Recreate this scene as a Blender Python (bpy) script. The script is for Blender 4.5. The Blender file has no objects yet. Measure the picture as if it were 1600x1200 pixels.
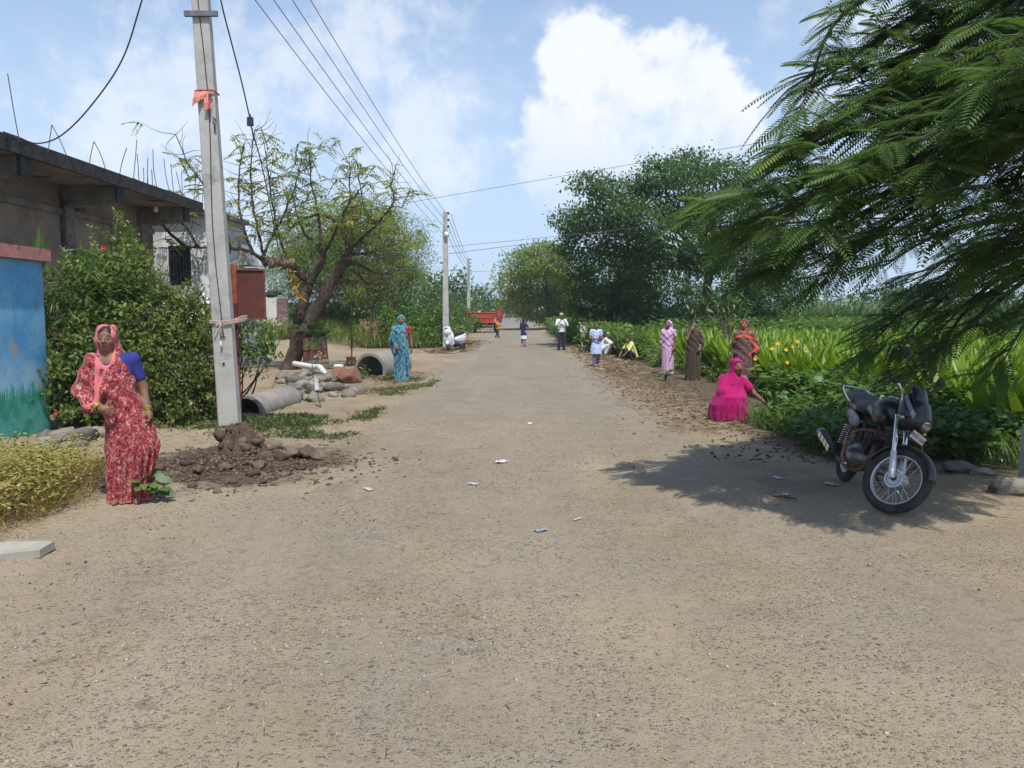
import bpy, math, random
import numpy as np
from mathutils import Vector, Matrix

rng = np.random.default_rng(11)
random.seed(11)
sc = bpy.context.scene
COL = sc.collection
PI = math.pi
rad = math.radians

# ------------------------------------------------------------------ camera
EYE = 1.70
PITCH = math.atan(113 / 1200)
cam_data = bpy.data.cameras.new('camera')
cam = bpy.data.objects.new('camera', cam_data)
COL.objects.link(cam)
cam_data.sensor_width = 36.0
cam_data.lens = 27.0
cam_data.clip_start = 0.05
cam_data.clip_end = 6000
cam.location = (0, 0, EYE)
cam.rotation_euler = (PI / 2 - PITCH, 0, 0)
sc.camera = cam

# ------------------------------------------------------------------ sun and exposure
SUN_EL = rad(61)
SUN_AZ = rad(166)          # clockwise from +Y towards +X
sun_vec = Vector((math.sin(SUN_AZ) * math.cos(SUN_EL), math.cos(SUN_AZ) * math.cos(SUN_EL), math.sin(SUN_EL)))
sl = bpy.data.lights.new('sun', 'SUN')
sl.energy = 3.9
sl.angle = rad(0.55)
sl.color = (1.0, 0.955, 0.88)
so = bpy.data.objects.new('sun', sl)
COL.objects.link(so)
so.rotation_euler = sun_vec.to_track_quat('Z', 'Y').to_euler()
sc.view_settings.view_transform = 'Standard'
sc.view_settings.look = 'None'
sc.view_settings.exposure = 0.22
sc.view_settings.gamma = 1.0
sc.view_settings.use_curve_mapping = False
try:
    sc.cycles.max_bounces = 6
    sc.cycles.transparent_max_bounces = 8
    sc.cycles.use_denoising = True
except Exception:
    pass


# ------------------------------------------------------------------ pixel measurements -> metres
def ray(px, py):
    u = (px - 800) / 1200.0
    v = (600 - py) / 1200.0
    c, s = math.cos(PITCH), math.sin(PITCH)
    return Vector((u, c + v * s, -s + v * c))


def W(px, py, D):
    """world point that the photograph shows at a pixel, at distance D along the road"""
    r = ray(px, py)
    return Vector((r.x / r.y * D, D, EYE + r.z / r.y * D))


def G(px, py, z=0.0):
    """ground point under a pixel"""
    r = ray(px, py)
    t = (z - EYE) / r.z
    return Vector((r.x * t, r.y * t, z))


# ------------------------------------------------------------------ world: Nishita sky with cumulus
world = bpy.data.worlds.new('World')
sc.world = world
world.use_nodes = True
nt = world.node_tree
nt.nodes.clear()


def wn(t, **kw):
    n = nt.nodes.new(t)
    for k, v in kw.items():
        setattr(n, k, v)
    return n


def wl(a, b):
    nt.links.new(a, b)


def wmath(op, a, b=None, c=None, clamp=False):
    n = wn('ShaderNodeMath', operation=op)
    n.use_clamp = clamp
    for i, v in enumerate((a, b, c)):
        if v is None:
            continue
        if isinstance(v, (int, float)):
            n.inputs[i].default_value = v
        else:
            wl(v, n.inputs[i])
    return n.outputs[0]


def wmap(v, a, b, c=0.0, d=1.0, smooth=True):
    n = wn('ShaderNodeMapRange')
    n.interpolation_type = 'SMOOTHSTEP' if smooth else 'LINEAR'
    wl(v, n.inputs[0])
    for i, x in enumerate((a, b, c, d)):
        n.inputs[i + 1].default_value = x
    return n.outputs[0]


sky = wn('ShaderNodeTexSky', sky_type='NISHITA')
sky.sun_disc = False
sky.sun_elevation = SUN_EL
sky.sun_rotation = SUN_AZ
sky.air_density = 1.0
sky.dust_density = 0.7
sky.ozone_density = 2.0
tc = wn('ShaderNodeTexCoord')
D0 = tc.outputs['Generated']


def wnoise(scale, detail, rough, vec, dist=0.0):
    n = wn('ShaderNodeTexNoise')
    n.inputs['Scale'].default_value = scale
    n.inputs['Detail'].default_value = detail
    n.inputs['Roughness'].default_value = rough
    n.inputs['Distortion'].default_value = dist
    wl(vec, n.inputs['Vector'])
    return n


n_big = wnoise(9, 4, 0.62, D0)
n_fine = wnoise(30, 4, 0.6, D0)
n_low = wnoise(3.0, 3, 0.6, D0)
# cumulus heads seen in the photograph (direction, angular radius)
CLOUDS = [(912, 100, 80), (960, 160, 110), (1065, 140, 90), (1100, 220, 90), (890, 240, 100), (1000, 270, 150)]
SOFT = [(250, 140, 130), (360, 170, 160), (200, 220, 120), (500, 150, 160), (600, 70, 140), (680, 190, 120), (1370, 90, 110)]


def blobs(lst):
    cur = None
    for px, py, r in lst:
        d = ray(px, py).normalized()
        c = wn('ShaderNodeVectorMath', operation='DISTANCE')
        wl(D0, c.inputs[0])
        c.inputs[1].default_value = d
        f = wmath('MULTIPLY_ADD', c.outputs['Value'], -1200.0 / r, 1.0)   # 1 at centre, 0 at the rim
        cur = f if cur is None else wmath('SMOOTH_MAX', cur, f, 0.25)
    return cur


hard = blobs(CLOUDS)
soft = blobs(SOFT)
nb = wmath('SUBTRACT', n_big.outputs[0], 0.5)
nf = wmath('SUBTRACT', n_fine.outputs[0], 0.5)
warp = wmath('MULTIPLY_ADD', nb, 1.5, wmath('MULTIPLY', nf, 0.9))
hardv = wmath('ADD', hard, warp)
softv = wmath('ADD', soft, wmath('MULTIPLY', warp, 1.5))
sepd = wn('ShaderNodeSeparateXYZ')
wl(D0, sepd.inputs[0])
elev = sepd.outputs['Z']
m_hard = wmap(hardv, -0.03, 0.36)
m_soft = wmath('MULTIPLY', wmap(softv, -0.2, 0.9), 0.60)
m_rest = wmath('MULTIPLY', wmap(wmath('ADD', n_low.outputs[0], wmath('MULTIPLY', nf, 0.25)), 0.52, 0.74), 0.45)
# the hard cloud melts into haze towards its base
fade = wmap(elev, 0.10, 0.25)
m_hard = wmath('MULTIPLY', m_hard, wmath('MULTIPLY_ADD', fade, 0.75, 0.2))
m_all = wmath('MAXIMUM', wmath('MAXIMUM', m_hard, m_soft), m_rest)
m_all = wmath('MULTIPLY', m_all, wmap(elev, -0.02, 0.10))
# cloud brightness: bright heads, bluish grey folds
shade = wmap(wmath('ADD', wmath('MULTIPLY', nb, 1.4), wmath('ADD', wmath('MULTIPLY', nf, 1.0), wmath('MULTIPLY', elev, 0.9))), -0.2, 0.40)
ccol = wn('ShaderNodeMix', data_type='RGBA')
wl(shade, ccol.inputs['Factor'])
ccol.inputs['A'].default_value = (0.58, 0.70, 0.88, 1)
ccol.inputs['B'].default_value = (0.84, 0.87, 0.92, 1)
SKY_STR = 0.15
sks = wn('ShaderNodeVectorMath', operation='SCALE')
wl(sky.outputs[0], sks.inputs[0])
sks.inputs['Scale'].default_value = SKY_STR
# thin tropical haze low in the air
hz = wn('ShaderNodeMix', data_type='RGBA')
wl(wmap(elev, 0.60, -0.02, 0.10, 0.92), hz.inputs['Factor'])
wl(sks.outputs[0], hz.inputs['A'])
hz.inputs['B'].default_value = (0.50, 0.645, 0.86, 1)
mixc = wn('ShaderNodeMix', data_type='RGBA')
wl(m_all, mixc.inputs['Factor'])
wl(hz.outputs['Result'], mixc.inputs['A'])
wl(ccol.outputs['Result'], mixc.inputs['B'])
bg = wn('ShaderNodeBackground')
bg.inputs['Strength'].default_value = 1.0
wl(mixc.outputs['Result'], bg.inputs['Color'])
world.cycles.sampling_method = 'MANUAL'
world.cycles.sample_map_resolution = 256
wo = wn('ShaderNodeOutputWorld')
wl(bg.outputs[0], wo.inputs[0])


# ------------------------------------------------------------------ numpy noise
_T = rng.random((256, 256))


def vnoise(x, y):
    x = np.asarray(x, float)
    y = np.asarray(y, float)
    xi = np.floor(x).astype(int)
    yi = np.floor(y).astype(int)
    fx = x - xi
    fy = y - yi
    fx = fx * fx * (3 - 2 * fx)
    fy = fy * fy * (3 - 2 * fy)
    a = _T[xi & 255, yi & 255]
    b = _T[(xi + 1) & 255, yi & 255]
    c = _T[xi & 255, (yi + 1) & 255]
    d = _T[(xi + 1) & 255, (yi + 1) & 255]
    return (a * (1 - fx) + b * fx) * (1 - fy) + (c * (1 - fx) + d * fx) * fy


def fbm(x, y, o=4):
    s = 0
    a = 0.5
    for i in range(o):
        s = s + a * (vnoise(np.asarray(x) * 2 ** i + 17 * i, np.asarray(y) * 2 ** i + 31 * i) - 0.5)
        a *= 0.5
    return s


def sstep(a, b, x):
    t = np.clip((np.asarray(x, float) - a) / (b - a), 0, 1)
    return t * t * (3 - 2 * t)


POLE = G(361, 668)
SOIL = G(375, 728)


def gz(x, y):
    """height of the ground"""
    x = np.asarray(x, float)
    y = np.asarray(y, float)
    off = sstep(2.2, 4.0, np.abs(x - 0.1))
    z = 0.010 * fbm(x * 1.3, y * 1.3) + off * (0.10 * fbm(x * 0.8 + 5, y * 0.8, 5))
    z = z + 0.42 * sstep(-6.5, -10, x) * sstep(20, 34, y)
    # dug earth at the foot of the pole
    d = np.hypot((x - SOIL.x) / 1.15, (y - SOIL.y) / 0.85)
    z = z + np.exp(-d * d * 1.6) * (0.07 + 0.22 * fbm(x * 5, y * 5, 3))
    # verge of thrown-up soil on the right, shallow ditch behind it
    z = z + 0.07 * np.exp(-((x - 3.1) / 0.6) ** 2) * sstep(8, 12, y) * (1 + 1.6 * fbm(x * 3, y * 3, 3))
    # hole by the culvert pipe
    d = np.hypot((x + 3.6) / 1.0, (y - 17.6) / 0.7)
    z = z - 0.16 * np.exp(-d * d)
    return z


def gz1(x, y):
    return float(gz(np.array([x]), np.array([y]))[0])


def GP(px, py):
    p = G(px, py)
    for _ in range(3):
        p = G(px, py, gz1(p.x, p.y))
    return p


# ------------------------------------------------------------------ node material helper
class NM:
    def __init__(s, name):
        s.m = bpy.data.materials.new(name)
        s.m.use_nodes = True
        s.t = s.m.node_tree
        s.t.nodes.clear()
        s.out = s.n('ShaderNodeOutputMaterial')
        s._co = None

    def n(s, t, **kw):
        n = s.t.nodes.new(t)
        for k, v in kw.items():
            setattr(n, k, v)
        return n

    def l(s, a, b):
        s.t.links.new(a, b)

    def set(s, sock, v):
        if v is None:
            return
        if isinstance(v, (int, float)):
            sock.default_value = v
        elif isinstance(v, tuple):
            sock.default_value = v if len(v) != 3 or sock.type != 'RGBA' else (*v, 1)
        else:
            s.l(v, sock)

    def co(s):
        if s._co is None:
            s._co = s.n('ShaderNodeTexCoord').outputs['Object']
        return s._co

    def mapped(s, scale=(1, 1, 1), rot=(0, 0, 0)):
        m = s.n('ShaderNodeMapping')
        s.l(s.co(), m.inputs[0])
        m.inputs['Scale'].default_value = scale
        m.inputs['Rotation'].default_value = rot
        return m.outputs[0]

    def noise(s, scale, detail=4, rough=0.55, vec=None, dist=0.0, col=False):
        n = s.n('ShaderNodeTexNoise')
        s.l(vec if vec is not None else s.co(), n.inputs['Vector'])
        n.inputs['Scale'].default_value = scale
        n.inputs['Detail'].default_value = detail
        n.inputs['Roughness'].default_value = rough
        n.inputs['Distortion'].default_value = dist
        return n.outputs[1 if col else 0]

    def voro(s, scale, vec=None, feature='F1', out='Distance'):
        n = s.n('ShaderNodeTexVoronoi', feature=feature)
        s.l(vec if vec is not None else s.co(), n.inputs['Vector'])
        n.inputs['Scale'].default_value = scale
        return n.outputs[out]

    def math(s, op, a, b=None, c=None, clamp=False):
        n = s.n('ShaderNodeMath', operation=op)
        n.use_clamp = clamp
        for i, v in enumerate((a, b, c)):
            s.set(n.inputs[i], v)
        return n.outputs[0]

    def rng(s, v, a, b, c=0.0, d=1.0):
        n = s.n('ShaderNodeMapRange')
        n.interpolation_type = 'SMOOTHSTEP'
        s.l(v, n.inputs[0])
        for i, x in enumerate((a, b, c, d)):
            n.inputs[i + 1].default_value = x
        return n.outputs[0]

    def mix(s, f, a, b):
        n = s.n('ShaderNodeMix', data_type='RGBA')
        s.set(n.inputs['Factor'], f)
        s.set(n.inputs['A'], a)
        s.set(n.inputs['B'], b)
        return n.outputs['Result']

    def attr(s, name, out='Fac'):
        return s.n('ShaderNodeAttribute', attribute_name=name).outputs[out]

    def ramp(s, v, stops, const=False):
        n = s.n('ShaderNodeValToRGB')
        if const:
            n.color_ramp.interpolation = 'CONSTANT'
        s.l(v, n.inputs[0])
        e = n.color_ramp.elements
        while len(e) < len(stops):
            e.new(0.5)
        for i, (p, c) in enumerate(stops):
            e[i].position = p
            e[i].color = (*c, 1)
        return n.outputs[0]

    def bump(s, h, strength=0.4, dist=0.02):
        n = s.n('ShaderNodeBump')
        n.inputs['Strength'].default_value = strength
        n.inputs['Distance'].default_value = dist
        s.l(h, n.inputs['Height'])
        return n.outputs[0]

    def bsdf(s, col, rough=0.8, metal=0.0, normal=None, spec=0.5, trans=None, sheen=0):
        b = s.n('ShaderNodeBsdfPrincipled')
        s.set(b.inputs['Base Color'], col)
        s.set(b.inputs['Roughness'], rough)
        s.set(b.inputs['Metallic'], metal)
        b.inputs['Specular IOR Level'].default_value = spec
        if sheen:
            b.inputs['Sheen Weight'].default_value = sheen
        if normal is not None:
            s.l(normal, b.inputs['Normal'])
        s.l(b.outputs[0], s.out.inputs[0])
        return s.m


def plain(name, c1, c2=None, scale=6.0, rough=0.8, metal=0.0, bump=0.0, bscale=None, bdist=0.01, spec=0.4, c3=None, s3=1.2):
    k = NM(name)
    col = c1
    if c2 is not None:
        col = k.mix(k.rng(k.noise(scale, 6, 0.65), 0.35, 0.65), c1, c2)
    if c3 is not None:
        col = k.mix(k.rng(k.noise(s3, 5, 0.7), 0.52, 0.66), col, c3)
    nrm = None
    if bump:
        nrm = k.bump(k.noise(bscale or scale * 3, 6, 0.6), bump, bdist)
    return k.bsdf(col, rough, metal, nrm, spec)


def leafmat(name, c1, c2, c3=None, transl=0.30, gloss=0.03):
    """leaf: per-leaf tint attribute mixes the pigments; light passes through"""
    k = NM(name)
    t = k.attr('tint')
    st = [(0.0, c1), (0.75, c2)] if c3 is None else [(0.0, c1), (0.6, c2), (0.97, c3)]
    col = k.ramp(t, st)
    d = k.n('ShaderNodeBsdfDiffuse')
    k.l(col, d.inputs[0])
    tr = k.n('ShaderNodeBsdfTranslucent')
    k.l(k.mix(0.5, col, (c2[0] * 1.5, c2[1] * 1.5, c2[2] * 0.6)), tr.inputs[0])
    g = k.n('ShaderNodeBsdfGlossy')
    g.inputs['Roughness'].default_value = 0.42
    g.inputs['Color'].default_value = (0.9, 0.95, 1, 1)
    m1 = k.n('ShaderNodeMixShader')
    m1.inputs[0].default_value = transl
    k.l(d.outputs[0], m1.inputs[1])
    k.l(tr.outputs[0], m1.inputs[2])
    m2 = k.n('ShaderNodeMixShader')
    m2.inputs[0].default_value = gloss
    k.l(m1.outputs[0], m2.inputs[1])
    k.l(g.outputs[0], m2.inputs[2])
    k.l(m2.outputs[0], k.out.inputs[0])
    return k.m


# ------------------------------------------------------------------ mesh helper
class MB:
    def __init__(s):
        s.v = []
        s.f = []
        s.n = 0
        s.at = []

    def add(s, verts, faces, tint=None):
        verts = np.asarray(verts, float).reshape(-1, 3)
        s.v.append(verts)
        s.f.append((np.asarray(faces, int) if not isinstance(faces, list) else faces, s.n))
        s.at.append(np.full(len(verts), 0.5) if tint is None else np.broadcast_to(np.asarray(tint, float), (len(verts),)))
        s.n += len(verts)
        return s

    def box(s, c, size, R=None, tint=None, taper=1.0):
        a = np.array([(x, y, z) for z in (-.5, .5) for y in (-.5, .5) for x in (-.5, .5)], float)
        a[4:, :2] *= taper
        a = a * np.asarray(size, float)
        if R is not None:
            a = a @ np.array(R).T
        a = a + np.asarray(c, float)
        return s.add(a, [[0, 2, 3, 1], [4, 5, 7, 6], [0, 1, 5, 4], [1, 3, 7, 5], [3, 2, 6, 7], [2, 0, 4, 6]], tint)

    def tube(s, pts, radii, n=6, caps=True, tint=None, flat=1.0):
        P = np.asarray([tuple(p) for p in pts], float)
        m = len(P)
        R = np.broadcast_to(np.asarray(radii, float), (m,)) if np.ndim(radii) < 2 else radii
        T = np.gradient(P, axis=0)
        T /= np.linalg.norm(T, axis=1)[:, None] + 1e-12
        ref = np.array([0, 0, 1.0]) if abs(T[0, 2]) < 0.9 else np.array([1.0, 0, 0])
        U = np.zeros_like(P)
        u = ref - T[0] * (ref @ T[0])
        for i in range(m):
            u = u - T[i] * (u @ T[i])
            u = u / (np.linalg.norm(u) + 1e-12)
            U[i] = u
        V = np.cross(T, U)
        a = np.arange(n) * 2 * PI / n
        ring = P[:, None, :] + R[:, None, None] * (np.cos(a)[None, :, None] * U[:, None, :] + flat * np.sin(a)[None, :, None] * V[:, None, :])
        verts = ring.reshape(-1, 3)
        i, j = np.meshgrid(np.arange(m - 1), np.arange(n), indexing='ij')
        j2 = (j + 1) % n
        q = np.stack([i * n + j, i * n + j2, (i + 1) * n + j2, (i + 1) * n + j], -1).reshape(-1, 4)
        fl = q.tolist()
        if caps:
            fl.append(list(range(n))[::-1])
            fl.append([(m - 1) * n + k for k in range(n)])
        return s.add(verts, fl, tint)

    def lathe(s, prof, n=16, M=None, tint=None, closed=False):
        """prof: (r, z) points turned round z, then moved by the 4x4 matrix M"""
        a = np.arange(n) * 2 * PI / n
        v = np.array([(r * math.cos(t), r * math.sin(t), z) for r, z in prof for t in a])
        m = len(prof)
        fl = []
        for i in range(m if closed else m - 1):
            i2 = (i + 1) % m
            for j in range(n):
                fl.append([i * n + j, i * n + (j + 1) % n, i2 * n + (j + 1) % n, i2 * n + j])
        if not closed:
            fl.append(list(range(n))[::-1])
            fl.append([(m - 1) * n + k for k in range(n)])
        if M is not None:
            M = np.array(M)
            v = v @ M[:3, :3].T + M[:3, 3]
        return s.add(v, fl, tint)

    def loft(s, rings, caps=True, closed=True, tint=None):
        n = len(rings[0])
        v = np.array([tuple(p) for r in rings for p in r], float)
        fl = []
        for i in range(len(rings) - 1):
            for j in range(n if closed else n - 1):
                j2 = (j + 1) % n
                fl.append([i * n + j, i * n + j2, (i + 1) * n + j2, (i + 1) * n + j])
        if caps:
            fl.append(list(range(n))[::-1])
            fl.append([(len(rings) - 1) * n + k for k in range(n)])
        return s.add(v, fl, tint)

    def prism(s, poly, d0, d1, axis='y'):
        """polygon of (a, b) extruded along an axis: y -> (a, d, b); x -> (d, a, b); z -> (a, b, d)"""
        f = {'y': lambda a, b, d: (a, d, b), 'x': lambda a, b, d: (d, a, b), 'z': lambda a, b, d: (a, b, d)}[axis]
        n = len(poly)
        v = [f(a, b, d0) for a, b in poly] + [f(a, b, d1) for a, b in poly]
        fl = [list(range(n))[::-1], list(range(n, 2 * n))]
        for i in range(n):
            j = (i + 1) % n
            fl.append([i, j, n + j, n + i])
        return s.add(v, fl)

    def rock(s, c, size, seed=0, sub=2, rough=0.28, R=None):
        V, Fc = ICO[sub]
        r = np.random.default_rng(seed)
        k = r.normal(size=(7, 3)) * 2.1
        ph = r.random(7) * 6
        amp = 1 + rough * np.sin(V @ k.T + ph).mean(1) * 1.8
        pl = r.normal(size=(13, 3))
        pl /= np.linalg.norm(pl, axis=1)[:, None]
        v = V * amp[:, None]
        for p in pl:
            d = v @ p - (0.52 + 0.3 * r.random())
            v = v - np.maximum(d, 0)[:, None] * p * 0.95
        v = v * (1 + 0.10 * r.normal(size=(len(v), 1)) * (rough > 0.01))
        v = v * np.asarray(size)
        if R is not None:
            v = v @ np.array(R).T
        return s.add(v + np.asarray(c, float), Fc, r.random())

    def build(s, name, mat=None, parent=None, smooth=False, world=False, attr='tint'):
        v = np.concatenate(s.v) if s.v else np.zeros((0, 3))
        me = bpy.data.meshes.new(name)
        simple = all(isinstance(f, np.ndarray) for f, _ in s.f) and len({f.shape[1] for f, _ in s.f}) == 1
        if simple:
            F = np.concatenate([f + o for f, o in s.f])
            fill_mesh(me, v, F)
        else:
            fl = []
            for f, o in s.f:
                fl += [[i + o for i in q] for q in (f.tolist() if isinstance(f, np.ndarray) else f)]
            me.from_pydata(v.tolist(), [], fl)
        if attr:
            a = me.attributes.new(attr, 'FLOAT', 'POINT')
            a.data.foreach_set('value', np.concatenate(s.at).astype(np.float32))
        return link(name, me, mat, parent, smooth, world)


def fill_mesh(me, v, F):
    n, k = F.shape
    me.vertices.add(len(v))
    me.vertices.foreach_set('co', np.asarray(v, np.float32).ravel())
    me.loops.add(n * k)
    me.loops.foreach_set('vertex_index', F.astype(np.int32).ravel())
    me.polygons.add(n)
    me.polygons.foreach_set('loop_start', np.arange(0, n * k, k, dtype=np.int32))
    me.update(calc_edges=True)
    me.validate()


def link(name, me, mat=None, parent=None, smooth=False, world=False):
    o = bpy.data.objects.new(name, me)
    COL.objects.link(o)
    if mat is not None:
        me.materials.append(mat)
    if smooth:
        me.shade_smooth()
    if parent is not None:
        o.parent = parent
        if world and parent.parent is None:
            o.location = -Vector(parent.location)
    return o


def _ico():
    import bmesh
    out = {}
    for k in (1, 2, 3):
        b = bmesh.new()
        bmesh.ops.create_icosphere(b, subdivisions=k, radius=1.0)
        out[k] = (np.array([v.co[:] for v in b.verts]), np.array([[v.index for v in f.verts] for f in b.faces]))
        b.free()
    return out


ICO = _ico()


def tag(o, label, cat, group=None, kind=None):
    o['label'] = label
    o['category'] = cat
    if group:
        o['group'] = group
    if kind:
        o['kind'] = kind
    return o


def tobj(o):
    o['kind'] = 'thing'
    return o


def thing(name, loc, label, cat, group=None, rotz=0.0):
    o = bpy.data.objects.new(name, None)
    COL.objects.link(o)
    o.empty_display_size = 0.1
    o.location = loc
    o.rotation_euler = (0, 0, rotz)
    return tag(o, label, cat, group)


def smooth_path(pts, k=6):
    P = np.array([tuple(p) for p in pts], float)
    P = np.vstack([2 * P[0] - P[1], P, 2 * P[-1] - P[-2]])
    out = []
    for i in range(1, len(P) - 2):
        for t in np.linspace(0, 1, k, endpoint=False):
            a, b, c, d = P[i - 1], P[i], P[i + 1], P[i + 2]
            out.append(0.5 * ((2 * b) + (-a + c) * t + (2 * a - 5 * b + 4 * c - d) * t * t + (-a + 3 * b - 3 * c + d) * t ** 3))
    out.append(P[-2])
    return np.array(out)


def Rz(a):
    return np.array(Matrix.Rotation(a, 3, 'Z'))


def Rot(x=0, y=0, z=0):
    return np.array(Matrix.Rotation(z, 3, 'Z') @ Matrix.Rotation(y, 3, 'Y') @ Matrix.Rotation(x, 3, 'X'))


def unit(v):
    v = np.asarray(v, float)
    return v / (np.linalg.norm(v, axis=-1, keepdims=True) + 1e-12)


# leaves: every leaf is its own small folded blade
def leaves(mb, P, D, L, Wd, tint, up=None, fold=0.25, six=False, droop=0.0):
    P = np.asarray(P, float)
    N = len(P)
    D = unit(D)
    if up is None:
        up = rng.normal(size=(N, 3)) * 0.5 + np.array([0, 0, 1.0])
    S = unit(np.cross(D, up))
    U = np.cross(S, D)
    L = np.broadcast_to(np.asarray(L, float), (N,))[:, None]
    Wd = np.broadcast_to(np.asarray(Wd, float), (N,))[:, None]
    tint = np.broadcast_to(np.asarray(tint, float), (N,))
    if not six:
        mid = P + D * L * 0.5
        v = np.stack([P, mid + S * Wd * 0.5 + U * Wd * fold, P + D * L - U * L * droop, mid - S * Wd * 0.5 + U * Wd * fold], 1)
        F = np.array([[0, 1, 2], [0, 2, 3]])
        nv = 4
    else:
        a = P + D * L * 0.3
        b = P + D * L * 0.68 - U * L * droop * 0.4
        f = U * Wd * fold * (rng.random((N, 1)) - 0.3)
        v = np.stack([P, a + S * Wd * 0.46 + f, b + S * Wd * 0.40 + f, P + D * L - U * L * droop, b - S * Wd * 0.40 + f, a - S * Wd * 0.46 + f], 1)
        F = np.array([[0, 1, 5], [1, 2, 4], [1, 4, 5], [2, 3, 4]])
        nv = 6
    faces = (F[None] + (np.arange(N) * nv)[:, None, None]).reshape(-1, F.shape[1])
    mb.add(v.reshape(-1, 3), faces, np.repeat(tint, nv))


def sphere_dirs(n):
    return unit(rng.normal(size=(n, 3)))

# ================================================================== SETTING
def earth_material(name, road):
    """dusty village ground; worn bitumen shows through the dust along the road"""
    k = NM(name)
    sep = k.n('ShaderNodeSeparateXYZ')
    k.l(k.co(), sep.inputs[0])
    x, y = sep.outputs[0], sep.outputs[1]
    n1 = k.noise(0.35, 6, 0.6)
    n2 = k.noise(2.2, 6, 0.65)
    n3 = k.noise(14, 6, 0.7)
    n4 = k.noise(75, 4, 0.7)
    dirt = k.mix(k.rng(n2, 0.3, 0.7), (0.335, 0.262, 0.172), (0.250, 0.190, 0.122))
    dirt = k.mix(k.rng(n1, 0.42, 0.62), dirt, (0.365, 0.290, 0.192))
    dirt = k.mix(k.math('MULTIPLY', k.rng(n3, 0.5, 0.75), 0.55), dirt, (0.15, 0.115, 0.078))
    tar = k.mix(k.rng(n3, 0.35, 0.7), (0.272, 0.248, 0.204), (0.200, 0.180, 0.146))
    tar = k.mix(k.rng(n2, 0.42, 0.66, 0, 0.7), tar, (0.300, 0.258, 0.195))
    # bitumen: strongest on the carriageway, buried in dust near the camera's left and at the edges
    ax = k.math('ABSOLUTE', k.math('SUBTRACT', x, 0.15))
    wob = k.math('MULTIPLY_ADD', k.math('SUBTRACT', k.noise(0.8, 6, 0.65), 0.5), 2.6, ax)
    m = k.rng(wob, 2.55, 1.75)
    far = k.rng(y, 7, 16, 0.25, 1.0)
    pat = k.rng(k.noise(0.55, 6, 0.65, dist=0.4), 0.36, 0.58)
    m = k.math('MULTIPLY', m, k.math('MAXIMUM', k.math('MULTIPLY', far, 0.85), k.math('MULTIPLY', pat, 0.55)))
    # loose gravel washed over the junction in front
    near = k.rng(y, 9.5, 6.5)
    nw = k.rng(ax, 4.0, 2.0)
    m = k.math('MAXIMUM', m, k.math('MULTIPLY', k.math('MULTIPLY', near, nw), k.math('MULTIPLY', pat, 0.6)))
    # wheel tracks swept cleaner / dustier
    wv = k.math('SINE', k.math('MULTIPLY', k.math('ADD', x, k.math('MULTIPLY', n1, 0.6)), 3.6))
    col = k.mix(m, dirt, tar)
    col = k.mix(k.math('MULTIPLY', k.rng(wv, 0.3, 1.0), 0.30), col, (0.31, 0.265, 0.195))
    drift = k.rng(k.noise(0.5, 5, 0.6, vec=k.mapped((1.0, 0.22, 1.0)), dist=0.6), 0.48, 0.66)
    col = k.mix(k.math('MULTIPLY', drift, 0.45), col, (0.375, 0.305, 0.210))
    damp = k.rng(k.noise(0.42, 6, 0.7, dist=0.8), 0.57, 0.70)
    col = k.mix(k.math('MULTIPLY', damp, 0.40), col, (0.150, 0.118, 0.082))
    # pebbles
    vc = k.voro(38, out='Color')
    vd = k.voro(38)
    sepc = k.n('ShaderNodeSeparateColor')
    k.l(vc, sepc.inputs[0])
    peb = k.math('MULTIPLY', k.rng(vd, 0.42, 0.22), k.rng(sepc.outputs[0], 0.45, 0.55))
    peb = k.math('MULTIPLY', peb, k.rng(k.noise(0.9, 4), 0.36, 0.56, 0.15, 1.0))
    col = k.mix(k.math('MULTIPLY', peb, 0.5), col, k.mix(sepc.outputs[1], (0.055, 0.048, 0.042), (0.40, 0.35, 0.28)))
    vd2 = k.voro(105)
    vc2 = k.n('ShaderNodeSeparateColor')
    k.l(k.voro(105, out='Color'), vc2.inputs[0])
    grit = k.math('MULTIPLY', k.rng(vd2, 0.50, 0.30), k.rng(vc2.outputs[0], 0.50, 0.58))
    grit = k.math('MULTIPLY', grit, k.rng(k.noise(1.7, 4, 0.7), 0.36, 0.60, 0.25, 1.0))
    col = k.mix(k.math('MULTIPLY', grit, 0.55), col, k.mix(k.rng(vc2.outputs[1], 0.45, 0.8), (0.060, 0.052, 0.044), (0.36, 0.32, 0.26)))
    col = k.mix(k.math('MULTIPLY', k.rng(n4, 0.52, 0.74), 0.55), col, (0.11, 0.09, 0.07))
    clump = k.math('MULTIPLY', k.rng(k.noise(5.5, 5, 0.75), 0.56, 0.68), k.rng(k.noise(0.7, 3), 0.40, 0.6))
    col = k.mix(k.math('MULTIPLY', clump, 0.55), col, (0.13, 0.105, 0.078))
    # dark damp soil on the planting verge and at the dug-up pole, green-brown fields further out
    soil = (0.095, 0.068, 0.047)
    e1 = k.math('MULTIPLY', k.rng(k.math('MULTIPLY_ADD', k.math('SUBTRACT', n2, 0.5), 1.6, x), 2.9, 3.7), k.rng(y, 7.5, 10.5))
    col = k.mix(k.math('MULTIPLY', e1, 0.85), col, soil)
    field = k.math('MAXIMUM', k.rng(x, 4.6, 6.0), k.math('MULTIPLY', k.rng(x, -9, -14), k.rng(y, 24, 36)))
    col = k.mix(field, col, (0.060, 0.062, 0.026))
    vm = k.n('ShaderNodeVectorMath', operation='DISTANCE')
    k.l(k.co(), vm.inputs[0])
    vm.inputs[1].default_value = (SOIL.x - 0.05, SOIL.y + 0.1, 0)
    dd = k.math('MULTIPLY_ADD', k.math('SUBTRACT', n2, 0.5), 1.9, vm.outputs['Value'])
    col = k.mix(k.rng(dd, 1.45, 0.8), col, soil)
    vm2 = k.n('ShaderNodeVectorMath', operation='DISTANCE')
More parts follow.
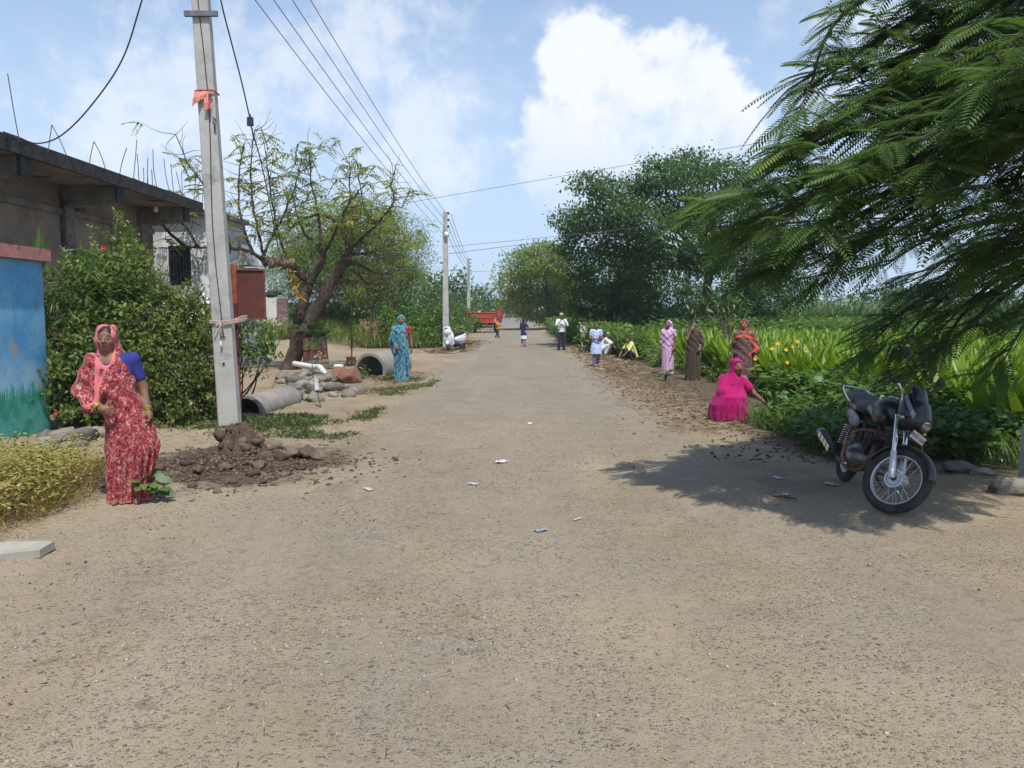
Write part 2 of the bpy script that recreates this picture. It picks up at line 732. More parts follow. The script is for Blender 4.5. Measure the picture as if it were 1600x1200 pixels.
    k.l(k.co(), vm2.inputs[0])
    vm2.inputs[1].default_value = (-4.6, 7.7, 0)
    dd = k.math('MULTIPLY_ADD', k.math('SUBTRACT', n2, 0.5), 1.4, vm2.outputs['Value'])
    col = k.mix(k.math('MULTIPLY', k.rng(dd, 1.3, 0.6), 0.8), col, (0.11, 0.08, 0.05))
    h = k.math('ADD', k.math('MULTIPLY', n3, 0.6), k.math('ADD', k.math('MULTIPLY', n4, 0.3), k.math('ADD', k.math('MULTIPLY', peb, 0.4), k.math('MULTIPLY', grit, 0.2))))
    return k.bsdf(col, 0.93, 0, k.bump(h, 0.9, 0.028), 0.2)


def axis(a, b, fine0, fine1, step, grow=1.22):
    pts = list(np.arange(fine0, fine1 + 1e-6, step))
    s, p = step, fine1
    while p < b:
        s *= grow
        p += s
        pts.append(min(p, b))
    s, p = step, fine0
    while p > a:
        s *= grow
        p -= s
        pts.insert(0, max(p, a))
    return np.array(pts)


M_ground = earth_material('earth', False)
gx = axis(-2500, 2500, -9, 9, 0.085)
gy = axis(-60, 4000, 2.0, 21, 0.10)
GX, GY = np.meshgrid(gx, gy, indexing='ij')
Z = gz(GX, GY)
fine = sstep(2.3, 3.2, np.abs(GX)) * (np.abs(GX) < 10) * (GY < 23)
Z = Z + fine * 0.035 * fbm(GX * 5, GY * 5, 3)
V = np.stack([GX, GY, Z], -1).reshape(-1, 3)
ni, nj = GX.shape
I, J = np.meshgrid(np.arange(ni - 1), np.arange(nj - 1), indexing='ij')
q = np.stack([I * nj + J, (I + 1) * nj + J, (I + 1) * nj + J + 1, I * nj + J + 1], -1).reshape(-1, 4)
ground = MB().add(V, q).build('ground', M_ground, smooth=True)
ground['kind'] = 'structure'

# the road: a thin worn sheet with ragged edges
ys = np.concatenate([np.arange(-6, 24, 0.12), np.arange(24, 122, 0.5)])
us = np.linspace(-1, 1, 41)
RX = np.zeros((len(ys), len(us)))
el = -2.25 + 0.9 * fbm(ys * 0.9, ys * 0 + 3.3, 5) + 0.25 * fbm(ys * 6, ys * 0, 2)
er = 2.45 + 0.7 * fbm(ys * 0.9, ys * 0 + 9.1, 5) + 0.25 * fbm(ys * 6, ys * 0 + 4, 2)
RX = el[:, None] + (er - el)[:, None] * (us[None] + 1) / 2
RY = np.repeat(ys[:, None], len(us), 1)
edge = np.minimum(1 - np.abs(us), 0.06)[None] / 0.06
RZ = gz(RX, RY) + 0.004 + 0.012 * edge
V = np.stack([RX, RY, RZ], -1).reshape(-1, 3)
ni, nj = RX.shape
I, J = np.meshgrid(np.arange(ni - 1), np.arange(nj - 1), indexing='ij')
q = np.stack([I * nj + J, I * nj + J + 1, (I + 1) * nj + J + 1, (I + 1) * nj + J], -1).reshape(-1, 4)
road = MB().add(V, q).build('road', earth_material('worn_bitumen', True), smooth=True)
road['kind'] = 'structure'


def rz(x, y):
    return gz(x, y) + 0.014 * (np.abs(np.asarray(x) - 0.1) < 2.3)


# loose stones strewn over the road front
OCT = np.array([(1, 0, 0), (-1, 0, 0), (0, 1, 0), (0, -1, 0), (0, 0, 1), (0, 0, -1)], float)
OCF = np.array([(0, 2, 4), (2, 1, 4), (1, 3, 4), (3, 0, 4), (2, 0, 5), (1, 2, 5), (3, 1, 5), (0, 3, 5)])


def pebbles(name, n, fx, fy, smin, smax, mat, label, keep=None):
    x, y = fx(n), fy(n)
    if keep is not None:
        m = rng.random(n) < keep(x, y)
        x, y = x[m], y[m]
    n = len(x)
    s = smin + (smax - smin) * rng.random(n) ** 3
    o = OCT[None] * (0.6 + 0.8 * rng.random((n, 6, 1))) * s[:, None, None] * np.array([1.2, 0.9, 0.65])
    a = rng.random(n) * 6.28
    c, sn = np.cos(a), np.sin(a)
    o = np.stack([o[..., 0] * c[:, None] - o[..., 1] * sn[:, None], o[..., 0] * sn[:, None] + o[..., 1] * c[:, None], o[..., 2]], -1)
    o = o + np.stack([x, y, rz(x, y) + s * 0.25], -1)[:, None]
    F = (OCF[None] + (np.arange(n) * 6)[:, None, None]).reshape(-1, 3)
    ob = MB().add(o.reshape(-1, 3), F, np.repeat(rng.random(n), 6)).build(name, mat)
    ob['kind'] = 'stuff'
    ob['label'] = label
    ob['category'] = 'gravel'
    return ob


def tintmat(name, stops, rough=0.9, bump=0.0):
    k = NM(name)
    col = k.ramp(k.attr('tint'), stops)
    if bump:
        col = k.mix(k.rng(k.noise(30, 5, 0.7), 0.35, 0.75, 0, 0.5), col, tuple(c * 0.55 for c in stops[0][1]))
    return k.bsdf(col, rough, 0, k.bump(k.noise(40, 5, 0.7), bump, 0.02) if bump else None, 0.25)


M_gravel = tintmat('gravel_stone', [(0, (0.09, 0.08, 0.07)), (0.5, (0.22, 0.195, 0.16)), (1, (0.40, 0.355, 0.29))])
pebbles('gravel', 34000, lambda n: rng.normal(-0.3, 1.9, n), lambda n: 2.2 + 9.5 * rng.random(n) ** 1.0, 0.0025, 0.013, M_gravel,
        'loose grey gravel strewn over the near road', lambda x, y: 0.14 + 0.86 * sstep(-0.02, 0.16, fbm(x * 0.8 + 3, y * 0.8 + 8, 4)))
M_clod = tintmat('dark_soil', [(0, (0.075, 0.052, 0.037)), (0.6, (0.135, 0.098, 0.069)), (1, (0.22, 0.165, 0.118))], 0.95, 0.6)
pebbles('soil_crumbs', 5200, lambda n: SOIL.x + rng.normal(0, 0.62, n), lambda n: SOIL.y + rng.normal(0, 0.50, n), 0.006, 0.032, M_clod,
        'crumbled dark soil dug out around the concrete pole')
pebbles('verge_crumbs', 3500, lambda n: 3.2 + rng.normal(0, 0.6, n), lambda n: 8.5 + 13 * rng.random(n), 0.005, 0.03, M_clod,
        'crumbled dark soil along the right verge')

# ------------------------------------------------------------------ painted boundary wall
k = NM('wall_paint')
sep = k.n('ShaderNodeSeparateXYZ')
k.l(k.co(), sep.inputs[0])
z = sep.outputs[2]
base = k.mix(k.rng(k.noise(1.6, 5, 0.6), 0.35, 0.65), (0.10, 0.33, 0.60), (0.22, 0.50, 0.72))
pale = k.rng(k.math('MULTIPLY_ADD', k.noise(1.2, 4), 0.9, z), 1.55, 1.05)
base = k.mix(k.math('MULTIPLY', pale, 0.6), base, (0.45, 0.65, 0.78))
gr = k.math('MULTIPLY_ADD', k.noise(9, 3, 0.6, vec=k.mapped((1, 3.5, 0.35))), 0.75, z)
base = k.mix(k.rng(gr, 1.12, 1.0), base, k.mix(k.rng(k.noise(6, 4), 0.4, 0.6), (0.04, 0.30, 0.20), (0.10, 0.42, 0.36)))
base = k.mix(k.math('MULTIPLY', k.rng(k.voro(4.5, feature='DISTANCE_TO_EDGE'), 0.012, 0.0), 0.5), base, (0.06, 0.14, 0.2))
base = k.mix(k.math('MULTIPLY', k.rng(k.noise(3.5, 7, 0.75), 0.56, 0.7), 0.45), base, (0.30, 0.28, 0.24))
base = k.mix(k.math('MULTIPLY', k.rng(k.noise(2.6, 8, 0.7), 0.60, 0.635), 0.8), base, (0.40, 0.37, 0.32))
streak = k.rng(k.noise(5, 5, 0.7, vec=k.mapped((1, 2.2, 0.12))), 0.56, 0.72)
base = k.mix(k.math('MULTIPLY', streak, 0.35), base, (0.12, 0.17, 0.20))
M_blue = k.bsdf(base, 0.75, 0, k.bump(k.noise(18, 6, 0.6), 0.3, 0.01), 0.3)
M_pink = plain('pink_paint', (0.60, 0.24, 0.21), (0.48, 0.20, 0.17), 5, 0.75, bump=0.3, c3=(0.22, 0.13, 0.11), s3=6)
wy1 = 10.95
bw = thing('boundary_wall', (-6.62, 8.0, 0), 'blue and green painted wall with pink coping beside the big shrub', 'wall')
MB().box((-6.72, 6.47, 1.10), (0.2, 8.9, 2.6)).build('wall_panel', M_blue, bw, world=True)
MB().box((-6.70, 6.50, 2.49), (0.34, 9.0, 0.17)).build('coping', M_pink, bw, world=True)

# ------------------------------------------------------------------ unfinished concrete building
M_conc = plain('raw_concrete', (0.22, 0.20, 0.175), (0.13, 0.117, 0.105), 2.2, 0.9, bump=0.5, bscale=9, bdist=0.03, c3=(0.045, 0.042, 0.040), s3=0.9)
M_plaster = plain('rough_plaster', (0.29, 0.235, 0.19), (0.19, 0.15, 0.125), 1.1, 0.92, bump=0.5, bscale=7, bdist=0.03, c3=(0.055, 0.045, 0.04), s3=0.8)
M_darkconc = plain('dark_concrete', (0.060, 0.057, 0.055), (0.028, 0.027, 0.028), 6, 0.92, bump=0.7, bscale=16, bdist=0.03)  # darker concrete tone for the slab edge and beam ends
M_rebar = plain('rebar_rust', (0.085, 0.060, 0.050), (0.15, 0.07, 0.04), 20, 0.7, 0.4)
M_wood = plain('old_wood', (0.16, 0.105, 0.065), (0.09, 0.06, 0.04), 9, 0.8, bump=0.3)
M_void = plain('painted_opening_shade', (0.015, 0.014, 0.013), rough=0.9)  # near-black panels carry the shade inside openings and holes as colour
bd = thing('unfinished_building', (-9.0, 14, 0), 'grey unfinished concrete building with overhanging slab and bare rods', 'building')
zt = 4.45
MB().box((-9.35, 14.3, 2.0), (0.3, 11.3, 4.5)).build('wall', M_plaster, bd, world=True)
MB().box((-14.5, 19.78, 2.0), (10.0, 0.3, 4.5)).build('wall', M_plaster, bd, world=True)
sl_ = MB().box((-10.9, 14.2, zt - 0.10), (5.76, 11.8, 0.2)).build('roof_slab', M_conc, bd, world=True)
MB().box((-8.0, 14.2, zt - 0.085), (0.07, 11.9, 0.25)).build('slab_edge', M_darkconc, bd, world=True)
for yb in (12.95, 16.05, 19.3):
    b = MB()
    b.prism([(-9.19, zt - 0.21), (-8.06, zt - 0.21), (-8.06, zt - 0.50), (-8.25, zt - 0.56), (-9.19, zt - 0.62)], yb - 0.12, yb + 0.12, 'y')
    b.build('bracket_beam', M_conc, bd, world=True)
    MB().box((-8.05, yb, zt - 0.36), (0.06, 0.28, 0.34)).build('beam_end', M_darkconc, bd, world=True)
for yb in (9.8, 12.95, 16.05, 19.3):
    MB().box((-9.14, yb, 1.95), (0.12, 0.34, 4.3)).build('column', M_conc, bd, world=True)
MB().box((-9.165, 14.3, zt - 0.72), (0.07, 11.2, 0.12)).build('tie_beam', M_conc, bd, world=True)
# shuttered openings under the tie beam, straw-coloured board infill
for (ya, yb2, z0, z1) in ((13.35, 14.75, 1.6, 2.75), (16.75, 18.2, 1.6, 2.9)):
    w = MB().box((-9.195, (ya + yb2) / 2, (z0 + z1) / 2), (0.02, yb2 - ya, z1 - z0)).build('window', M_void, bd, world=True)
    fr = MB()
    fr.box((-9.16, (ya + yb2) / 2, z1 + 0.04), (0.09, yb2 - ya + 0.16, 0.08))
    fr.box((-9.16, ya - 0.04, (z0 + z1) / 2), (0.09, 0.08, z1 - z0))
    fr.box((-9.16, yb2 + 0.04, (z0 + z1) / 2), (0.09, 0.08, z1 - z0))
    fr.build('frame', M_wood, w)
    for i in range(7):
        MB().box((-9.172, ya + 0.1 + (i + 0.5) * (yb2 - ya - 0.2) / 7, (z0 + z1) / 2), (0.02, 0.14, z1 - z0 - 0.05 * (i % 2))).build('board', M_wood, w)
dr = MB().box((-9.18, 11.2, 2.2), (0.04, 1.2, 3.0)).build('doorway', M_void, bd, world=True)


def rod(p, q, r=0.008, nm='rebar'):
    p = np.array(p)
    q = np.array(q)
    mid = (p + q) / 2 + rng.normal(0, 0.012, 3)
    MB().tube(smooth_path([p, mid, q], 4), r, 5).build(nm, M_rebar, bd, world=True)


def roofrod(px0, py0, px1, py1, x=-8.15):
    D = -x * 1200 / (800 - px0)
    p = W(px0, py0, D)
    q_ = W(px1, py1, D + rng.normal(0, 0.15))
    p.z = zt - 0.02
    rod(p, q_)


for a in ((30, 215, 12, 115), (75, 228, 81, 195), (106, 245, 81, 195), (139, 256, 147, 221), (166, 266, 147, 221), (186, 272, 198, 231), (208, 281, 214, 218),
          (217, 281, 214, 240), (224, 284, 224, 262), (230, 287, 231, 247), (238, 289, 237, 265), (246, 295, 239, 233), (266, 300, 256, 248), (272, 303, 267, 255),
          (284, 305, 275, 268), (285, 300, 284, 265), (302, 312, 306, 268), (306, 312, 314, 276), (310, 312, 310, 295), (316, 318, 318, 292)):
    roofrod(*a)
for i in range(26):     # snarl of tie wire and bent rods on the slab end
    c = W(225 + 90 * rng.random(), 292, 17.2 + 2.6 * rng.random())
    x0 = -8.2 - 0.5 * rng.random()
    p = np.array([x0, c.y, zt + 0.02 + 0.12 * rng.random()])
    d = np.array([rng.normal(0, .15), rng.normal(0, .5), rng.normal(0, .06)])
    rod(p - d, p + d, 0.007)
M_bulb = plain('bulb_glass', (0.75, 0.75, 0.72), rough=0.25)
bp = W(243, 318, 19.05)
bl = thing('hanging_bulb', bp, 'small white bulb hanging under the roof slab end', 'light bulb')
MB().lathe([(0.012, 0.02), (0.02, 0.0), (0.055, -0.10), (0.06, -0.15), (0.04, -0.2), (0.0, -0.215)], 12).build('glass', M_bulb, bl, smooth=True)
MB().tube([(0, 0, 0.0), (0, 0, zt - 0.62 - bp.z + 0.42)], 0.006, 5).build('flex', M_rebar, bl)

# ------------------------------------------------------------------ white house
M_white = plain('whitewash', (0.66, 0.67, 0.68), (0.56, 0.57, 0.58), 1.5, 0.85, bump=0.2, bscale=12, c3=(0.42, 0.41, 0.39), s3=1.0)
M_iron = plain('black_iron', (0.07, 0.07, 0.075), (0.04, 0.035, 0.03), 12, 0.6, metal=0.3)
k = NM('window_glass')
M_glass = k.bsdf((0.03, 0.04, 0.045), 0.08, 0, None, 0.6)
wh = thing('white_house', (-8.8, 21.5, 0), 'whitewashed house with dark barred window behind the shrubs', 'house')
x0, x1, yf = -10.6, W(333, 400, 21.5).x, 21.5
wx0, wx1 = W(263, 400, yf).x, W(298, 400, yf).x
wz0, wz1 = W(280, 446, yf).z, W(280, 384, yf).z
h1 = W(280, 336, yf).z
wall = MB()
wall.box(((x0 + wx0) / 2, yf + 0.1, h1 / 2), (wx0 - x0, 0.2, h1))
wall.box(((wx1 + x1) / 2, yf + 0.1, h1 / 2), (x1 - wx1, 0.2, h1))
wall.box(((wx0 + wx1) / 2, yf + 0.1, wz0 / 2), (wx1 - wx0, 0.2, wz0))
wall.box(((wx0 + wx1) / 2, yf + 0.1, (wz1 + h1) / 2), (wx1 - wx0, 0.2, h1 - wz1))
wall.build('front_wall', M_white, wh, world=True)
MB().box((x1 - 0.1, yf + 1.35, h1 / 2), (0.2, 2.29, h1)).build('side_wall', M_white, wh, world=True)
MB().box(((x0 + x1) / 2 - 0.1, yf + 1.2, h1 + 0.06), (x1 - x0 + 0.5, 2.9, 0.12)).build('roof', M_conc, wh, world=True)
wd = MB()
wc = (wx0 + wx1) / 2
for xx in (wx0 + 0.02, wx1 - 0.02, wc):
    wd.box((xx, yf + 0.06, (wz0 + wz1) / 2), (0.045, 0.06, wz1 - wz0))
for zz in (wz0 + 0.02, wz1 - 0.02):
    wd.box((wc, yf + 0.063, zz), (wx1 - wx0 - 0.05, 0.05, 0.045))
win = wd.build('window', M_iron, wh, world=True)
MB().box((wc, yf + 0.12, (wz0 + wz1) / 2), (wx1 - wx0, 0.01, wz1 - wz0)).build('pane', M_glass, win)
for i in range(7):
    MB().tube([(wx0 + 0.04 + i * (wx1 - wx0 - 0.08) / 6, yf + 0.02, wz0), (wx0 + 0.04 + i * (wx1 - wx0 - 0.08) / 6, yf + 0.02, wz1)], 0.011, 5).build('bar', M_iron, win)
for i in range(5):
    zz = wz0 + (i + 0.5) * (wz1 - wz0) / 5
    MB().tube([(wx0, yf + 0.018, zz), (wx1, yf + 0.018, zz)], 0.010, 5).build('bar', M_iron, win)
# rear wing with sloping stair slab and small window
rx1 = W(402, 400, 24.5).x
h2 = W(380, 418, 24.5).z
MB().box(((x1 + rx1) / 2 - 0.4, 24.7, h2 / 2), (rx1 - x1 + 0.9, 0.2, h2)).build('rear_wall', M_white, wh, world=True)
a, b_, c, d = W(352, 335, 24.2), W(366, 335, 24.2), W(402, 416, 24.2), W(360, 416, 24.2)
MB().prism([(a.x, a.z), (d.x, d.z), (c.x, c.z), (b_.x, b_.z)], 23.5, 24.5, 'y').build('stair_slab', plain('grey_cement', (0.33, 0.33, 0.33), (0.26, 0.26, 0.26), 2), wh, world=True)
p = W(331, 433, 24.55)
MB().box((p.x, 24.56, p.z), (0.5, 0.06, 0.48)).build('small_window', M_void, wh, world=True)

# ------------------------------------------------------------------ utility poles and wires
M_pole = plain('pole_concrete', (0.44, 0.43, 0.40), (0.36, 0.35, 0.325), 3, 0.85, bump=0.35, bscale=22, bdist=0.008, c3=(0.25, 0.245, 0.23), s3=2.2)
M_wire = plain('wire_black', (0.035, 0.035, 0.037), rough=0.5)
M_alu = plain('wire_aluminium', (0.17, 0.17, 0.17), rough=0.45, metal=0.6)
M_steel = plain('galvanised', (0.20, 0.20, 0.21), (0.12, 0.11, 0.11), 8, 0.55, 0.6)
M_porc = plain('porcelain', (0.75, 0.74, 0.70), rough=0.2)


def pole(loc, h, w0, w1, d0, d1, leanx, label, group='poles along the left side of the road', rot=0.0):
    t = thing('utility_pole', loc, label, 'pole', group, rot)
    rings = []
    for i in range(9):
        f = i / 8
        w, d = w0 + (w1 - w0) * f, d0 + (d1 - d0) * f
        c = 0.12
        pts = []
        for sx, sy in ((1, 1), (-1, 1), (-1, -1), (1, -1)):
            corner = [(sx * w / 2 * (1 - c if a else 1), sy * d / 2 * (1 if a else 1 - c)) for a in ((0, 1) if sx * sy > 0 else (1, 0))]
            pts += corner
        rings.append([(x + leanx * f, y, -0.3 + (h + 0.3) * f) for x, y in pts])
    MB().loft(rings).build('shaft', M_pole, t)
    return t


PH = 8.3
np_ = pole((POLE.x, POLE.y, gz1(POLE.x, POLE.y) - 0.02), PH, 0.30, 0.20, 0.17, 0.12, -0.29, 'near grey concrete pole with a red rag, standing in dug earth')


def on_pole(z, dx=0.0, dy=-0.1):
    f = (z + 0.3) / (PH + 0.3)
    return Vector((POLE.x - 0.29 * f + dx, POLE.y + dy, z))


zb = W(319, 25, POLE.y).z
arm = MB().box((on_pole(zb).x + 0.02 - POLE.x, -0.09, zb), (0.46, 0.05, 0.07)).build('crossarm', M_steel, np_)
MB().box((on_pole(8.0).x - POLE.x, -0.09, 7.95), (1.5, 0.07, 0.07)).build('crossarm', M_steel, np_)
MB().tube(smooth_path([on_pole(z, 0.005 + 0.03 * math.sin(z * 1.7), -0.095 + 0.004 * z) - Vector((POLE.x, POLE.y, 0)) for z in np.linspace(7.6, 1.3, 12)], 3), 0.007, 5).build('cable', M_wire, np_)
for zz in (0.95, 1.35):
    MB().lathe([(0.018, 0), (0.018, 0.01)], 8, Matrix.Translation(Vector((on_pole(zz).x - POLE.x, -0.088, zz))) @ Matrix.Rotation(PI / 2, 4, 'X')).build('bolt_hole', M_void, np_)
# number stencil worn off the side face: a few dark strokes
for i in range(16):
    z_ = W(336, 185 + 1.6 * i, POLE.y).z
    o_ = on_pole(z_)
    w_ = 0.15 - 0.05 * (z_ / 8.3)
    MB().box((o_.x - POLE.x + 0.10 + rng.normal(0, .012), -0.082, z_), (0.035, 0.004, 0.008), Rot(0, rng.normal(0, .8), 0)).build('stencil_mark', M_wire, np_)

M_rag = plain('orange_rag', (0.62, 0.20, 0.15), (0.70, 0.34, 0.27), 14, 0.85)
M_redcord = plain('red_cord', (0.45, 0.03, 0.03), rough=0.8)
zr = W(326, 145, POLE.y).z
pr = on_pole(zr)
rg = thing('rag', pr, 'orange-pink rag tied round the near pole with red cord', 'rag')
ring = [(-0.135, -0.005, 0), (0.10, -0.005, 0.01), (0.135, 0.02, 0.0), (0.13, 0.2, 0), (-0.13, 0.2, 0), (-0.137, 0.01, 0)]
MB().tube(ring, 0.011, 6).build('cord', M_redcord, rg)
m = MB()
xs_ = np.linspace(-0.14, 0.12, 12)
top = [(x, -0.012 - 0.01 * math.sin(i * 1.3), -0.01) for i, x in enumerate(xs_)]
bot = [(x - 0.03, -0.035 - 0.02 * math.sin(i * 1.9), -0.02 - 0.20 * (1 - i / 11.0) ** 0.8 - 0.02 * math.sin(i * 2.1)) for i, x in enumerate(xs_)]
back = [(x, y + 0.006, z) for x, y, z in bot[::-1]] + [(x, y + 0.006, z) for x, y, z in top[::-1]]
m.loft([[t, ((np.array(t) + b) / 2 + [0, -0.012, 0]), b] for t, b in zip(top, bot)], caps=False, closed=False)
m.loft([[(0.02 + 0.05 * i / 3, -0.02 - .006 * i % 2, -0.02), (0.005 + 0.06 * i / 3, -0.05 + .01 * (i % 2), -0.16), (-0.01 + 0.055 * i / 3, -0.04, -0.27)] for i in range(4)], caps=False, closed=False)
m.build('cloth', M_rag, rg)
MB().loft([[(0.07 + 0.012 * i, -0.03, -0.12), (0.055 + 0.018 * i, -0.06, -0.26)] for i in range(3)], caps=False, closed=False).build('tassel', M_redcord, rg)

# white cord and hanging tag tied lower down, holding the sign post
M_cord = plain('pale_cord', (0.55, 0.47, 0.42), (0.38, 0.20, 0.17), 60, 0.9)
zc = W(350, 503, POLE.y).z
pc = on_pole(zc)
cd = thing('cord', pc, 'frayed pale cord knotted round the near pole and sign post', 'cord')
for dz in (-0.02, 0.0, 0.022):
    MB().tube(smooth_path([(-0.16, 0.0, dz), (0, -0.02, dz + 0.01 * rng.normal()), (0.15, 0.0, dz), (0.28, 0.1, dz + 0.06), (0.30, 0.25, dz + 0.06), (0.1, 0.24, dz), (-0.15, 0.2, dz), (-0.16, 0.0, dz)], 4), 0.008, 5).build('loop', M_cord, cd)
for i in range(9):
    a = rng.normal(0, 0.6)
    MB().tube(smooth_path([(0.0, -0.02, 0), (0.06 * math.sin(a), -0.05, -0.05), (0.12 * math.sin(a), -0.04, -0.12 - 0.12 * rng.random())], 4), 0.005, 4).build('frayed_end', M_cord, cd)
MB().box((0.01, -0.035, -0.30), (0.03, 0.02, 0.06)).build('plastic_clip', M_porc, cd)

# conductors: near pole -> second pole -> third pole
P1 = W(697, 540, 36.0)
P1.z = gz1(P1.x, P1.y)
top1 = W(697, 331, 36.0).z
p1 = pole(P1, top1 - P1.z, 0.30, 0.20, 0.2, 0.16, 0.0, 'second concrete pole down the road, rising behind the white scooter')
P2 = W(733, 520, 66.0)
P2.z = 0
top2 = W(733, 404, 66.0).z
p2 = pole(P2, top2, 0.30, 0.22, 0.2, 0.16, -0.05, 'third slim concrete pole beyond the red trailer')
P3 = W(749, 510, 104.0)
P3.z = 0
p3 = thing('marker_post', P3, 'black and white banded post above the red trailer', 'post')
z3 = W(749, 457, 104.0).z
for i in range(9):
    MB().box((0, 0, (i + 0.5) * z3 / 9), (0.42, 0.3, z3 / 9)).build('band', M_porc if i % 2 else M_wire, p3)
for dz in (0.12, 0.42, 0.72, 1.02):
    MB().lathe([(0.03, 0), (0.05, 0.03), (0.05, 0.08), (0.02, 0.1)], 8, Matrix.Translation((0.16, -0.05, top1 - P1.z - dz))).build('insulator', M_wire, p1)
    MB().lathe([(0.03, 0), (0.06, 0.03), (0.06, 0.08), (0.02, 0.1)], 8, Matrix.Translation((0.16, -0.05, top2 - dz))).build('insulator', M_wire, p2)
lp = MB().lathe([(0.03, 0.1), (0.10, 0.06), (0.13, -0.02), (0.10, -0.12), (0.0, -0.16)], 12, Matrix.Translation((0.08, -0.16, W(697, 366, 36).z - P1.z)))
lp.build('lamp', M_porc, p1, smooth=True)


def wire(pts, r, mat, label, sag=None, cat='wire', group=None, name='overhead_wire'):
    if sag is not None:
        a, b = np.array(tuple(pts[0])), np.array(tuple(pts[-1]))
        t = np.linspace(0, 1, 28)[:, None]
        P = a + (b - a) * t
        P[:, 2] -= sag * 4 * t[:, 0] * (1 - t[:, 0])
    else:
        P = smooth_path(pts, 8)
    o = MB().tube(P - P[0], r, 5).build(name, mat)
    o.location = P[0]
    return tag(o, label, cat, group)


GW = 'conductors strung between the roadside poles'
ords = ['leftmost', 'second from left', 'third from left', 'rightmost']
for i in range(4):
    a = on_pole(7.99, -0.62 + 0.36 * i, -0.1)
    b = Vector((P1.x - 0.1 + 0.06 * i, 36.0, top1 - 0.10 - 0.30 * (3 - i)))
    wire([a, b], 0.0085, M_alu, ords[i] + ' of four power lines above the road from near to second pole', 0.25, 'power line', GW)
    c = Vector((P2.x + 0.1, 66.0, top2 - 0.10 - 0.30 * (3 - i)))
    wire([b + Vector((0.2, 0, 0)), c], 0.012, M_alu, ords[i] + ' of four thin power lines between second and third pole', 0.35, 'power line', GW)
wire([W(560, 330, 46), W(1250, 213, 34), W(1900, 120, 28)], 0.011, M_alu, 'long thin wire rising to the right across the clouds', None, 'wire')
wire([W(697, 386, 36.0), W(890, 367, 33), W(1500, 300, 30)], 0.009, M_alu, 'upper of two wires from second pole to the big trees', None, 'wire')
wire([W(697, 397, 36.0), W(890, 374, 33), W(1500, 312, 30)], 0.010, M_wire, 'lower of two wires from second pole to the big trees', None, 'wire')
wire([W(600, 418, 66.0), W(733, 424, 66.0), W(800, 420, 66), W(1000, 400, 60)], 0.014, M_alu, 'lowest thin wire passing the third pole', None, 'wire')
sv = [on_pole(7.7, 0.05, -0.1), W(345, 0, 11.6), W(360, 60, 12.0), W(378, 130, 12.6), W(390, 183, 13.2)]
wire(sv, 0.011, M_wire, 'black service cable dropping from the near pole to a splice box', None, 'cable')
bxp = W(391, 190, 13.3)
sb = thing('splice_box', bxp, 'small dark splice box on the service cable', 'cable box')
MB().box((0, 0, 0), (0.10, 0.06, 0.14), taper=0.92).build('case', plain('dark_bakelite', (0.03, 0.022, 0.035), rough=0.5), sb)
MB().tube([(0, 0, 0.06), (0.0, 0, 0.12)], 0.016, 6).build('gland', M_wire, sb)
wire([W(392, 197, 13.3), W(398, 218, 14.2), W(407, 250, 16), W(420, 310, 19), W(436, 395, 21.5)], 0.013, M_wire, 'black cable running from the splice box into the bare tree', None, 'cable')
wire([on_pole(7.75, -0.1, -0.1), W(222, 0, 12.0), W(190, 95, 12.3), W(140, 168, 12.6), W(95, 212, 12.8), W(58, 224, 12.9), W(28, 214, 12.7), W(5, 206, 12.3)], 0.012, M_wire,
     'grey cable sagging from the near pole to the concrete roof', None, 'cable')

# rusty sign seen from behind
M_rustboard = plain('rust_board', (0.105, 0.026, 0.018), (0.075, 0.020, 0.015), 4, 0.7, bump=0.15, c3=(0.15, 0.05, 0.03), s3=3)
M_orange = plain('orange_rust', (0.36, 0.085, 0.035), (0.20, 0.06, 0.03), 12, 0.8)
sp = GP(371, 655)
sp = Vector((W(371, 600, POLE.y + 0.22).x, POLE.y + 0.22, 0))
sg = thing('sign_board', sp, 'rusty brown steel sign on an orange post, seen from behind', 'sign')
zt1, zt0 = W(370, 420, sp.y).z, W(370, 497, sp.y).z
zpost = W(371, 414, sp.y).z
MB().box((0, 0, zpost - 0.28), (0.085, 0.05, 0.56)).build('post_top', M_orange, sg)
MB().box((0, 0, (zpost - 0.56 + 0.9) / 2 + 0.0), (0.08, 0.048, zpost - 0.56 - 0.9)).build('post_middle', M_rustboard, sg)
MB().box((0, 0, 0.40), (0.082, 0.05, 1.0)).build('post_foot', M_orange, sg)
bwid = W(416, 450, sp.y).x - W(362, 450, sp.y).x
bR = Rz(rad(14))
bo = MB().box(np.array([0.17, 0.05, (zt0 + zt1) / 2 - 0.01]), (bwid * 1.02, 0.012, zt1 - zt0), bR).build('board', M_rustboard, sg)
fr = MB()
for s in (-1, 1):
    fr.box(np.array([0.17, 0.05, (zt0 + zt1) / 2 - 0.01]) + bR @ np.array([0, -0.015, s * (zt1 - zt0) / 2]), (bwid * 1.03, 0.03, 0.022), bR)
    fr.box(np.array([0.17, 0.05, (zt0 + zt1) / 2 - 0.01]) + bR @ np.array([s * bwid / 2, -0.017, 0]), (0.022, 0.026, zt1 - zt0), bR)
fr.build('frame', plain('rust_edge', (0.16, 0.07, 0.05), (0.09, 0.035, 0.025), 9, 0.75), sg)

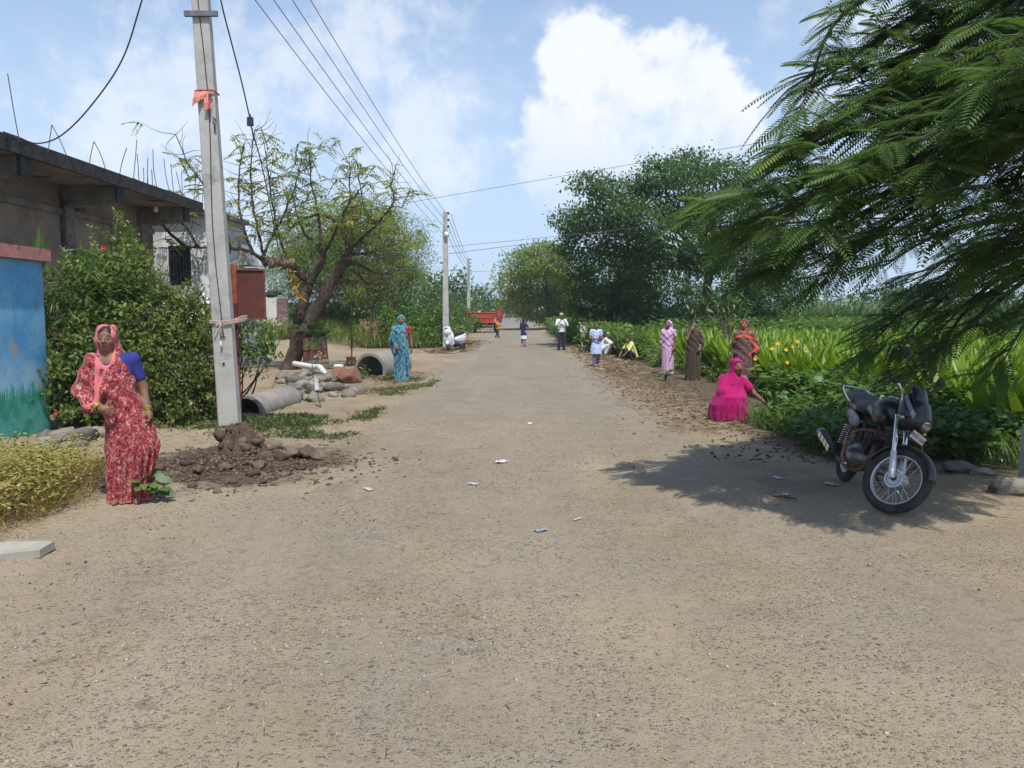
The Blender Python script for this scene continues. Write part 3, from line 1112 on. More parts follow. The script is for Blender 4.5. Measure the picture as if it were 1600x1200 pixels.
# ================================================================== VEGETATION
M_bark = plain('bark', (0.105, 0.075, 0.055), (0.055, 0.040, 0.030), 7, 0.92, bump=0.9, bscale=16, bdist=0.04)
M_bark2 = plain('grey_bark', (0.125, 0.105, 0.085), (0.06, 0.05, 0.042), 8, 0.92, bump=0.8, bscale=18, bdist=0.03)
M_twig = plain('twig', (0.13, 0.095, 0.065), (0.08, 0.06, 0.045), 12, 0.9)
L_dark = leafmat('leaf_dark', (0.054, 0.115, 0.042), (0.105, 0.180, 0.062), (0.16, 0.22, 0.07), 0.40, 0.01)
L_mid = leafmat('leaf_mid', (0.040, 0.095, 0.022), (0.085, 0.160, 0.038), (0.15, 0.20, 0.05))
L_fine = leafmat('leaf_fine', (0.115, 0.190, 0.038), (0.205, 0.285, 0.055), (0.34, 0.34, 0.07), 0.42, 0.01)
L_yellow = leafmat('leaf_yellowing', (0.13, 0.19, 0.040), (0.25, 0.28, 0.050), (0.46, 0.36, 0.045), 0.5, 0.01)
L_gul = leafmat('leaf_flame_tree', (0.055, 0.110, 0.032), (0.100, 0.170, 0.042), (0.19, 0.26, 0.05), 0.42, 0.015)
L_shrub = leafmat('leaf_shrub', (0.080, 0.135, 0.038), (0.150, 0.215, 0.055), (0.28, 0.31, 0.08), 0.40, 0.02)
L_croton = leafmat('leaf_croton', (0.070, 0.120, 0.034), (0.150, 0.195, 0.050), (0.33, 0.31, 0.09), 0.36, 0.02)
L_crop = leafmat('leaf_crop', (0.13, 0.235, 0.020), (0.21, 0.32, 0.028), (0.32, 0.38, 0.05), 0.40, 0.02)
L_weed = leafmat('leaf_weed', (0.060, 0.130, 0.027), (0.125, 0.210, 0.045), (0.22, 0.26, 0.07), 0.36, 0.02)
L_grass = leafmat('leaf_grass', (0.060, 0.130, 0.022), (0.115, 0.190, 0.035), (0.26, 0.24, 0.08), 0.33, 0.04)
L_dry = leafmat('leaf_dry', (0.17, 0.115, 0.055), (0.38, 0.29, 0.11), (0.24, 0.27, 0.055), 0.25, 0.02)
L_straw = leafmat('leaf_straw', (0.12, 0.085, 0.052), (0.27, 0.205, 0.125), (0.44, 0.36, 0.24), 0.15, 0.02)
L_maize = leafmat('leaf_maize', (0.075, 0.15, 0.055), (0.14, 0.22, 0.09), (0.22, 0.27, 0.13), 0.3, 0.06)
M_yellow = plain('petal_yellow', (0.75, 0.50, 0.04), (0.70, 0.42, 0.03), 30, 0.7)
M_petal = plain('petal_white', (0.80, 0.80, 0.78), rough=0.7)
M_redpetal = plain('petal_red', (0.60, 0.03, 0.02), (0.5, 0.06, 0.02), 30, 0.7)


def clump_points(blob, n_tw, shell=0.62):
    c, r = blob
    d = sphere_dirs(n_tw)
    k = (shell + (1 - shell) * rng.random(n_tw)) ** 0.8
    k = np.where(rng.random(n_tw) < 0.22, k * rng.random(n_tw) ** 0.4, k)
    return np.array(tuple(c)) + d * k[:, None] * np.array(r), d


def crown(blobs, per, m, L, Wd, spread, tint0=0.42, droop=0.35, flat=0.6, dens=None, six=False):
    """blobs of foliage; every twig carries m leaves"""
    mb = MB()
    for bi, b in enumerate(blobs):
        vol = (b[1][0] * b[1][1] * b[1][2]) ** (2 / 3)
        n = max(6, int(per * vol))
        P, D = clump_points(b, n)
        tt = np.clip(tint0 + rng.normal(0, 0.13, n) + rng.normal(0, 0.06), 0, 1)
        Q = np.repeat(P, m, 0) + rng.normal(size=(n * m, 3)) * spread * np.array([1, 1, flat])
        dd = np.repeat(D, m, 0) * 0.5 + rng.normal(size=(n * m, 3)) * 0.75 - np.array([0, 0, droop])
        t = np.clip(np.repeat(tt, m) + rng.normal(0, 0.13, n * m), 0, 1)
        s = 0.7 + 0.6 * rng.random(n * m)
        leaves(mb, Q, dd, L * s, Wd * s, t, six=six)
    return mb


def limbs(mb, base, fork, blobs, r0, r1, skip=1, seg=7):
    base, fork = np.array(tuple(base)), np.array(tuple(fork))
    mid = (base + fork) / 2 + rng.normal(0, 0.06, 3) * np.linalg.norm(fork - base)
    mid[2] = (base[2] + fork[2]) / 2
    mb.tube(smooth_path([base - [0, 0, 0.3], base, mid, fork], 5), np.linspace(r0 * 1.15, r1, 16), 9)
    for i, (c, r) in enumerate(blobs):
        if i % skip:
            continue
        c = np.array(tuple(c))
        v = c - fork
        m1 = fork + v * 0.35 + np.array([0, 0, 0.10 * np.linalg.norm(v)]) + rng.normal(0, 0.05, 3) * np.linalg.norm(v)
        m2 = fork + v * 0.7 + rng.normal(0, 0.06, 3) * np.linalg.norm(v)
        rr = r1 * (0.35 + 0.35 * rng.random())
        mb.tube(smooth_path([fork, m1, m2, c + v * 0.12], 4), np.linspace(rr, 0.012, 13), 6, caps=False)
        for _ in range(5):
            a = fork + v * (0.4 + 0.6 * rng.random())
            e = c + sphere_dirs(1)[0] * np.array(r) * 0.85
            mb.tube(smooth_path([a, (a + e) / 2 + rng.normal(0, 0.1, 3), e], 3), np.linspace(rr * 0.35, 0.008, 7), 4, caps=False)


def tree(name, label, base, fork, blobs, leafm, per, m, L, Wd, spread, r0, r1, bark=None, group=None, cat='tree', **kw):
    t = thing(name, base, label, cat, group)
    tr = MB()
    limbs(tr, base, fork, blobs, r0, r1)
    tr.build('trunk', bark or M_bark, t, smooth=True, world=True)
    crown(blobs, per, m, L, Wd, spread, **kw).build('crown', leafm, t, world=True)
    return t


def pxblobs(lst, D, jit=1.5, sq=0.8):
    out = []
    for a in lst:
        px, py, r = a[:3]
        d = a[3] if len(a) > 3 else D + rng.normal(0, jit)
        k = d / 1200.0
        rx, ry = (r if isinstance(r, tuple) else (r, r * sq))
        out.append((W(px, py, d), (rx * k, rx * k * 1.05, ry * k)))
    return out


def gpt(px, D):
    x = (px - 800) / 1200.0 * D
    return Vector((x, D, gz1(x, D)))


# --- big dark tree on the right and its neighbours
b1 = pxblobs([(925, 287, 30), (905, 345, 36), (900, 385, 28), (955, 335, 46), (985, 295, 38), (1035, 275, 40), (1085, 262, 40), (1135, 275, 42), (1170, 300, 40), (1010, 345, 50),
              (1075, 325, 52), (1135, 345, 55), (965, 385, 44), (1030, 400, 50), (1100, 405, 50), (1160, 395, 46), (1200, 350, 46), (1215, 400, 40), (1245, 380, 30)], 36, 1.6, 0.62)
tree('shade_tree', 'tall dark spreading tree behind the standing women', gpt(1102, 36), W(1108, 428, 36), b1, L_dark, 50, 36, 0.18, 0.085, 0.30, 0.30, 0.20, group='trees along the right side', droop=0.55, tint0=0.40)
b2 = pxblobs([(905, 440, 34), (945, 430, 44), (985, 450, 44), (925, 470, 36), (965, 480, 40), (1010, 480, 38), (1000, 420, 40)], 40, 1.5)
tree('shade_tree', 'dense dark tree beside the white-shirted man', gpt(958, 41), W(958, 455, 41), b2, L_dark, 42, 34, 0.19, 0.09, 0.32, 0.24, 0.16, group='trees along the right side', tint0=0.30)
b3 = pxblobs([(1190, 440, 38), (1225, 420, 36), (1245, 455, 28), (1160, 455, 36), (1205, 475, 34), (1130, 470, 32), (1085, 470, 32), (1050, 455, 34)], 42, 1.5)
tree('shade_tree', 'lower dark tree at the right foot of the tall tree', gpt(1185, 42), W(1185, 470, 42), b3, L_dark, 40, 34, 0.19, 0.09, 0.32, 0.22, 0.14, group='trees along the right side', tint0=0.42)
b4 = pxblobs([(820, 415, 36), (850, 405, 36), (880, 420, 34), (805, 445, 30), (840, 445, 42), (878, 455, 36), (812, 475, 30), (850, 480, 34), (885, 485, 28)], 72, 2.0, 0.7)
tree('feathery_tree', 'rounded light green feathery tree beside the far road', gpt(862, 72), W(858, 470, 72), b4, L_fine, 20, 34, 0.34, 0.11, 0.62, 0.32, 0.22, M_bark2, group='trees along the right side', flat=0.35, droop=0.2, tint0=0.62)
# far trees closing the view
far = [('far_tree', 'small dark tree behind the second pole', [(680, 447, 20), (705, 440, 22), (725, 455, 18), (690, 470, 24), (720, 478, 22)], 95, 700, L_mid),
       ('far_tree', 'far tree behind the banded post', [(755, 462, 14), (768, 472, 14), (745, 476, 14)], 125, 757, L_dark),
       ('far_tree', 'far green tree where the road ends', [(785, 478, 14), (770, 484, 14), (800, 482, 14), (815, 482, 14), (830, 484, 12)], 140, 790, L_mid),
       ('far_tree', 'leftmost hazy tree on the field horizon', [(1265, 482, 22), (1290, 478, 20), (1240, 488, 16)], 90, 1268, L_mid),
       ('far_tree', 'second hazy tree on the field horizon', [(1330, 480, 24), (1360, 470, 24), (1310, 488, 18)], 95, 1338, L_mid),
       ('far_tree', 'third hazy tree on the field horizon', [(1400, 474, 26), (1430, 466, 26), (1455, 480, 24)], 92, 1425, L_dark),
       ('far_tree', 'hazy tree on the field horizon near the right edge', [(1500, 470, 28), (1535, 464, 28), (1565, 478, 24)], 90, 1530, L_mid),
       ('far_tree', 'rightmost hazy tree on the field horizon', [(1600, 472, 28), (1640, 466, 30), (1680, 478, 24)], 90, 1640, L_dark)]
for nm, lb, bl_, D, px, lm in far:
    bb = pxblobs(bl_, D, 1.0)
    tree(nm, lb, gpt(px, D), W(px, 484, D), bb, lm, 7, 20, 0.55, 0.28, 0.8, 0.3, 0.15, group='trees on the horizon', tint0=0.45)

# --- domed feathery tree on the left, behind the bare one
b5 = pxblobs([(470, 380, (52, 40)), (520, 350, (56, 38)), (575, 350, (56, 38)), (620, 370, (44, 40)), (640, 405, (34, 40)), (560, 400, (70, 45)), (500, 410, (60, 45)), (615, 430, (44, 38)),
              (450, 425, (44, 40)), (555, 440, (60, 40)), (640, 440, (24, 26)), (500, 455, (50, 36)), (600, 465, (44, 30))], 42, 1.2)
tree('domed_tree', 'broad domed yellow-green tree behind the crooked tree', gpt(545, 42), W(545, 440, 42), b5, L_fine, 40, 60, 0.17, 0.034, 0.32, 0.25, 0.18, M_bark2, tint0=0.50, droop=0.6, flat=0.5)

# bushes and rank growth on the left bank
bank = [(520, 480, 40, 44, L_dark), (585, 478, 46, 40, L_mid), (645, 482, 44, 40, L_mid), (660, 505, 40, 38, L_weed), (600, 510, 40, 38, L_weed), (540, 505, 36, 42, L_weed),
        (690, 505, 36, 50, L_mid), (720, 500, 30, 62, L_weed), (745, 492, 22, 80, L_mid), (640, 520, 28, 37, L_weed), (445, 500, 28, 44, L_weed), (490, 505, 30, 44, L_mid),
        (672, 470, 30, 60, L_mid), (715, 478, 26, 75, L_dark)]
blab = ['dark bush behind the palm barrel', 'tall bush behind the brick tree guard', 'tall bush left of the second pole', 'leafy bush behind the scooter, left of the pole',
        'leafy bush between brick guard and woman in teal', 'leafy bush behind the thin sapling', 'bush just right of the second pole', 'bush before the red trailer',
        'small bush left of the red trailer', 'low leafy bush right behind the woman in teal', 'low bush right of the brick pier', 'bush behind the leaning trunk',
        'taller bush behind the scooter and second pole', 'dark bush beneath the third pole']
for (px, py, r, D, lm), lb in zip(bank, blab):
    k_ = D / 1200.0
    c = W(px, py, D)
    bb = [(c, (r * k_, r * k_ * 0.9, r * k_ * 0.85))]
    for _ in range(4):
        bb.append((c + Vector((rng.normal(0, .5) * r * k_, rng.normal(0, .4) * r * k_, rng.normal(-.25, .35) * r * k_)), (r * k_ * 0.55,) * 2 + (r * k_ * 0.5,)))
    g = gpt(px, D)
    tree('bush', lb, g, Vector((g.x, g.y, g.z + max(0.3, (c.z - g.z) * 0.5))), bb, lm, 26, 30, 0.17, 0.07, 0.24, 0.07, 0.04, group='bushes on the left bank', cat='bush', tint0=0.5, droop=0.1)


# --- grasses, weeds, crops (nobody could count them)
def stuff(mb, name, mat, label, cat):
    o = mb.build(name, mat)
    o['kind'] = 'stuff'
    o['label'] = label
    o['category'] = cat
    return o


def blades(mb, x, y, h, w, lean, tint, per=1, z0=None, six=True, droop=0.25, sp=0.03):
    n = len(x)
    X, Y = np.repeat(x, per), np.repeat(y, per)
    X = X + rng.normal(0, sp, n * per)
    Y = Y + rng.normal(0, sp, n * per)
    Zb = (gz(X, Y) if z0 is None else z0) - 0.01
    a = rng.random(n * per) * 2 * PI
    ln = lean * (0.3 + rng.random(n * per))
    D = np.stack([np.cos(a) * ln, np.sin(a) * ln, np.ones(n * per)], -1)
    s = 0.6 + 0.7 * rng.random(n * per)
    H_ = np.broadcast_to(h, (n,)) if np.ndim(h) else np.full(n, h)
    leaves(mb, np.stack([X, Y, Zb], -1), D, np.repeat(H_, per) * s, w * (0.7 + 0.6 * rng.random(n * per)), np.clip(tint + rng.normal(0, 0.2, n * per), 0, 1), six=six, droop=droop, fold=0.15,
           up=np.stack([-np.cos(a), -np.sin(a), np.full(n * per, 0.3)], -1))


def leafy(mb, x, y, h, m, L, Wd, tint, z0=None, rr=0.55):
    """leafy herbs: m leaves round each stem"""
    n = len(x)
    hh = (np.full(n, h) if np.ndim(h) == 0 else h) * (0.6 + 0.6 * rng.random(n))
    f = rng.random((n, m)) ** 0.7
    a = rng.random((n, m)) * 2 * PI
    r = rr * hh[:, None] * (0.25 + 0.6 * f) * rng.random((n, m))
    zb = gz(x, y)
    P = np.stack([x[:, None] + r * np.cos(a), y[:, None] + r * np.sin(a), zb[:, None] + f * hh[:, None]], -1).reshape(-1, 3)
    D = np.stack([np.cos(a), np.sin(a), 0.35 * rng.normal(size=(n, m)) + 0.15], -1).reshape(-1, 3)
    t = np.clip(np.repeat(tint + rng.normal(0, 0.1, n), m) + rng.normal(0, 0.15, n * m), 0, 1)
    s = 0.6 + 0.8 * rng.random(n * m)
    leaves(mb, P, D, L * s, Wd * s, t, six=True, droop=0.12)


CLEAR = [(*G(945, 556).xy, 0.9), (*G(912, 543).xy, 0.8), (*G(984, 563).xy, 0.7), (*G(1043, 585).xy, 0.5), (*G(1082, 594).xy, 0.5), (*G(877, 548).xy, 0.8)]


def area(n, x0, x1, y0, y1, keep=None):
    x = x0 + (x1 - x0) * rng.random(n)
    y = y0 + (y1 - y0) * rng.random(n)
    if keep is not None:
        m = keep(x, y) > rng.random(n)
        x, y = x[m], y[m]
    ok = np.ones(len(x), bool)
    for cx, cy, r in CLEAR:      # trampled round the people, and nothing tall just before them
        ok &= ~((np.abs(x - cx * y / cy) < r * 0.75) & (y < cy + r * 0.5) & (y > cy - 4.5))
    return x[ok], y[ok]


# broad-leaved bright crop
mb = MB()
x, y = area(9500, 5.0, 34, 9.5, 30, lambda x, y: (x > 5.3 + 0.9 * np.exp(-((y - 9) / 4) ** 2) + 0.5 * fbm(x, y)) * (x < y * 0.72 + 1.5))
blades(mb, x, y, 0.95, 0.15, 0.38, 0.42, per=9, droop=0.18, sp=0.05)
stuff(mb, 'field_crop', L_crop, 'bright yellow-green broad-leaved crop filling the field', 'crop')
mb = MB()
x, y = area(5000, 6, 42, 31, 42, lambda x, y: (x < y * 0.75 + 1) * 1.0)
leafy(mb, x, y, 1.25, 26, 0.22, 0.07, 0.45)
stuff(mb, 'tall_crop', L_weed, 'darker green strip of taller crop behind the bright field', 'crop')
mb = MB()
x, y = area(900, 8, 48, 45, 49, lambda x, y: 1.0 + 0 * x)
blades(mb, x, y, 2.3, 0.14, 0.35, 0.5, per=9, droop=0.5)
stuff(mb, 'maize', L_maize, 'row of pale maize in front of the far trees', 'crop')
mb = MB()
x, y = area(4500, -60, 130, 60, 150, lambda x, y: ((np.abs(x) > 5) * 1.0))
leafy(mb, x, y, 1.6, 14, 0.8, 0.4, 0.5, rr=1.0)
stuff(mb, 'far_scrub', L_mid, 'scrub and hedges of the distant fields', 'scrub')
# leafy weeds of the right verge
mb = MB()
edge = lambda y: np.interp(y, [9, 12, 16, 21, 26, 32], [4.5, 4.35, 4.75, 4.75, 3.7, 3.2])
x, y = area(3600, 3.0, 7.2, 10.0, 32, lambda x, y: sstep(-0.1, 0.7, x - edge(y) + 0.8 * fbm(x * 0.7, y * 0.7)) * (0.5 + 1.5 * sstep(-0.05, 0.2, fbm(x * 0.6, y * 0.6))))
leafy(mb, x, y, 0.22 + 0.34 * sstep(0, 1.0, x - edge(y)), 40, 0.10, 0.042, 0.62)
x, y = area(300, 4.9, 6.6, 10.5, 16)
leafy(mb, x, y, 0.62, 44, 0.14, 0.07, 0.42)
stuff(mb, 'verge_weeds', L_weed, 'tangled leafy weeds between the right verge and the crop', 'weeds')
mb = MB()
x, y = area(1500, 2.7, 4.8, 27, 62, lambda x, y: sstep(2.75, 3.3, x + 0.4 * fbm(y, x)))
leafy(mb, x, y, 1.05, 30, 0.17, 0.09, 0.5)
x, y = area(600, 3.2, 5.0, 28, 60)
blades(mb, x, y, 1.2, 0.03, 0.45, 0.6, per=9, sp=0.15)
stuff(mb, 'roadside_weeds', L_weed, 'tall weeds lining the right side of the far road', 'weeds')
# long grass and low plants in the shade right of the motorcycle
mb = MB()
x, y = area(1300, 3.6, 8.5, 8.2, 12.2, lambda x, y: sstep(0, 0.8, x - 3.9 + 0.45 * (y - 8.2)) * sstep(-0.2, 0.15, fbm(x, y)))
blades(mb, x, y, 0.42, 0.012, 0.9, 0.45, per=16, droop=0.4, sp=0.12)
x, y = area(260, 3.7, 6.5, 8.6, 11.5)
leafy(mb, x, y, 0.45, 26, 0.11, 0.06, 0.3)
stuff(mb, 'shade_grass', L_grass, 'long green grass in the shade behind the motorcycle', 'grass')
# tall grass bank on the left behind the woman in teal
mb = MB()
x, y = area(2600, -13, -3.4, 35, 62, lambda x, y: sstep(-3.3, -4.2, x) * sstep(-0.2, 0.15, fbm(x * .5, y * .5)))
blades(mb, x, y, 1.0, 0.022, 0.6, 0.75, per=16, droop=0.4, sp=0.22)
x, y = area(500, -6.0, -3.2, 36, 60)
leafy(mb, x, y, 0.9, 30, 0.2, 0.09, 0.45)
stuff(mb, 'bank_grass', L_grass, 'rank tall grass on the left bank behind the scooter', 'grass')
# short turf around the culvert
mb = MB()
x, y = area(3600, -5.4, -1.9, 10.2, 14.5, lambda x, y: sstep(0.02, 0.2, fbm(x * 0.9 + 2, y * 0.9) + 0.22 * np.exp(-((x + 3.3) / 0.8) ** 2 - ((y - 11.9) / 1.3) ** 2)) * (x < -2.2 - 0.05 * y + 0.6))
blades(mb, x, y, 0.08, 0.007, 1.0, 0.55, per=9, six=False, sp=0.06)
x, y = area(700, -3.4, -1.8, 15.5, 20, lambda x, y: sstep(0.02, 0.15, fbm(x * 1.2, y * 1.2)))
blades(mb, x, y, 0.10, 0.012, 0.9, 0.8, per=7, six=False)
stuff(mb, 'turf', L_grass, 'short green turf beside the concrete pipe', 'grass')
# dry yellowing creeper at the lower left
mb = MB()
kp = lambda x, y: sstep(0, 0.6, -(x + 3.75 + 0.18 * (y - 6.2)) + 0.5 * fbm(x * 1.5, y * 1.5)) * (0.4 + 0.6 * (y > 5.6))
x, y = area(2300, -6.5, -3.4, 5.5, 8.6, kp)
hgt = 0.14 + 0.34 * np.exp(-((x + 4.8) / 0.9) ** 2 - ((y - 7.0) / 0.9) ** 2)
blades(mb, x, y, hgt, 0.005, 1.0, 0.38, per=16, six=True, droop=0.55, sp=0.09)
x, y = area(1500, -6.4, -3.9, 5.9, 8.3, kp)
leafy(mb, x, y, 0.36, 16, 0.045, 0.018, 0.8)
stuff(mb, 'dry_creeper', L_dry, 'dry yellowing grass and creeper below the painted wall', 'grass')
# dead stalks and straw thrown on the verge and road
mb = MB()


def litter(n, fx, fy, L, w, tint):
    x, y = fx(n), fy(n)
    a = rng.random(n) * 2 * PI
    D = np.stack([np.cos(a), np.sin(a), rng.normal(0.06, 0.10, n)], -1)
    z = rz(x, y) + 0.008 + 0.03 * rng.random(n)
    leaves(mb, np.stack([x, y, z], -1), D, L * (0.4 + rng.random(n)), w, np.clip(tint + rng.normal(0, .25, n), 0, 1), fold=0.3)


litter(5200, lambda n: 2.95 + rng.normal(0, 0.45, n), lambda n: 10.5 + 12 * rng.random(n), 0.16, 0.012, 0.45)
litter(2600, lambda n: 3.1 + rng.normal(0, 0.4, n), lambda n: 20 + 25 * rng.random(n), 0.3, 0.03, 0.5)
litter(1500, lambda n: -3.0 + rng.normal(0, 0.5, n), lambda n: 15.5 + 6 * rng.random(n), 0.2, 0.015, 0.4)
litter(1500, lambda n: -2.7 + rng.normal(0, 0.45, n), lambda n: 31 + 14 * rng.random(n), 0.5, 0.04, 0.4)
litter(900, lambda n: rng.normal(0, 2.2, n), lambda n: 2.5 + 9 * rng.random(n) ** 1.2, 0.06, 0.006, 0.4)
litter(500, lambda n: POLE.x + 0.2 + rng.normal(0, 0.9, n), lambda n: POLE.y - 1 + rng.normal(0, 0.6, n), 0.12, 0.008, 0.5)
stuff(mb, 'straw', L_straw, 'dead stalks and straw scattered on verge and road', 'straw')


# --- shrubs in front of the unfinished building
def shrub(label, blobs, leafm, per, m, L, Wd, spread, base, stems, flowers=None, shoots=24, **kw):
    t = thing('shrub', base, label, 'shrub', 'shrubs in front of the buildings')
    tr = MB()
    for _ in range(stems):
        c, r = blobs[rng.integers(len(blobs))]
        e = np.array(tuple(c)) + sphere_dirs(1)[0] * np.array(r) * 0.8
        b = np.array(tuple(base)) + [rng.normal(0, .12), rng.normal(0, .12), -0.05]
        tr.tube(smooth_path([b, (b * 0.6 + e * 0.4) + rng.normal(0, .08, 3), e], 4), np.linspace(0.022, 0.005, 9), 5, caps=False)
    tr.build('stems', M_twig, t, world=True)
    crown(blobs, per, m, L, Wd, spread, six=True, **kw).build('foliage', leafm, t, world=True)
    for _ in range(shoots):
        sh = MB()
        c, r = blobs[rng.integers(len(blobs))]
        b = np.array(tuple(c)) + [rng.normal(0, .35) * r[0], rng.normal(-.2, .3) * r[1], r[2] * .75]
        Ls = .16 + .26 * rng.random()
        d = unit(np.array([rng.normal(0, .3), rng.normal(-.1, .25), 1.0]))
        P_ = b + d * np.linspace(0, Ls, 18)[:, None]
        a_ = np.arange(18) * 2.4
        dd = np.stack([np.cos(a_), np.sin(a_), .7 + .5 * rng.random(18)], -1)
        leaves(sh, P_, dd, L * np.linspace(1.15, .7, 18), Wd * np.linspace(1.1, .7, 18), np.clip(.72 + rng.normal(0, .15, 18), 0, 1), six=True, droop=.1)
        sh.tube([b, b + d * Ls], [.006, .002], 4, caps=False, tint=.6)
        sh.build('young_shoot', leafm, t, world=True)
    if flowers:
        n, mt, s, up = flowers
        for i in range(n):
            c, r = blobs[rng.integers(len(blobs) if n < 20 else 4)]
            d = sphere_dirs(1)[0]
            d[1] = -abs(d[1])
            if up:
                d[2] = abs(d[2])
            p = np.array(tuple(c)) + d / np.linalg.norm(d) * np.array(r) * 1.04
            fl = MB()
            for q_ in range(5):
                a = q_ * 2 * PI / 5 + rng.random()
                leaves(fl, [p], [[math.cos(a), -0.4, math.sin(a)]], s, s * 0.8, 0.5, up=np.array([[0, -1, 0.2]]), six=True)
            fl.build('flower', mt, t, world=True)
    return t


def B(px, py, D, r, sq=1.0, dp=1.0):
    k_ = D / 1200.0
    return (W(px, py, D), (r * k_, r * k_ * dp, r * k_ * sq))


shrub('tall red-flowered shrub growing up beside the blue wall',
      [B(120, 455, 11.9, 46), B(150, 425, 11.9, 40), B(105, 500, 11.6, 50), B(165, 470, 11.7, 55), B(110, 570, 11.3, 52), B(90, 620, 11.0, 36), B(165, 560, 11.3, 58), B(195, 445, 12.0, 44),
       B(130, 630, 11.2, 46), B(75, 590, 10.9, 26)], L_shrub, 230, 18, 0.092, 0.044, 0.08, Vector((-6.1, 11.6, 0)), 16, (3, M_redpetal, 0.05, False), tint0=0.42)
shrub('shrub with tall leafy shoots behind the woman in red',
      [B(200, 405, 12.6, 30), B(192, 378, 12.6, 16, 1.3), B(228, 445, 12.3, 36), B(240, 490, 12.1, 50), B(215, 540, 11.8, 55), B(280, 500, 12.2, 34)],
      L_shrub, 230, 18, 0.09, 0.038, 0.08, Vector((-5.6, 12.3, 0)), 16, (2, M_redpetal, 0.045, False), tint0=0.52)
shrub('yellow-tipped dense shrub left of the near pole',
      [B(255, 590, 11.5, 50), B(300, 560, 11.7, 46), B(305, 620, 11.6, 44), B(260, 640, 11.4, 40), B(325, 590, 11.9, 30), B(300, 510, 12.0, 42), B(330, 520, 12.2, 36), B(215, 620, 11.3, 40), B(325, 630, 12.0, 34), B(285, 540, 11.9, 40)],
      L_croton, 300, 18, 0.08, 0.032, 0.07, Vector((-4.9, 11.9, 0)), 14, None, tint0=0.50)
shrub('white-flowered shrub below the barred window',
      [B(300, 482, 13.8, 30), B(335, 486, 13.8, 30), B(270, 495, 13.6, 30), B(325, 520, 13.6, 34), B(395, 525, 13.8, 34), B(400, 565, 13.7, 28), B(380, 500, 13.9, 26), B(415, 545, 13.8, 20)],
      L_weed, 150, 15, 0.085, 0.04, 0.075, Vector((-5.2, 14.2, 0)), 14, (60, M_petal, 0.045, True), tint0=0.5)
# banana-like shoot over the wall
bs = thing('banana_plant', (-6.95, 12.3, 0), 'banana-like plant with upright leaves above the wall coping', 'plant')
mb = MB()
for px, py, tx in ((58, 358, 0.1), (48, 372, -0.5), (66, 370, 0.5), (75, 380, 0.9)):
    e = np.array(tuple(W(px, py, 12.2)))
    b = np.array(tuple(W(62, 425, 12.3)))
    leaves(mb, [b], [e - b], np.linalg.norm(e - b) * 1.1, 0.085, 0.3 + 0.4 * rng.random(), six=True, up=np.array([[0.9 * tx, -1, 0.2]]), droop=0.08)
mb.build('leaves', L_mid, bs, world=True)
MB().tube([(0, 0, 0), (0, 0.03, 1.6), (0.0, 0.02, 2.4)], [0.08, 0.06, 0.04], 8).build('stem', M_twig, bs)
# palm fronds between wall and shrub
pf = thing('young_palm', (-6.5, 11.4, 0), 'young palm with narrow leaflets between wall and shrub', 'palm')
mb = MB()
for px, py in ((95, 440), (82, 470), (100, 500), (140, 460), (150, 420)):
    e = np.array(tuple(W(px, py, 11.1)))
    b = np.array([-6.4, 11.4, 1.4])
    P = smooth_path([b, (b + e) / 2 + [0, 0, 0.25], e], 8)
    T = np.gradient(P, axis=0)
    for sd in (-1, 1):
        S = np.cross(unit(T), [0, -1, 0.2]) * sd
        leaves(mb, P, unit(T) * 0.6 + S - [0, 0, 0.25], 0.24, 0.022, 0.55)
mb.build('fronds', L_mid, pf, world=True)
MB().tube([(0, 0, 0), (0.05, 0, 0.8), (0.1, 0, 1.45)], [0.07, 0.06, 0.04], 8).build('stem', M_twig, pf)

# --- crooked, half-bare tree
TB = GP(450, 577)
TD = TB.y
ct = thing('crooked_tree', TB, 'crooked half-bare tree leaning over the sandy yard', 'tree')
tr = MB()
tips = []


def limb(pts, r0, r1, n=8, D=None, k_=5):
    P = smooth_path([W(p[0], p[1], TD + (p[2] if len(p) > 2 else 0)) for p in pts], k_)
    wob = rng.normal(0, 0.015, P.shape)
    P = P + wob * (np.linspace(0, 1, len(P))[:, None] > 0.05)
    rr = np.linspace(r0, r1, len(P)) * (1 + 0.06 * np.sin(np.arange(len(P)) * 1.7))
    tr.tube(P, rr, n)
    return P


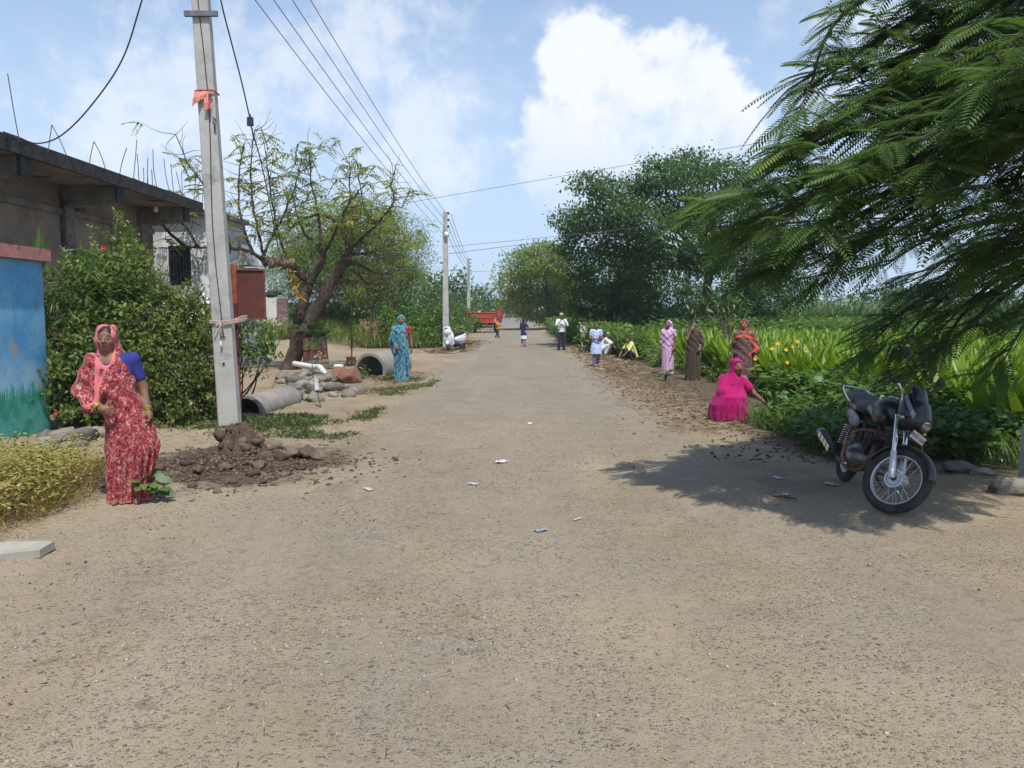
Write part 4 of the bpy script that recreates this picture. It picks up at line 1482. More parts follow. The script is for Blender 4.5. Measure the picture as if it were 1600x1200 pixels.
k0 = 0.0187
limb([(440, 592), (450, 577), (466, 540), (488, 495), (512, 452), (536, 414), (545, 398)], 0.26, 0.14, 10)
limb([(462, 548, .05), (463, 520, .1), (470, 488, .15), (479, 455, .15), (487, 437, .15)], 0.17, 0.13, 9)
limb([(487, 437, .15), (497, 420, .15), (505, 402, .1), (500, 385, .0)], 0.12, 0.07, 8)
limb([(487, 437, .15), (470, 430, 0), (458, 415, -.2), (440, 407, -.4), (420, 410, -.6), (408, 404, -.7)], 0.12, 0.09, 8)
limb([(408, 404, -.7), (390, 393, -1), (360, 388, -1.4), (320, 387, -1.8), (285, 386, -2.1), (240, 389, -2.4)], 0.06, 0.012, 6)
limb([(545, 398), (540, 375, .1), (528, 350, .2), (500, 335, .3), (470, 345, .3), (450, 360, .2)], 0.08, 0.02, 7)
secs = [[(545, 398), (548, 370), (552, 335, .3), (546, 300, .5), (547, 255, .6)], [(545, 398), (560, 378, -.3), (590, 350, -.6), (615, 315, -.8), (612, 290, -.8), (620, 258, -.8)],
        [(545, 398), (575, 395, .3), (605, 385, .6), (640, 375, .8)], [(500, 385), (500, 355), (495, 320, -.2), (486, 285, -.3), (482, 235, -.3)],
        [(505, 402, .1), (520, 370, -.4), (535, 340, -.8), (550, 310, -1), (575, 285, -1.2)], [(500, 385), (480, 370, .3), (465, 340, .6), (455, 300, .7)],
        [(450, 407, -.4), (440, 380, -.4), (428, 330, -.4), (420, 280, -.5), (413, 225, -.5)], [(415, 408, -.6), (405, 370, -.7), (396, 320, -.8), (392, 260, -.8), (398, 205, -.8)],
        [(395, 394, -.9), (380, 350, -1), (372, 290, -1), (380, 225, -1)], [(360, 388, -1.4), (350, 350, -1.4), (335, 310, -1.4), (300, 265, -1.5), (275, 210, -1.5)],
        [(408, 404, -.7), (425, 370, -.3), (445, 330, 0), (465, 280, .2), (472, 240, .3)], [(550, 420, 0), (570, 440, .2), (590, 460, .4), (578, 490, .4)],
        [(540, 410), (565, 415, .4), (595, 430, .8), (625, 420, 1)], [(290, 386, -2.1), (262, 360, -2.2), (240, 330, -2.2), (228, 305, -2.2)],
        [(310, 387, -1.9), (290, 355, -1.9), (255, 320, -2)], [(360, 388, -1.4), (345, 420, -1.4), (338, 445, -1.4)], [(590, 350, -.6), (570, 330, -.5), (560, 275, -.4)]]
for s_ in secs:
    P = limb(s_, 0.048, 0.012, 6, k_=4)
    tips.append(P)
allP = np.concatenate([p[len(p) // 4:] for p in tips])
tw_end = []
for i in range(620):
    a = allP[rng.integers(len(allP))]
    d = unit(rng.normal(size=3) * [1, .8, .7] + [0, 0, 0.55])
    L_ = 0.25 + 0.65 * rng.random()
    e = a + d * L_
    tr.tube(smooth_path([a, a + d * L_ * 0.5 + rng.normal(0, .05, 3), e], 3), np.linspace(0.010, 0.003, 7), 4, caps=False)
    tw_end.append(e)
# tangle of dead twigs right of the fork
for i in range(150):
    a = np.array(tuple(W(575 + rng.normal(0, 28), 425 + rng.normal(0, 30), TD + rng.normal(0, .5))))
    d = sphere_dirs(1)[0] * (0.3 + 0.4 * rng.random())
    tr.tube(smooth_path([a - d, a + rng.normal(0, .06, 3), a + d], 3), 0.006, 4, caps=False)
tr.build('trunk', M_bark, ct, smooth=True, world=True)
tw_end = np.array(tw_end)
mb = MB()
px_ = 800 + tw_end[:, 0] / tw_end[:, 1] * 1200
sel = tw_end[rng.random(len(tw_end)) < 0.40]
for e in sel:      # pinnate sprays at the twig ends
    for _ in range(rng.integers(1, 4)):
        d = unit(rng.normal(size=3) * [1, 1, .4] - [0, 0, 0.15])
        t = np.linspace(0.1, 1, 7)
        P = e + d * 0.42 * t[:, None] - np.array([0, 0, 1]) * (0.12 * t ** 2)[:, None]
        tin = np.clip(0.30 + rng.normal(0, .22), 0, 1)
        for sd in (-1, 1):
            S = np.cross(d, [0, 0, 1.0]) * sd
            leaves(mb, P, d * 0.4 + S * 0.8 - [0, 0, 0.35], 0.125, 0.048, tin)
mb.build('crown', L_yellow, ct, world=True)
# rag bundle over the bough
rb = W(437, 408, TD - 0.55)
bn = thing('rag_bundle', rb, 'twisted brown rag bundle slung over the crooked bough', 'cloth')
M_sack = plain('sackcloth', (0.26, 0.19, 0.14), (0.15, 0.10, 0.08), 8, 0.95, bump=0.8, bscale=14, bdist=0.05)
P = smooth_path([(-0.42, 0, 0.02), (-0.2, -0.05, -0.06), (0, -0.02, -0.02), (0.22, 0.03, -0.07), (0.40, 0.1, 0.0)], 7)
mb = MB()
n_ = len(P)
mb.tube(P, 0.12 + 0.035 * np.sin(np.arange(n_) * 1.1) + 0.02 * rng.random(n_), 12)
mb.build('cloth', M_sack, bn, smooth=True)
for i in range(5):
    a = P[4 + i * 4]
    MB().tube([a + np.array([0.13 * math.cos(t), 0.16 * math.sin(t) * 0.9, 0.16 * math.sin(t + 0.8)]) for t in np.linspace(0, 2 * PI, 10)], 0.012, 5).build('tie', M_twig, bn)
# dead orange leaves hanging on a vine
hv = W(455, 440, TD - 0.5)
vn = thing('hanging_vine', hv, 'withered orange leaves hanging from the crooked bough', 'vine')
mb = MB()
pth = smooth_path([(-0.1, 0, 0.55), (0.0, 0, 0.2), (0.12, 0, -0.15), (0.3, 0, -0.45)], 8)
leaves(mb, np.repeat(pth, 3, 0), rng.normal(size=(len(pth) * 3, 3)) - [0, 0, 0.8], 0.20, 0.07, rng.random(len(pth) * 3), six=True)
mb.build('leaves', leafmat('leaf_withered', (0.30, 0.17, 0.05), (0.42, 0.27, 0.07), (0.28, 0.28, 0.06)), vn)
MB().tube(pth, 0.008, 5).build('stem', M_twig, vn)

# --- flame tree on the right: feathery fronds on long drooping branches
FB = Vector((7.9, 8.6, gz1(7.9, 8.6)))
ft = thing('flame_tree', FB, 'large feathery-leaved tree overhanging the motorcycle at right', 'tree')
tr = MB()
hubs = [np.array([6.3, 7.4, 4.9]), np.array([6.0, 7.1, 3.7]), np.array([6.5, 8.6, 2.7])]
fork = np.array([7.7, 8.4, 1.9])
tr.tube(smooth_path([np.array(tuple(FB)) - [0, 0, .3], np.array(tuple(FB)), (np.array(tuple(FB)) + fork) / 2 + [0.1, 0, 0], fork], 5), np.linspace(0.30, 0.2, 16), 10)
for h_ in hubs:
    tr.tube(smooth_path([fork, (fork + h_) / 2 + [0.1, 0.1, 0.25], h_], 6), np.linspace(0.16, 0.09, 13), 8)
BR = [  # hub, tip pixel, distance
    (0, 1330, 62, 8.0), (0, 1255, 112, 7.9), (0, 1420, 20, 8.3), (0, 1205, 165, 7.7), (0, 1350, -60, 8.0), (0, 1500, -40, 8.4), (0, 1560, 60, 7.6), (0, 1450, 90, 7.4), (0, 1480, -140, 7.8),
    (0, 1380, 130, 8.6), (0, 1600, -60, 7.2), (0, 1300, 130, 8.4), (0, 1540, 140, 8.8), (0, 1420, 60, 9.0),
    (1, 1075, 325, 8.0), (1, 1105, 375, 8.1), (1, 1155, 300, 7.5), (1, 1195, 235, 7.4), (1, 1150, 425, 8.4), (1, 1215, 345, 7.2), (1, 1290, 270, 6.9), (1, 1400, 250, 6.7), (1, 1490, 290, 6.4),
    (1, 1560, 210, 6.3), (1, 1350, 380, 7.4), (1, 1250, 425, 8.6), (1, 1260, 200, 7.6), (1, 1360, 195, 7.2), (1, 1470, 190, 6.8), (1, 1180, 390, 8.7), (1, 1300, 340, 8.0), (1, 1420, 330, 7.4), (1, 1580, 330, 6.8),
    (1, 1560, 110, 6.0), (1, 1640, 180, 6.2), (1, 1700, 90, 6.1), (1, 1620, 40, 5.9), (1, 1750, 200, 6.4), (1, 1230, 290, 8.4), (1, 1130, 345, 7.7), (1, 1290, 395, 8.9), (1, 1500, 400, 7.6),  # nearest branches in this row added, partly out of view, to shade the motorcycle
    (2, 1345, 505, 9.0), (2, 1330, 545, 9.0), (2, 1400, 450, 8.7), (2, 1400, 590, 8.9), (2, 1545, 560, 8.8), (2, 1580, 480, 8.5), (2, 1350, 420, 9.1), (2, 1440, 520, 8.8), 
    (2, 1500, 500, 9.0), (2, 1380, 540, 9.3), (2, 1450, 440, 9.2), (2, 1430, 570, 9.4)]
fr_P, fr_D, fr_S = [], [], []
for hub, px, py, D in BR:
    h_ = hubs[hub]
    px = px + (48 if hub < 2 else 25)
    D = D - (1.35 if hub < 2 else 0.2)
    e = np.array(tuple(W(px, py, D)))
    v = e - h_
    Ln = np.linalg.norm(v)
    m1 = h_ + v * 0.4 + np.array([0, 0, 0.10 * Ln]) + rng.normal(0, .05, 3) * Ln
    m2 = h_ + v * 0.75 + np.array([0, 0, 0.07 * Ln]) + rng.normal(0, .04, 3) * Ln
    P = smooth_path([h_, m1, m2, e], 7)
    tr.tube(P, np.linspace(0.045, 0.007, len(P)), 6, caps=False)
    T = unit(np.gradient(P, axis=0))
    m = len(P)
    for i in range(3, m):
        f = i / (m - 1)
        if rng.random() < (0.12 if hub < 2 else 0.42):
            continue
        for _ in range(2 if i % 2 else 1):
            sd = rng.choice([-1, 1])
            S = np.cross(T[i], [0, 0, 1.0]) * sd
            d = unit(T[i] * [0.8, 0.8, 0.45] + S * (0.4 + 0.7 * rng.random()) + [0, 0, rng.normal(0.06, .12)])
            Lt = (0.18 + 0.5 * rng.random()) * (1.15 - 0.45 * f)
            q0 = P[i]
            q1 = q0 + d * Lt
            tr.tube([q0, (q0 + q1) / 2 + rng.normal(0, .02, 3), q1], [0.010, 0.007, 0.004], 4, caps=False)
            nf = rng.integers(4, 7) if hub < 2 else rng.integers(3, 5)
            for j in range(nf):
                fr_P.append(q0 + (q1 - q0) * (0.25 + 0.75 * (j + 0.5) / nf))
                S2 = np.cross(d, [0, 0, 1.0]) * (1 if j % 2 else -1)
                fr_D.append(unit(d * 0.9 + S2 * (0.55 + 0.5 * rng.random()) + [0, 0, rng.normal(0.0, .24)]))
                fr_S.append(0.24 + 0.16 * rng.random())
    for _ in range(2):
        fr_P.append(P[-1])
        fr_D.append(unit(T[-1] + rng.normal(0, .2, 3)))
        fr_S.append(0.4)
tr.build('trunk', M_bark2, ft, smooth=True, world=True)
fr_P, fr_D, fr_S = np.array(fr_P), np.array(fr_D), np.array(fr_S)
N = len(fr_P)
U0 = unit(np.array([-0.05, -0.22, 1.0]) + rng.normal(0, .32, (N, 3)))
S0 = unit(np.cross(fr_D, U0))
U0 = np.cross(S0, fr_D)
np_pairs = 15
tin = np.clip(0.36 + rng.normal(0, .14, N) + (rng.random(N) < 0.04) * 0.4, 0, 1)
mb = MB()
for i in range(np_pairs):
    t = (i + 1.2) / (np_pairs + 0.6)
    p = fr_P + fr_D * (fr_S * t)[:, None] - np.array([0, 0, 1]) * (fr_S * 0.30 * t * t)[:, None]
    tang = fr_D - np.array([0, 0, 1]) * 0.6 * t
    for sd in (-1, 1):
        ln = fr_S * 0.25 * (math.sin(PI * (0.18 + 0.74 * t)) ** 0.7)
        leaves(mb, p, S0 * sd * 0.92 + tang * 0.42 - U0 * 0.16, ln, 0.023 * fr_S / 0.45, np.clip(tin + rng.normal(0, .05, N), 0, 1), up=U0, fold=0.1)
leaves(mb, fr_P, fr_D - np.array([0, 0, 0.25]), fr_S, 0.008, np.clip(tin + .15, 0, 1), up=U0)
mb.build('crown', L_gul, ft, world=True)
# seed pods
for px, py in ((1385, 362), (1460, 300), (1540, 380)):
    a = W(px, py, 7.6)
    MB().tube([a, a + Vector((0.01, 0, -0.12)), a + Vector((0.0, 0, -0.26))], [0.008, 0.018, 0.008], 6, flat=0.4).build('seed_pod', M_bark, ft, world=True)

# ================================================================== PEOPLE
class Sdf:
    """small signed-distance modeller: blended primitives -> one continuous mesh (surface nets)"""

    def __init__(s, lo, hi, h):
        s.lo = np.array(lo, float)
        s.h = h
        s.n = np.ceil((np.array(hi) - s.lo) / h).astype(int) + 1
        s.V = np.full(s.n, 0.5, np.float32)
        s.ax = [s.lo[i] + h * np.arange(s.n[i]) for i in range(3)]

    def _sl(s, lo, hi, m):
        a = np.maximum(np.floor((np.array(lo) - m - s.lo) / s.h).astype(int), 0)
        b = np.minimum(np.ceil((np.array(hi) + m - s.lo) / s.h).astype(int) + 1, s.n)
        if (a >= b).any():
            return None
        sl = tuple(slice(a[i], b[i]) for i in range(3))
        X = s.ax[0][sl[0]][:, None, None]
        Y = s.ax[1][sl[1]][None, :, None]
        Z_ = s.ax[2][sl[2]][None, None, :]
        return sl, X, Y, Z_

    def add(s, prim, k=0.02):
        lo, hi, f = prim
        r = s._sl(lo, hi, k + 2.5 * s.h)
        if r is None:
            return s
        sl, X, Y, Z_ = r
        d = f(X, Y, Z_)
        v = s.V[sl]
        if k > 0:
            hh = np.clip(0.5 + 0.5 * (v - d) / k, 0, 1)
            s.V[sl] = v + (d - v) * hh - k * hh * (1 - hh)
        else:
            s.V[sl] = np.minimum(v, d)
        return s

    def sub(s, prim, k=0.01):
        lo, hi, f = prim
        r = s._sl(lo, hi, k + 2.5 * s.h)
        if r is None:
            return s
        sl, X, Y, Z_ = r
        d = -f(X, Y, Z_)
        v = s.V[sl]
        hh = np.clip(0.5 - 0.5 * (v - d) / max(k, 1e-6), 0, 1)
        s.V[sl] = v + (d - v) * hh + k * hh * (1 - hh)
        return s

    def warp(s, f):
        X = s.ax[0][:, None, None]
        Y = s.ax[1][None, :, None]
        Z_ = s.ax[2][None, None, :]
        m = np.abs(s.V) < 0.12
        s.V = np.where(m, s.V + f(X, Y, Z_), s.V).astype(np.float32)
        return s

    def mesh(s):
        V = s.V
        V[0], V[-1] = np.maximum(V[0], 1e-3), np.maximum(V[-1], 1e-3)
        V[:, 0], V[:, -1] = np.maximum(V[:, 0], 1e-3), np.maximum(V[:, -1], 1e-3)
        V[:, :, 0], V[:, :, -1] = np.maximum(V[:, :, 0], 1e-3), np.maximum(V[:, :, -1], 1e-3)
        S = V < 0
        c = [(i, j, k) for i in (0, 1) for j in (0, 1) for k in (0, 1)]
        sh = np.array(V.shape) - 1
        cnt = np.zeros(sh, np.int8)
        for i, j, k in c:
            cnt += S[i:i + sh[0], j:j + sh[1], k:k + sh[2]]
        cells = np.argwhere((cnt > 0) & (cnt < 8))
        idx = np.full(sh, -1, np.int32)
        idx[tuple(cells.T)] = np.arange(len(cells))
        cv = np.stack([V[cells[:, 0] + i, cells[:, 1] + j, cells[:, 2] + k] for i, j, k in c], 1)
        acc = np.zeros((len(cells), 3))
        num = np.zeros(len(cells))
        for a in range(8):
            for b in range(a + 1, 8):
                da = np.array(c[b]) - np.array(c[a])
                if np.abs(da).sum() != 1:
                    continue
                m = (cv[:, a] < 0) != (cv[:, b] < 0)
                t = cv[m, a] / (cv[m, a] - cv[m, b])
                acc[m] += np.array(c[a]) + t[:, None] * da
                num[m] += 1
        P = s.lo + s.h * (cells + acc / num[:, None])
        F = []
        for ax in range(3):
            o1, o2 = [(1, 2), (2, 0), (0, 1)][ax]
            sl0 = [slice(1, -1)] * 3
            sl0[ax] = slice(0, -1)
            sl1 = list(sl0)
            sl1[ax] = slice(1, None)
            A, Bq = S[tuple(sl0)], S[tuple(sl1)]
            for flag, cond in ((0, A & ~Bq), (1, ~A & Bq)):
                e = np.argwhere(cond)
                off = np.ones(3, int)
                off[ax] = 0
                e = e + off
                d1, d2 = np.zeros(3, int), np.zeros(3, int)
                d1[o1] = 1
                d2[o2] = 1
                q_ = [idx[tuple((e - d1 - d2).T)], idx[tuple((e - d2).T)], idx[tuple(e.T)], idx[tuple((e - d1).T)]]
                q_ = np.stack(q_ if flag == 0 else q_[::-1], 1)
                F.append(q_)
        F = np.concatenate(F)
        F = F[(F >= 0).all(1)]
        return P, F


def cap(a, b, ra, rb=None):
    a, b = np.array(a, float), np.array(b, float)
    rb = ra if rb is None else rb
    ab = b - a
    L2 = ab @ ab + 1e-12
    R_ = max(ra, rb)

    def f(X, Y, Z_):
        t = np.clip(((X - a[0]) * ab[0] + (Y - a[1]) * ab[1] + (Z_ - a[2]) * ab[2]) / L2, 0, 1)
        return np.sqrt((X - a[0] - t * ab[0]) ** 2 + (Y - a[1] - t * ab[1]) ** 2 + (Z_ - a[2] - t * ab[2]) ** 2) - (ra + (rb - ra) * t)
    return np.minimum(a, b) - R_, np.maximum(a, b) + R_, f


def ell(c, r, R=None):
    c, r = np.array(c, float), np.array(r, float)
    ext = r if R is None else np.full(3, r.max())

    def f(X, Y, Z_):
        x, y, z = X - c[0], Y - c[1], Z_ - c[2]
        if R is not None:
            x, y, z = (R[0, 0] * x + R[1, 0] * y + R[2, 0] * z, R[0, 1] * x + R[1, 1] * y + R[2, 1] * z, R[0, 2] * x + R[1, 2] * y + R[2, 2] * z)
        k0 = np.sqrt((x / r[0]) ** 2 + (y / r[1]) ** 2 + (z / r[2]) ** 2)
        k1 = np.sqrt((x / r[0] ** 2) ** 2 + (y / r[1] ** 2) ** 2 + (z / r[2] ** 2) ** 2) + 1e-9
        return k0 * (k0 - 1) / k1
    return c - ext, c + ext, f


def econe(lv, n=0, amp=0.0, ph=0.0):
    """draped cloth round a vertical line: levels (z, cx, cy, rx, ry), n pleats"""
    lv = sorted(lv)
    A = np.array(lv, float)
    lo = np.array([(A[:, 1] - A[:, 3]).min() - amp, (A[:, 2] - A[:, 4]).min() - amp, A[0, 0]])
    hi = np.array([(A[:, 1] + A[:, 3]).max() + amp, (A[:, 2] + A[:, 4]).max() + amp, A[-1, 0]])

    def f(X, Y, Z_):
        cx, cy, rx, ry = (np.interp(Z_, A[:, 0], A[:, i]) for i in (1, 2, 3, 4))
        x, y = X - cx, Y - cy
        k = np.sqrt((x / rx) ** 2 + (y / ry) ** 2)
        d = (k - 1) * np.minimum(rx, ry)
        if n:
            th = np.arctan2(y / ry, x / rx)
            low = np.clip((A[-1, 0] - Z_) / (A[-1, 0] - A[0, 0]), 0, 1) ** 0.6
            d = d + amp * low * (np.sin(n * th + ph + 2.0 * np.sin(Z_ * 4 + th * 2)) + 0.5 * np.sin(2.3 * n * th + 1.7 * ph))
        return np.maximum(d, np.maximum(A[0, 0] - Z_, Z_ - A[-1, 0]))
    return lo, hi, f


def sdf_obj(name, sdf, mat, parent, scale, paint=None, attr='paint', post=None):
    P, F = sdf.mesh()
    if len(P) == 0:
        return None
    me = bpy.data.meshes.new(name)
    fill_mesh(me, (P if post is None else post(P)) * scale, F)
    if paint is not None:
        val = paint(P)
        if val.ndim == 1:
            a = me.attributes.new(attr, 'FLOAT', 'POINT')
            a.data.foreach_set('value', val.astype(np.float32))
        else:
            a = me.attributes.new(attr, 'FLOAT_COLOR', 'POINT')
            a.data.foreach_set('color', np.concatenate([val, np.ones((len(val), 1))], 1).astype(np.float32).ravel())
    o = link(name, me, mat, parent, True)
    return o


k = NM('skin')
M_skin = k.bsdf(k.attr('paint', 'Color'), 0.55, 0, None, 0.35)
M_hair = plain('black_hair', (0.012, 0.010, 0.010), (0.022, 0.018, 0.016), 60, 0.5)
M_greyhair = plain('grey_hair', (0.30, 0.29, 0.28), (0.18, 0.17, 0.17), 50, 0.6)
M_gold = plain('gold', (0.75, 0.52, 0.16), rough=0.3, metal=1.0)
M_bangle = plain('green_gold_bangle', (0.30, 0.30, 0.05), (0.45, 0.38, 0.08), 50, 0.35, 0.4)


def cloth(name, cols, border, scale=22.0, stretch=(1, 1, 0.6), kind='blotch', rough=0.85):
    k = NM(name)
    v = k.mapped(stretch)
    if kind == 'blotch':
        nz = k.noise(scale, 3, 0.55, vec=v, dist=1.2)
        st = [(0.0, cols[0]), (0.44, cols[0]), (0.48, cols[1]), (0.57, cols[1]), (0.61, cols[2]), (1.0, cols[2])]
        col = k.ramp(nz, st)
    elif kind == 'swirl':
        nz = k.noise(scale, 2, 0.5, vec=v, dist=2.2)
        col = k.ramp(nz, [(0.25, cols[0]), (0.38, cols[3]), (0.46, cols[1]), (0.51, cols[2]), (0.55, cols[1]), (0.62, cols[3])])
    elif kind == 'dots':
        d = k.voro(scale, vec=v)
        col = k.mix(k.rng(d, 0.30, 0.36), cols[1], cols[0])
    elif kind == 'stripe':
        w = k.n('ShaderNodeTexWave')
        k.l(v, w.inputs[0])
        w.inputs['Scale'].default_value = scale
        w.inputs['Distortion'].default_value = 2.0
        col = k.ramp(w.outputs[1], [(0.3, cols[0]), (0.5, cols[1]), (0.75, cols[2])])
    else:
        col = k.mix(k.rng(k.noise(9, 4), 0.3, 0.7), cols[0], tuple(c * 0.86 for c in cols[0]))
    if border is not None:
        col = k.mix(k.rng(k.attr('paint'), 0.35, 0.55), col, border)
    fine = k.noise(90, 3, 0.6)
    return k.bsdf(col, rough, 0, k.bump(fine, 0.15, 0.004), 0.2, sheen=0.15)


SKIN = np.array([0.215, 0.108, 0.066])


class Person:
    """a figure 1.60 m tall in its own space, facing -y; everything is scaled at the end"""

    def __init__(s, label, px, py, height, yaw=0.0, h=0.011, loc=None, skin=None, dz=0.0):
        p = GP(px, py) if loc is None else Vector(loc)
        s.t = thing('person', (p.x, p.y, (gz1(p.x, p.y) if loc is None else p.z) + dz), label, 'person', None, yaw)
        s.k = height / 1.60
        s.h = h
        s.skin = SKIN if skin is None else np.array(skin)
        s.J = dict(pel=(0, 0.0, .87), chest=(0, 0, 1.17), neck=(0, 0.005, 1.34), head=(0, -.01, 1.475), head_yaw=0.0, head_pitch=0.0, head_roll=0.0,
                   shL=(.165, .01, 1.285), elL=(.205, .03, 1.03), wrL=(.225, -.04, .82), shR=(-.165, .01, 1.285), elR=(-.205, .03, 1.03), wrR=(-.225, -.04, .82),
                   hipL=(.085, 0, .86), knL=(.09, -.015, .47), anL=(.09, .01, .085), hipR=(-.085, 0, .86), knR=(-.09, -.015, .47), anR=(-.09, .01, .085),
                   curl=0.6, palmL=(-1, 0, 0), palmR=(1, 0, 0), hdL=None, hdR=None)
        s.stand = True

    def hR(s):
        return np.array(Matrix.Rotation(s.J['head_yaw'], 3, 'Z') @ Matrix.Rotation(s.J['head_pitch'], 3, 'X') @ Matrix.Rotation(s.J['head_roll'], 3, 'Y'))

    def hp(s, q):
        return np.array(s.J['head']) + s.hR() @ np.array(q, float)

    def hell(s, c, r):
        return ell(s.hp(c), r, s.hR())

    def hand(s, sd, S, fat=1.0):
        J = s.J
        w, e = np.array(J['wr' + sd]), np.array(J['el' + sd])
        d = unit(w - e) if J['hd' + sd] is None else unit(np.array(J['hd' + sd], float))
        n = np.array(J['palm' + sd], float)
        n = unit(n - d * (n @ d))
        side = np.cross(n, d)       # towards one edge of the palm
        if sd == 'R':
            side = -side
        # the thumb lies on the forward / inner edge
        ln = [.070, .078, .074, .058]
        S.add(ell(w + d * .045, (.036, .036, .036)), .02)
        for i in range(4):
            o = (i - 1.5) * .0185
            kn = w + d * (.088 - .004 * abs(i - 1)) + side * o
            S.add(cap(w + d * .01 + side * o * .7, kn, .0135 * fat), .012)
            cu = J['curl'] * (1 + 0.12 * i)
            d1 = unit(d * math.cos(cu * .6) + n * math.sin(cu * .6) + side * 0.06 * (i - 1.5))
            m = kn + d1 * ln[i] * .55
            d2 = unit(d * math.cos(cu * 1.5) + n * math.sin(cu * 1.5))
            S.add(cap(kn, m, .0095 * fat, .0088 * fat), .004)
            S.add(cap(m, m + d2 * ln[i] * .45, .0088 * fat, .0072 * fat), .004)
        th0 = w + d * .028 - side * .022
        dt = unit(d * .75 - side * .62 + n * .35)
        S.add(cap(th0, th0 + dt * .045, .0135 * fat, .0115 * fat), .01)
        S.add(cap(th0 + dt * .045, th0 + dt * .05 + unit(d * .9 - side * .2 + n * .3) * .032, .011 * fat, .0085 * fat), .004)

    def bbox(s, pad=0.14):
        pts = np.array([v for v in s.J.values() if isinstance(v, tuple) and len(v) == 3 and not isinstance(v, str)])
        pts = np.array([s.J[k_] for k_ in ('pel', 'chest', 'neck', 'head', 'elL', 'wrL', 'elR', 'wrR', 'knL', 'anL', 'knR', 'anR', 'shL', 'shR')])
        lo, hi = pts.min(0) - pad, pts.max(0) + pad
        lo[2] = min(lo[2], -0.02)
        return lo, hi

    def body(s, bare_feet=True, torso=1.0, belly=0.0, shoes=None):
        J = s.J
        lo, hi = s.bbox(0.20)
        lo[2] = max(lo[2], -0.03)
        S = Sdf(lo, hi, s.h)
        pel, ch, nk = np.array(J['pel']), np.array(J['chest']), np.array(J['neck'])
        mid = (pel + ch) / 2
        ax = unit(ch - pel)
        S.add(ell(pel, (.15 * torso, .115 * torso, .12)), .03)
        S.add(ell(mid, (.128 * torso, .10 * torso + belly, .15)), .05)
        S.add(ell(ch, (.150 * torso, .10 * torso, .15)), .05)
        S.add(cap(J['shL'], J['shR'], .055), .05)
        S.add(cap(ch + ax * .1, nk, .06, .052), .03)
        S.add(cap(nk, s.hp((0, .015, -.03)), .05, .048), .02)
        # head
        S.add(s.hell((0, .018, .03), (.073, .088, .083)), .02)
        S.add(s.hell((0, -.022, -.028), (.058, .064, .078)), .03)
        S.add(s.hell((0, -.040, -.088), (.030, .030, .022)), .02)
        for sx in (-1, 1):
            S.add(s.hell((sx * .040, -.048, -.022), (.024, .028, .024)), .016)
            S.add(s.hell((sx * .076, .012, -.005), (.010, .018, .030)), .008)
            S.sub(s.hell((sx * .031, -.090, .012), (.019, .014, .010)), .010)
            S.add(s.hell((sx * .031, -.072, .010), (.013, .012, .010)), .004)
        S.add(cap(s.hp((0, -.083, .016)), s.hp((0, -.103, -.020)), .008, .012), .012)
        for sx in (-1, 1):
            S.add(s.hell((sx * .012, -.090, -.024), (.009, .012, .008)), .006)
        S.add(s.hell((0, -.086, -.050), (.022, .010, .006)), .006)
        S.add(s.hell((0, -.083, -.061), (.019, .010, .007)), .006)
        # arms and legs
        for sd in 'LR':
            S.add(cap(J['sh' + sd], J['el' + sd], .047 * torso ** .5, .038), .03)
            S.add(cap(J['el' + sd], J['wr' + sd], .038, .025), .015)
            s.hand(sd, S, 1.0 if s.h < .009 else 1.12)
            S.add(cap(J['hip' + sd], J['kn' + sd], .080, .052), .04)
            S.add(cap(J['kn' + sd], J['an' + sd], .050, .034), .02)
            a = np.array(J['an' + sd])
            fd = np.array(J.get('foot' + sd, (0.15 * (1 if sd == 'L' else -1), -1, 0)), float)
            fd = unit(fd)
            S.add(cap(a + [0, .02, -.045], a + fd * .13 + [0, 0, -.062], .036, .026), .02)
            S.add(cap(a + fd * .10 + [0, 0, -.06], a + fd * .165 + [0, 0, -.066], .030, .020), .012)
        R, hc = s.hR(), np.array(J['head'])
        sk = s.skin

        def paint(P):
            c = np.tile(sk, (len(P), 1))
            q = (P - hc) @ R
            x, y, z = np.abs(q[:, 0]), q[:, 1], q[:, 2]
            fr = y < -.045
            c[fr & (np.hypot((x) / .022, (z + .056) / .011) < 1)] = sk * np.array([1.0, .62, .62])
            eye = fr & (np.hypot((x - .031) / .0145, (z - .011) / .0058) < 1)
            c[eye] = (.22, .18, .155)
            c[eye & (np.hypot(x - .031, z - .011) < .0072)] = (.012, .009, .008)
            c[fr & (x > .012) & (x < .052) & (np.abs(z - .030 + .25 * (x - .03) ** 2 / .03) < .0048)] = (.02, .015, .012)
            c[fr & (np.hypot((x - .031) / .020, (z - .014) / .012) < 1) & ~eye] = sk * .8
            return c
        s.bodyob = sdf_obj('body', S, M_skin, s.t, s.k, paint)
        if shoes is not None:
            F_ = Sdf(lo, hi, max(s.h, .009))
            for sd in 'LR':
                a = np.array(J['an' + sd])
                fd = unit(np.array(J.get('foot' + sd, (0.15 * (1 if sd == 'L' else -1), -1, 0)), float))
                F_.add(cap(a + [0, .025, -.055], a + fd * .155 + [0, 0, -.066], .045, .038), .02)
            sdf_obj('shoes', F_, shoes, s.t, s.k)
        return s

    def hair(s, mat=None, bun=True, short=False, cover=0.0):
        lo, hi = np.array(s.J['head']) - .2, np.array(s.J['head']) + .2
        S = Sdf(lo, hi, min(s.h, .009))
        S.add(s.hell((0, .026, .040), (.081, .093, .084)), .01)
        if not short:
            S.add(s.hell((0, .05, -.02), (.070, .065, .085)), .02)
            if bun:
                S.add(s.hell((0, .105, -.04), (.042, .036, .042)), .01)
        S.sub(s.hell((0, -.085, -.035), (.066, .075, .108)), .012)
        if short:
            S.sub(s.hell((0, -.01, -.11), (.11, .14, .075)), .01)
        sdf_obj('hair', S, mat or M_hair, s.t, s.k)
        return s

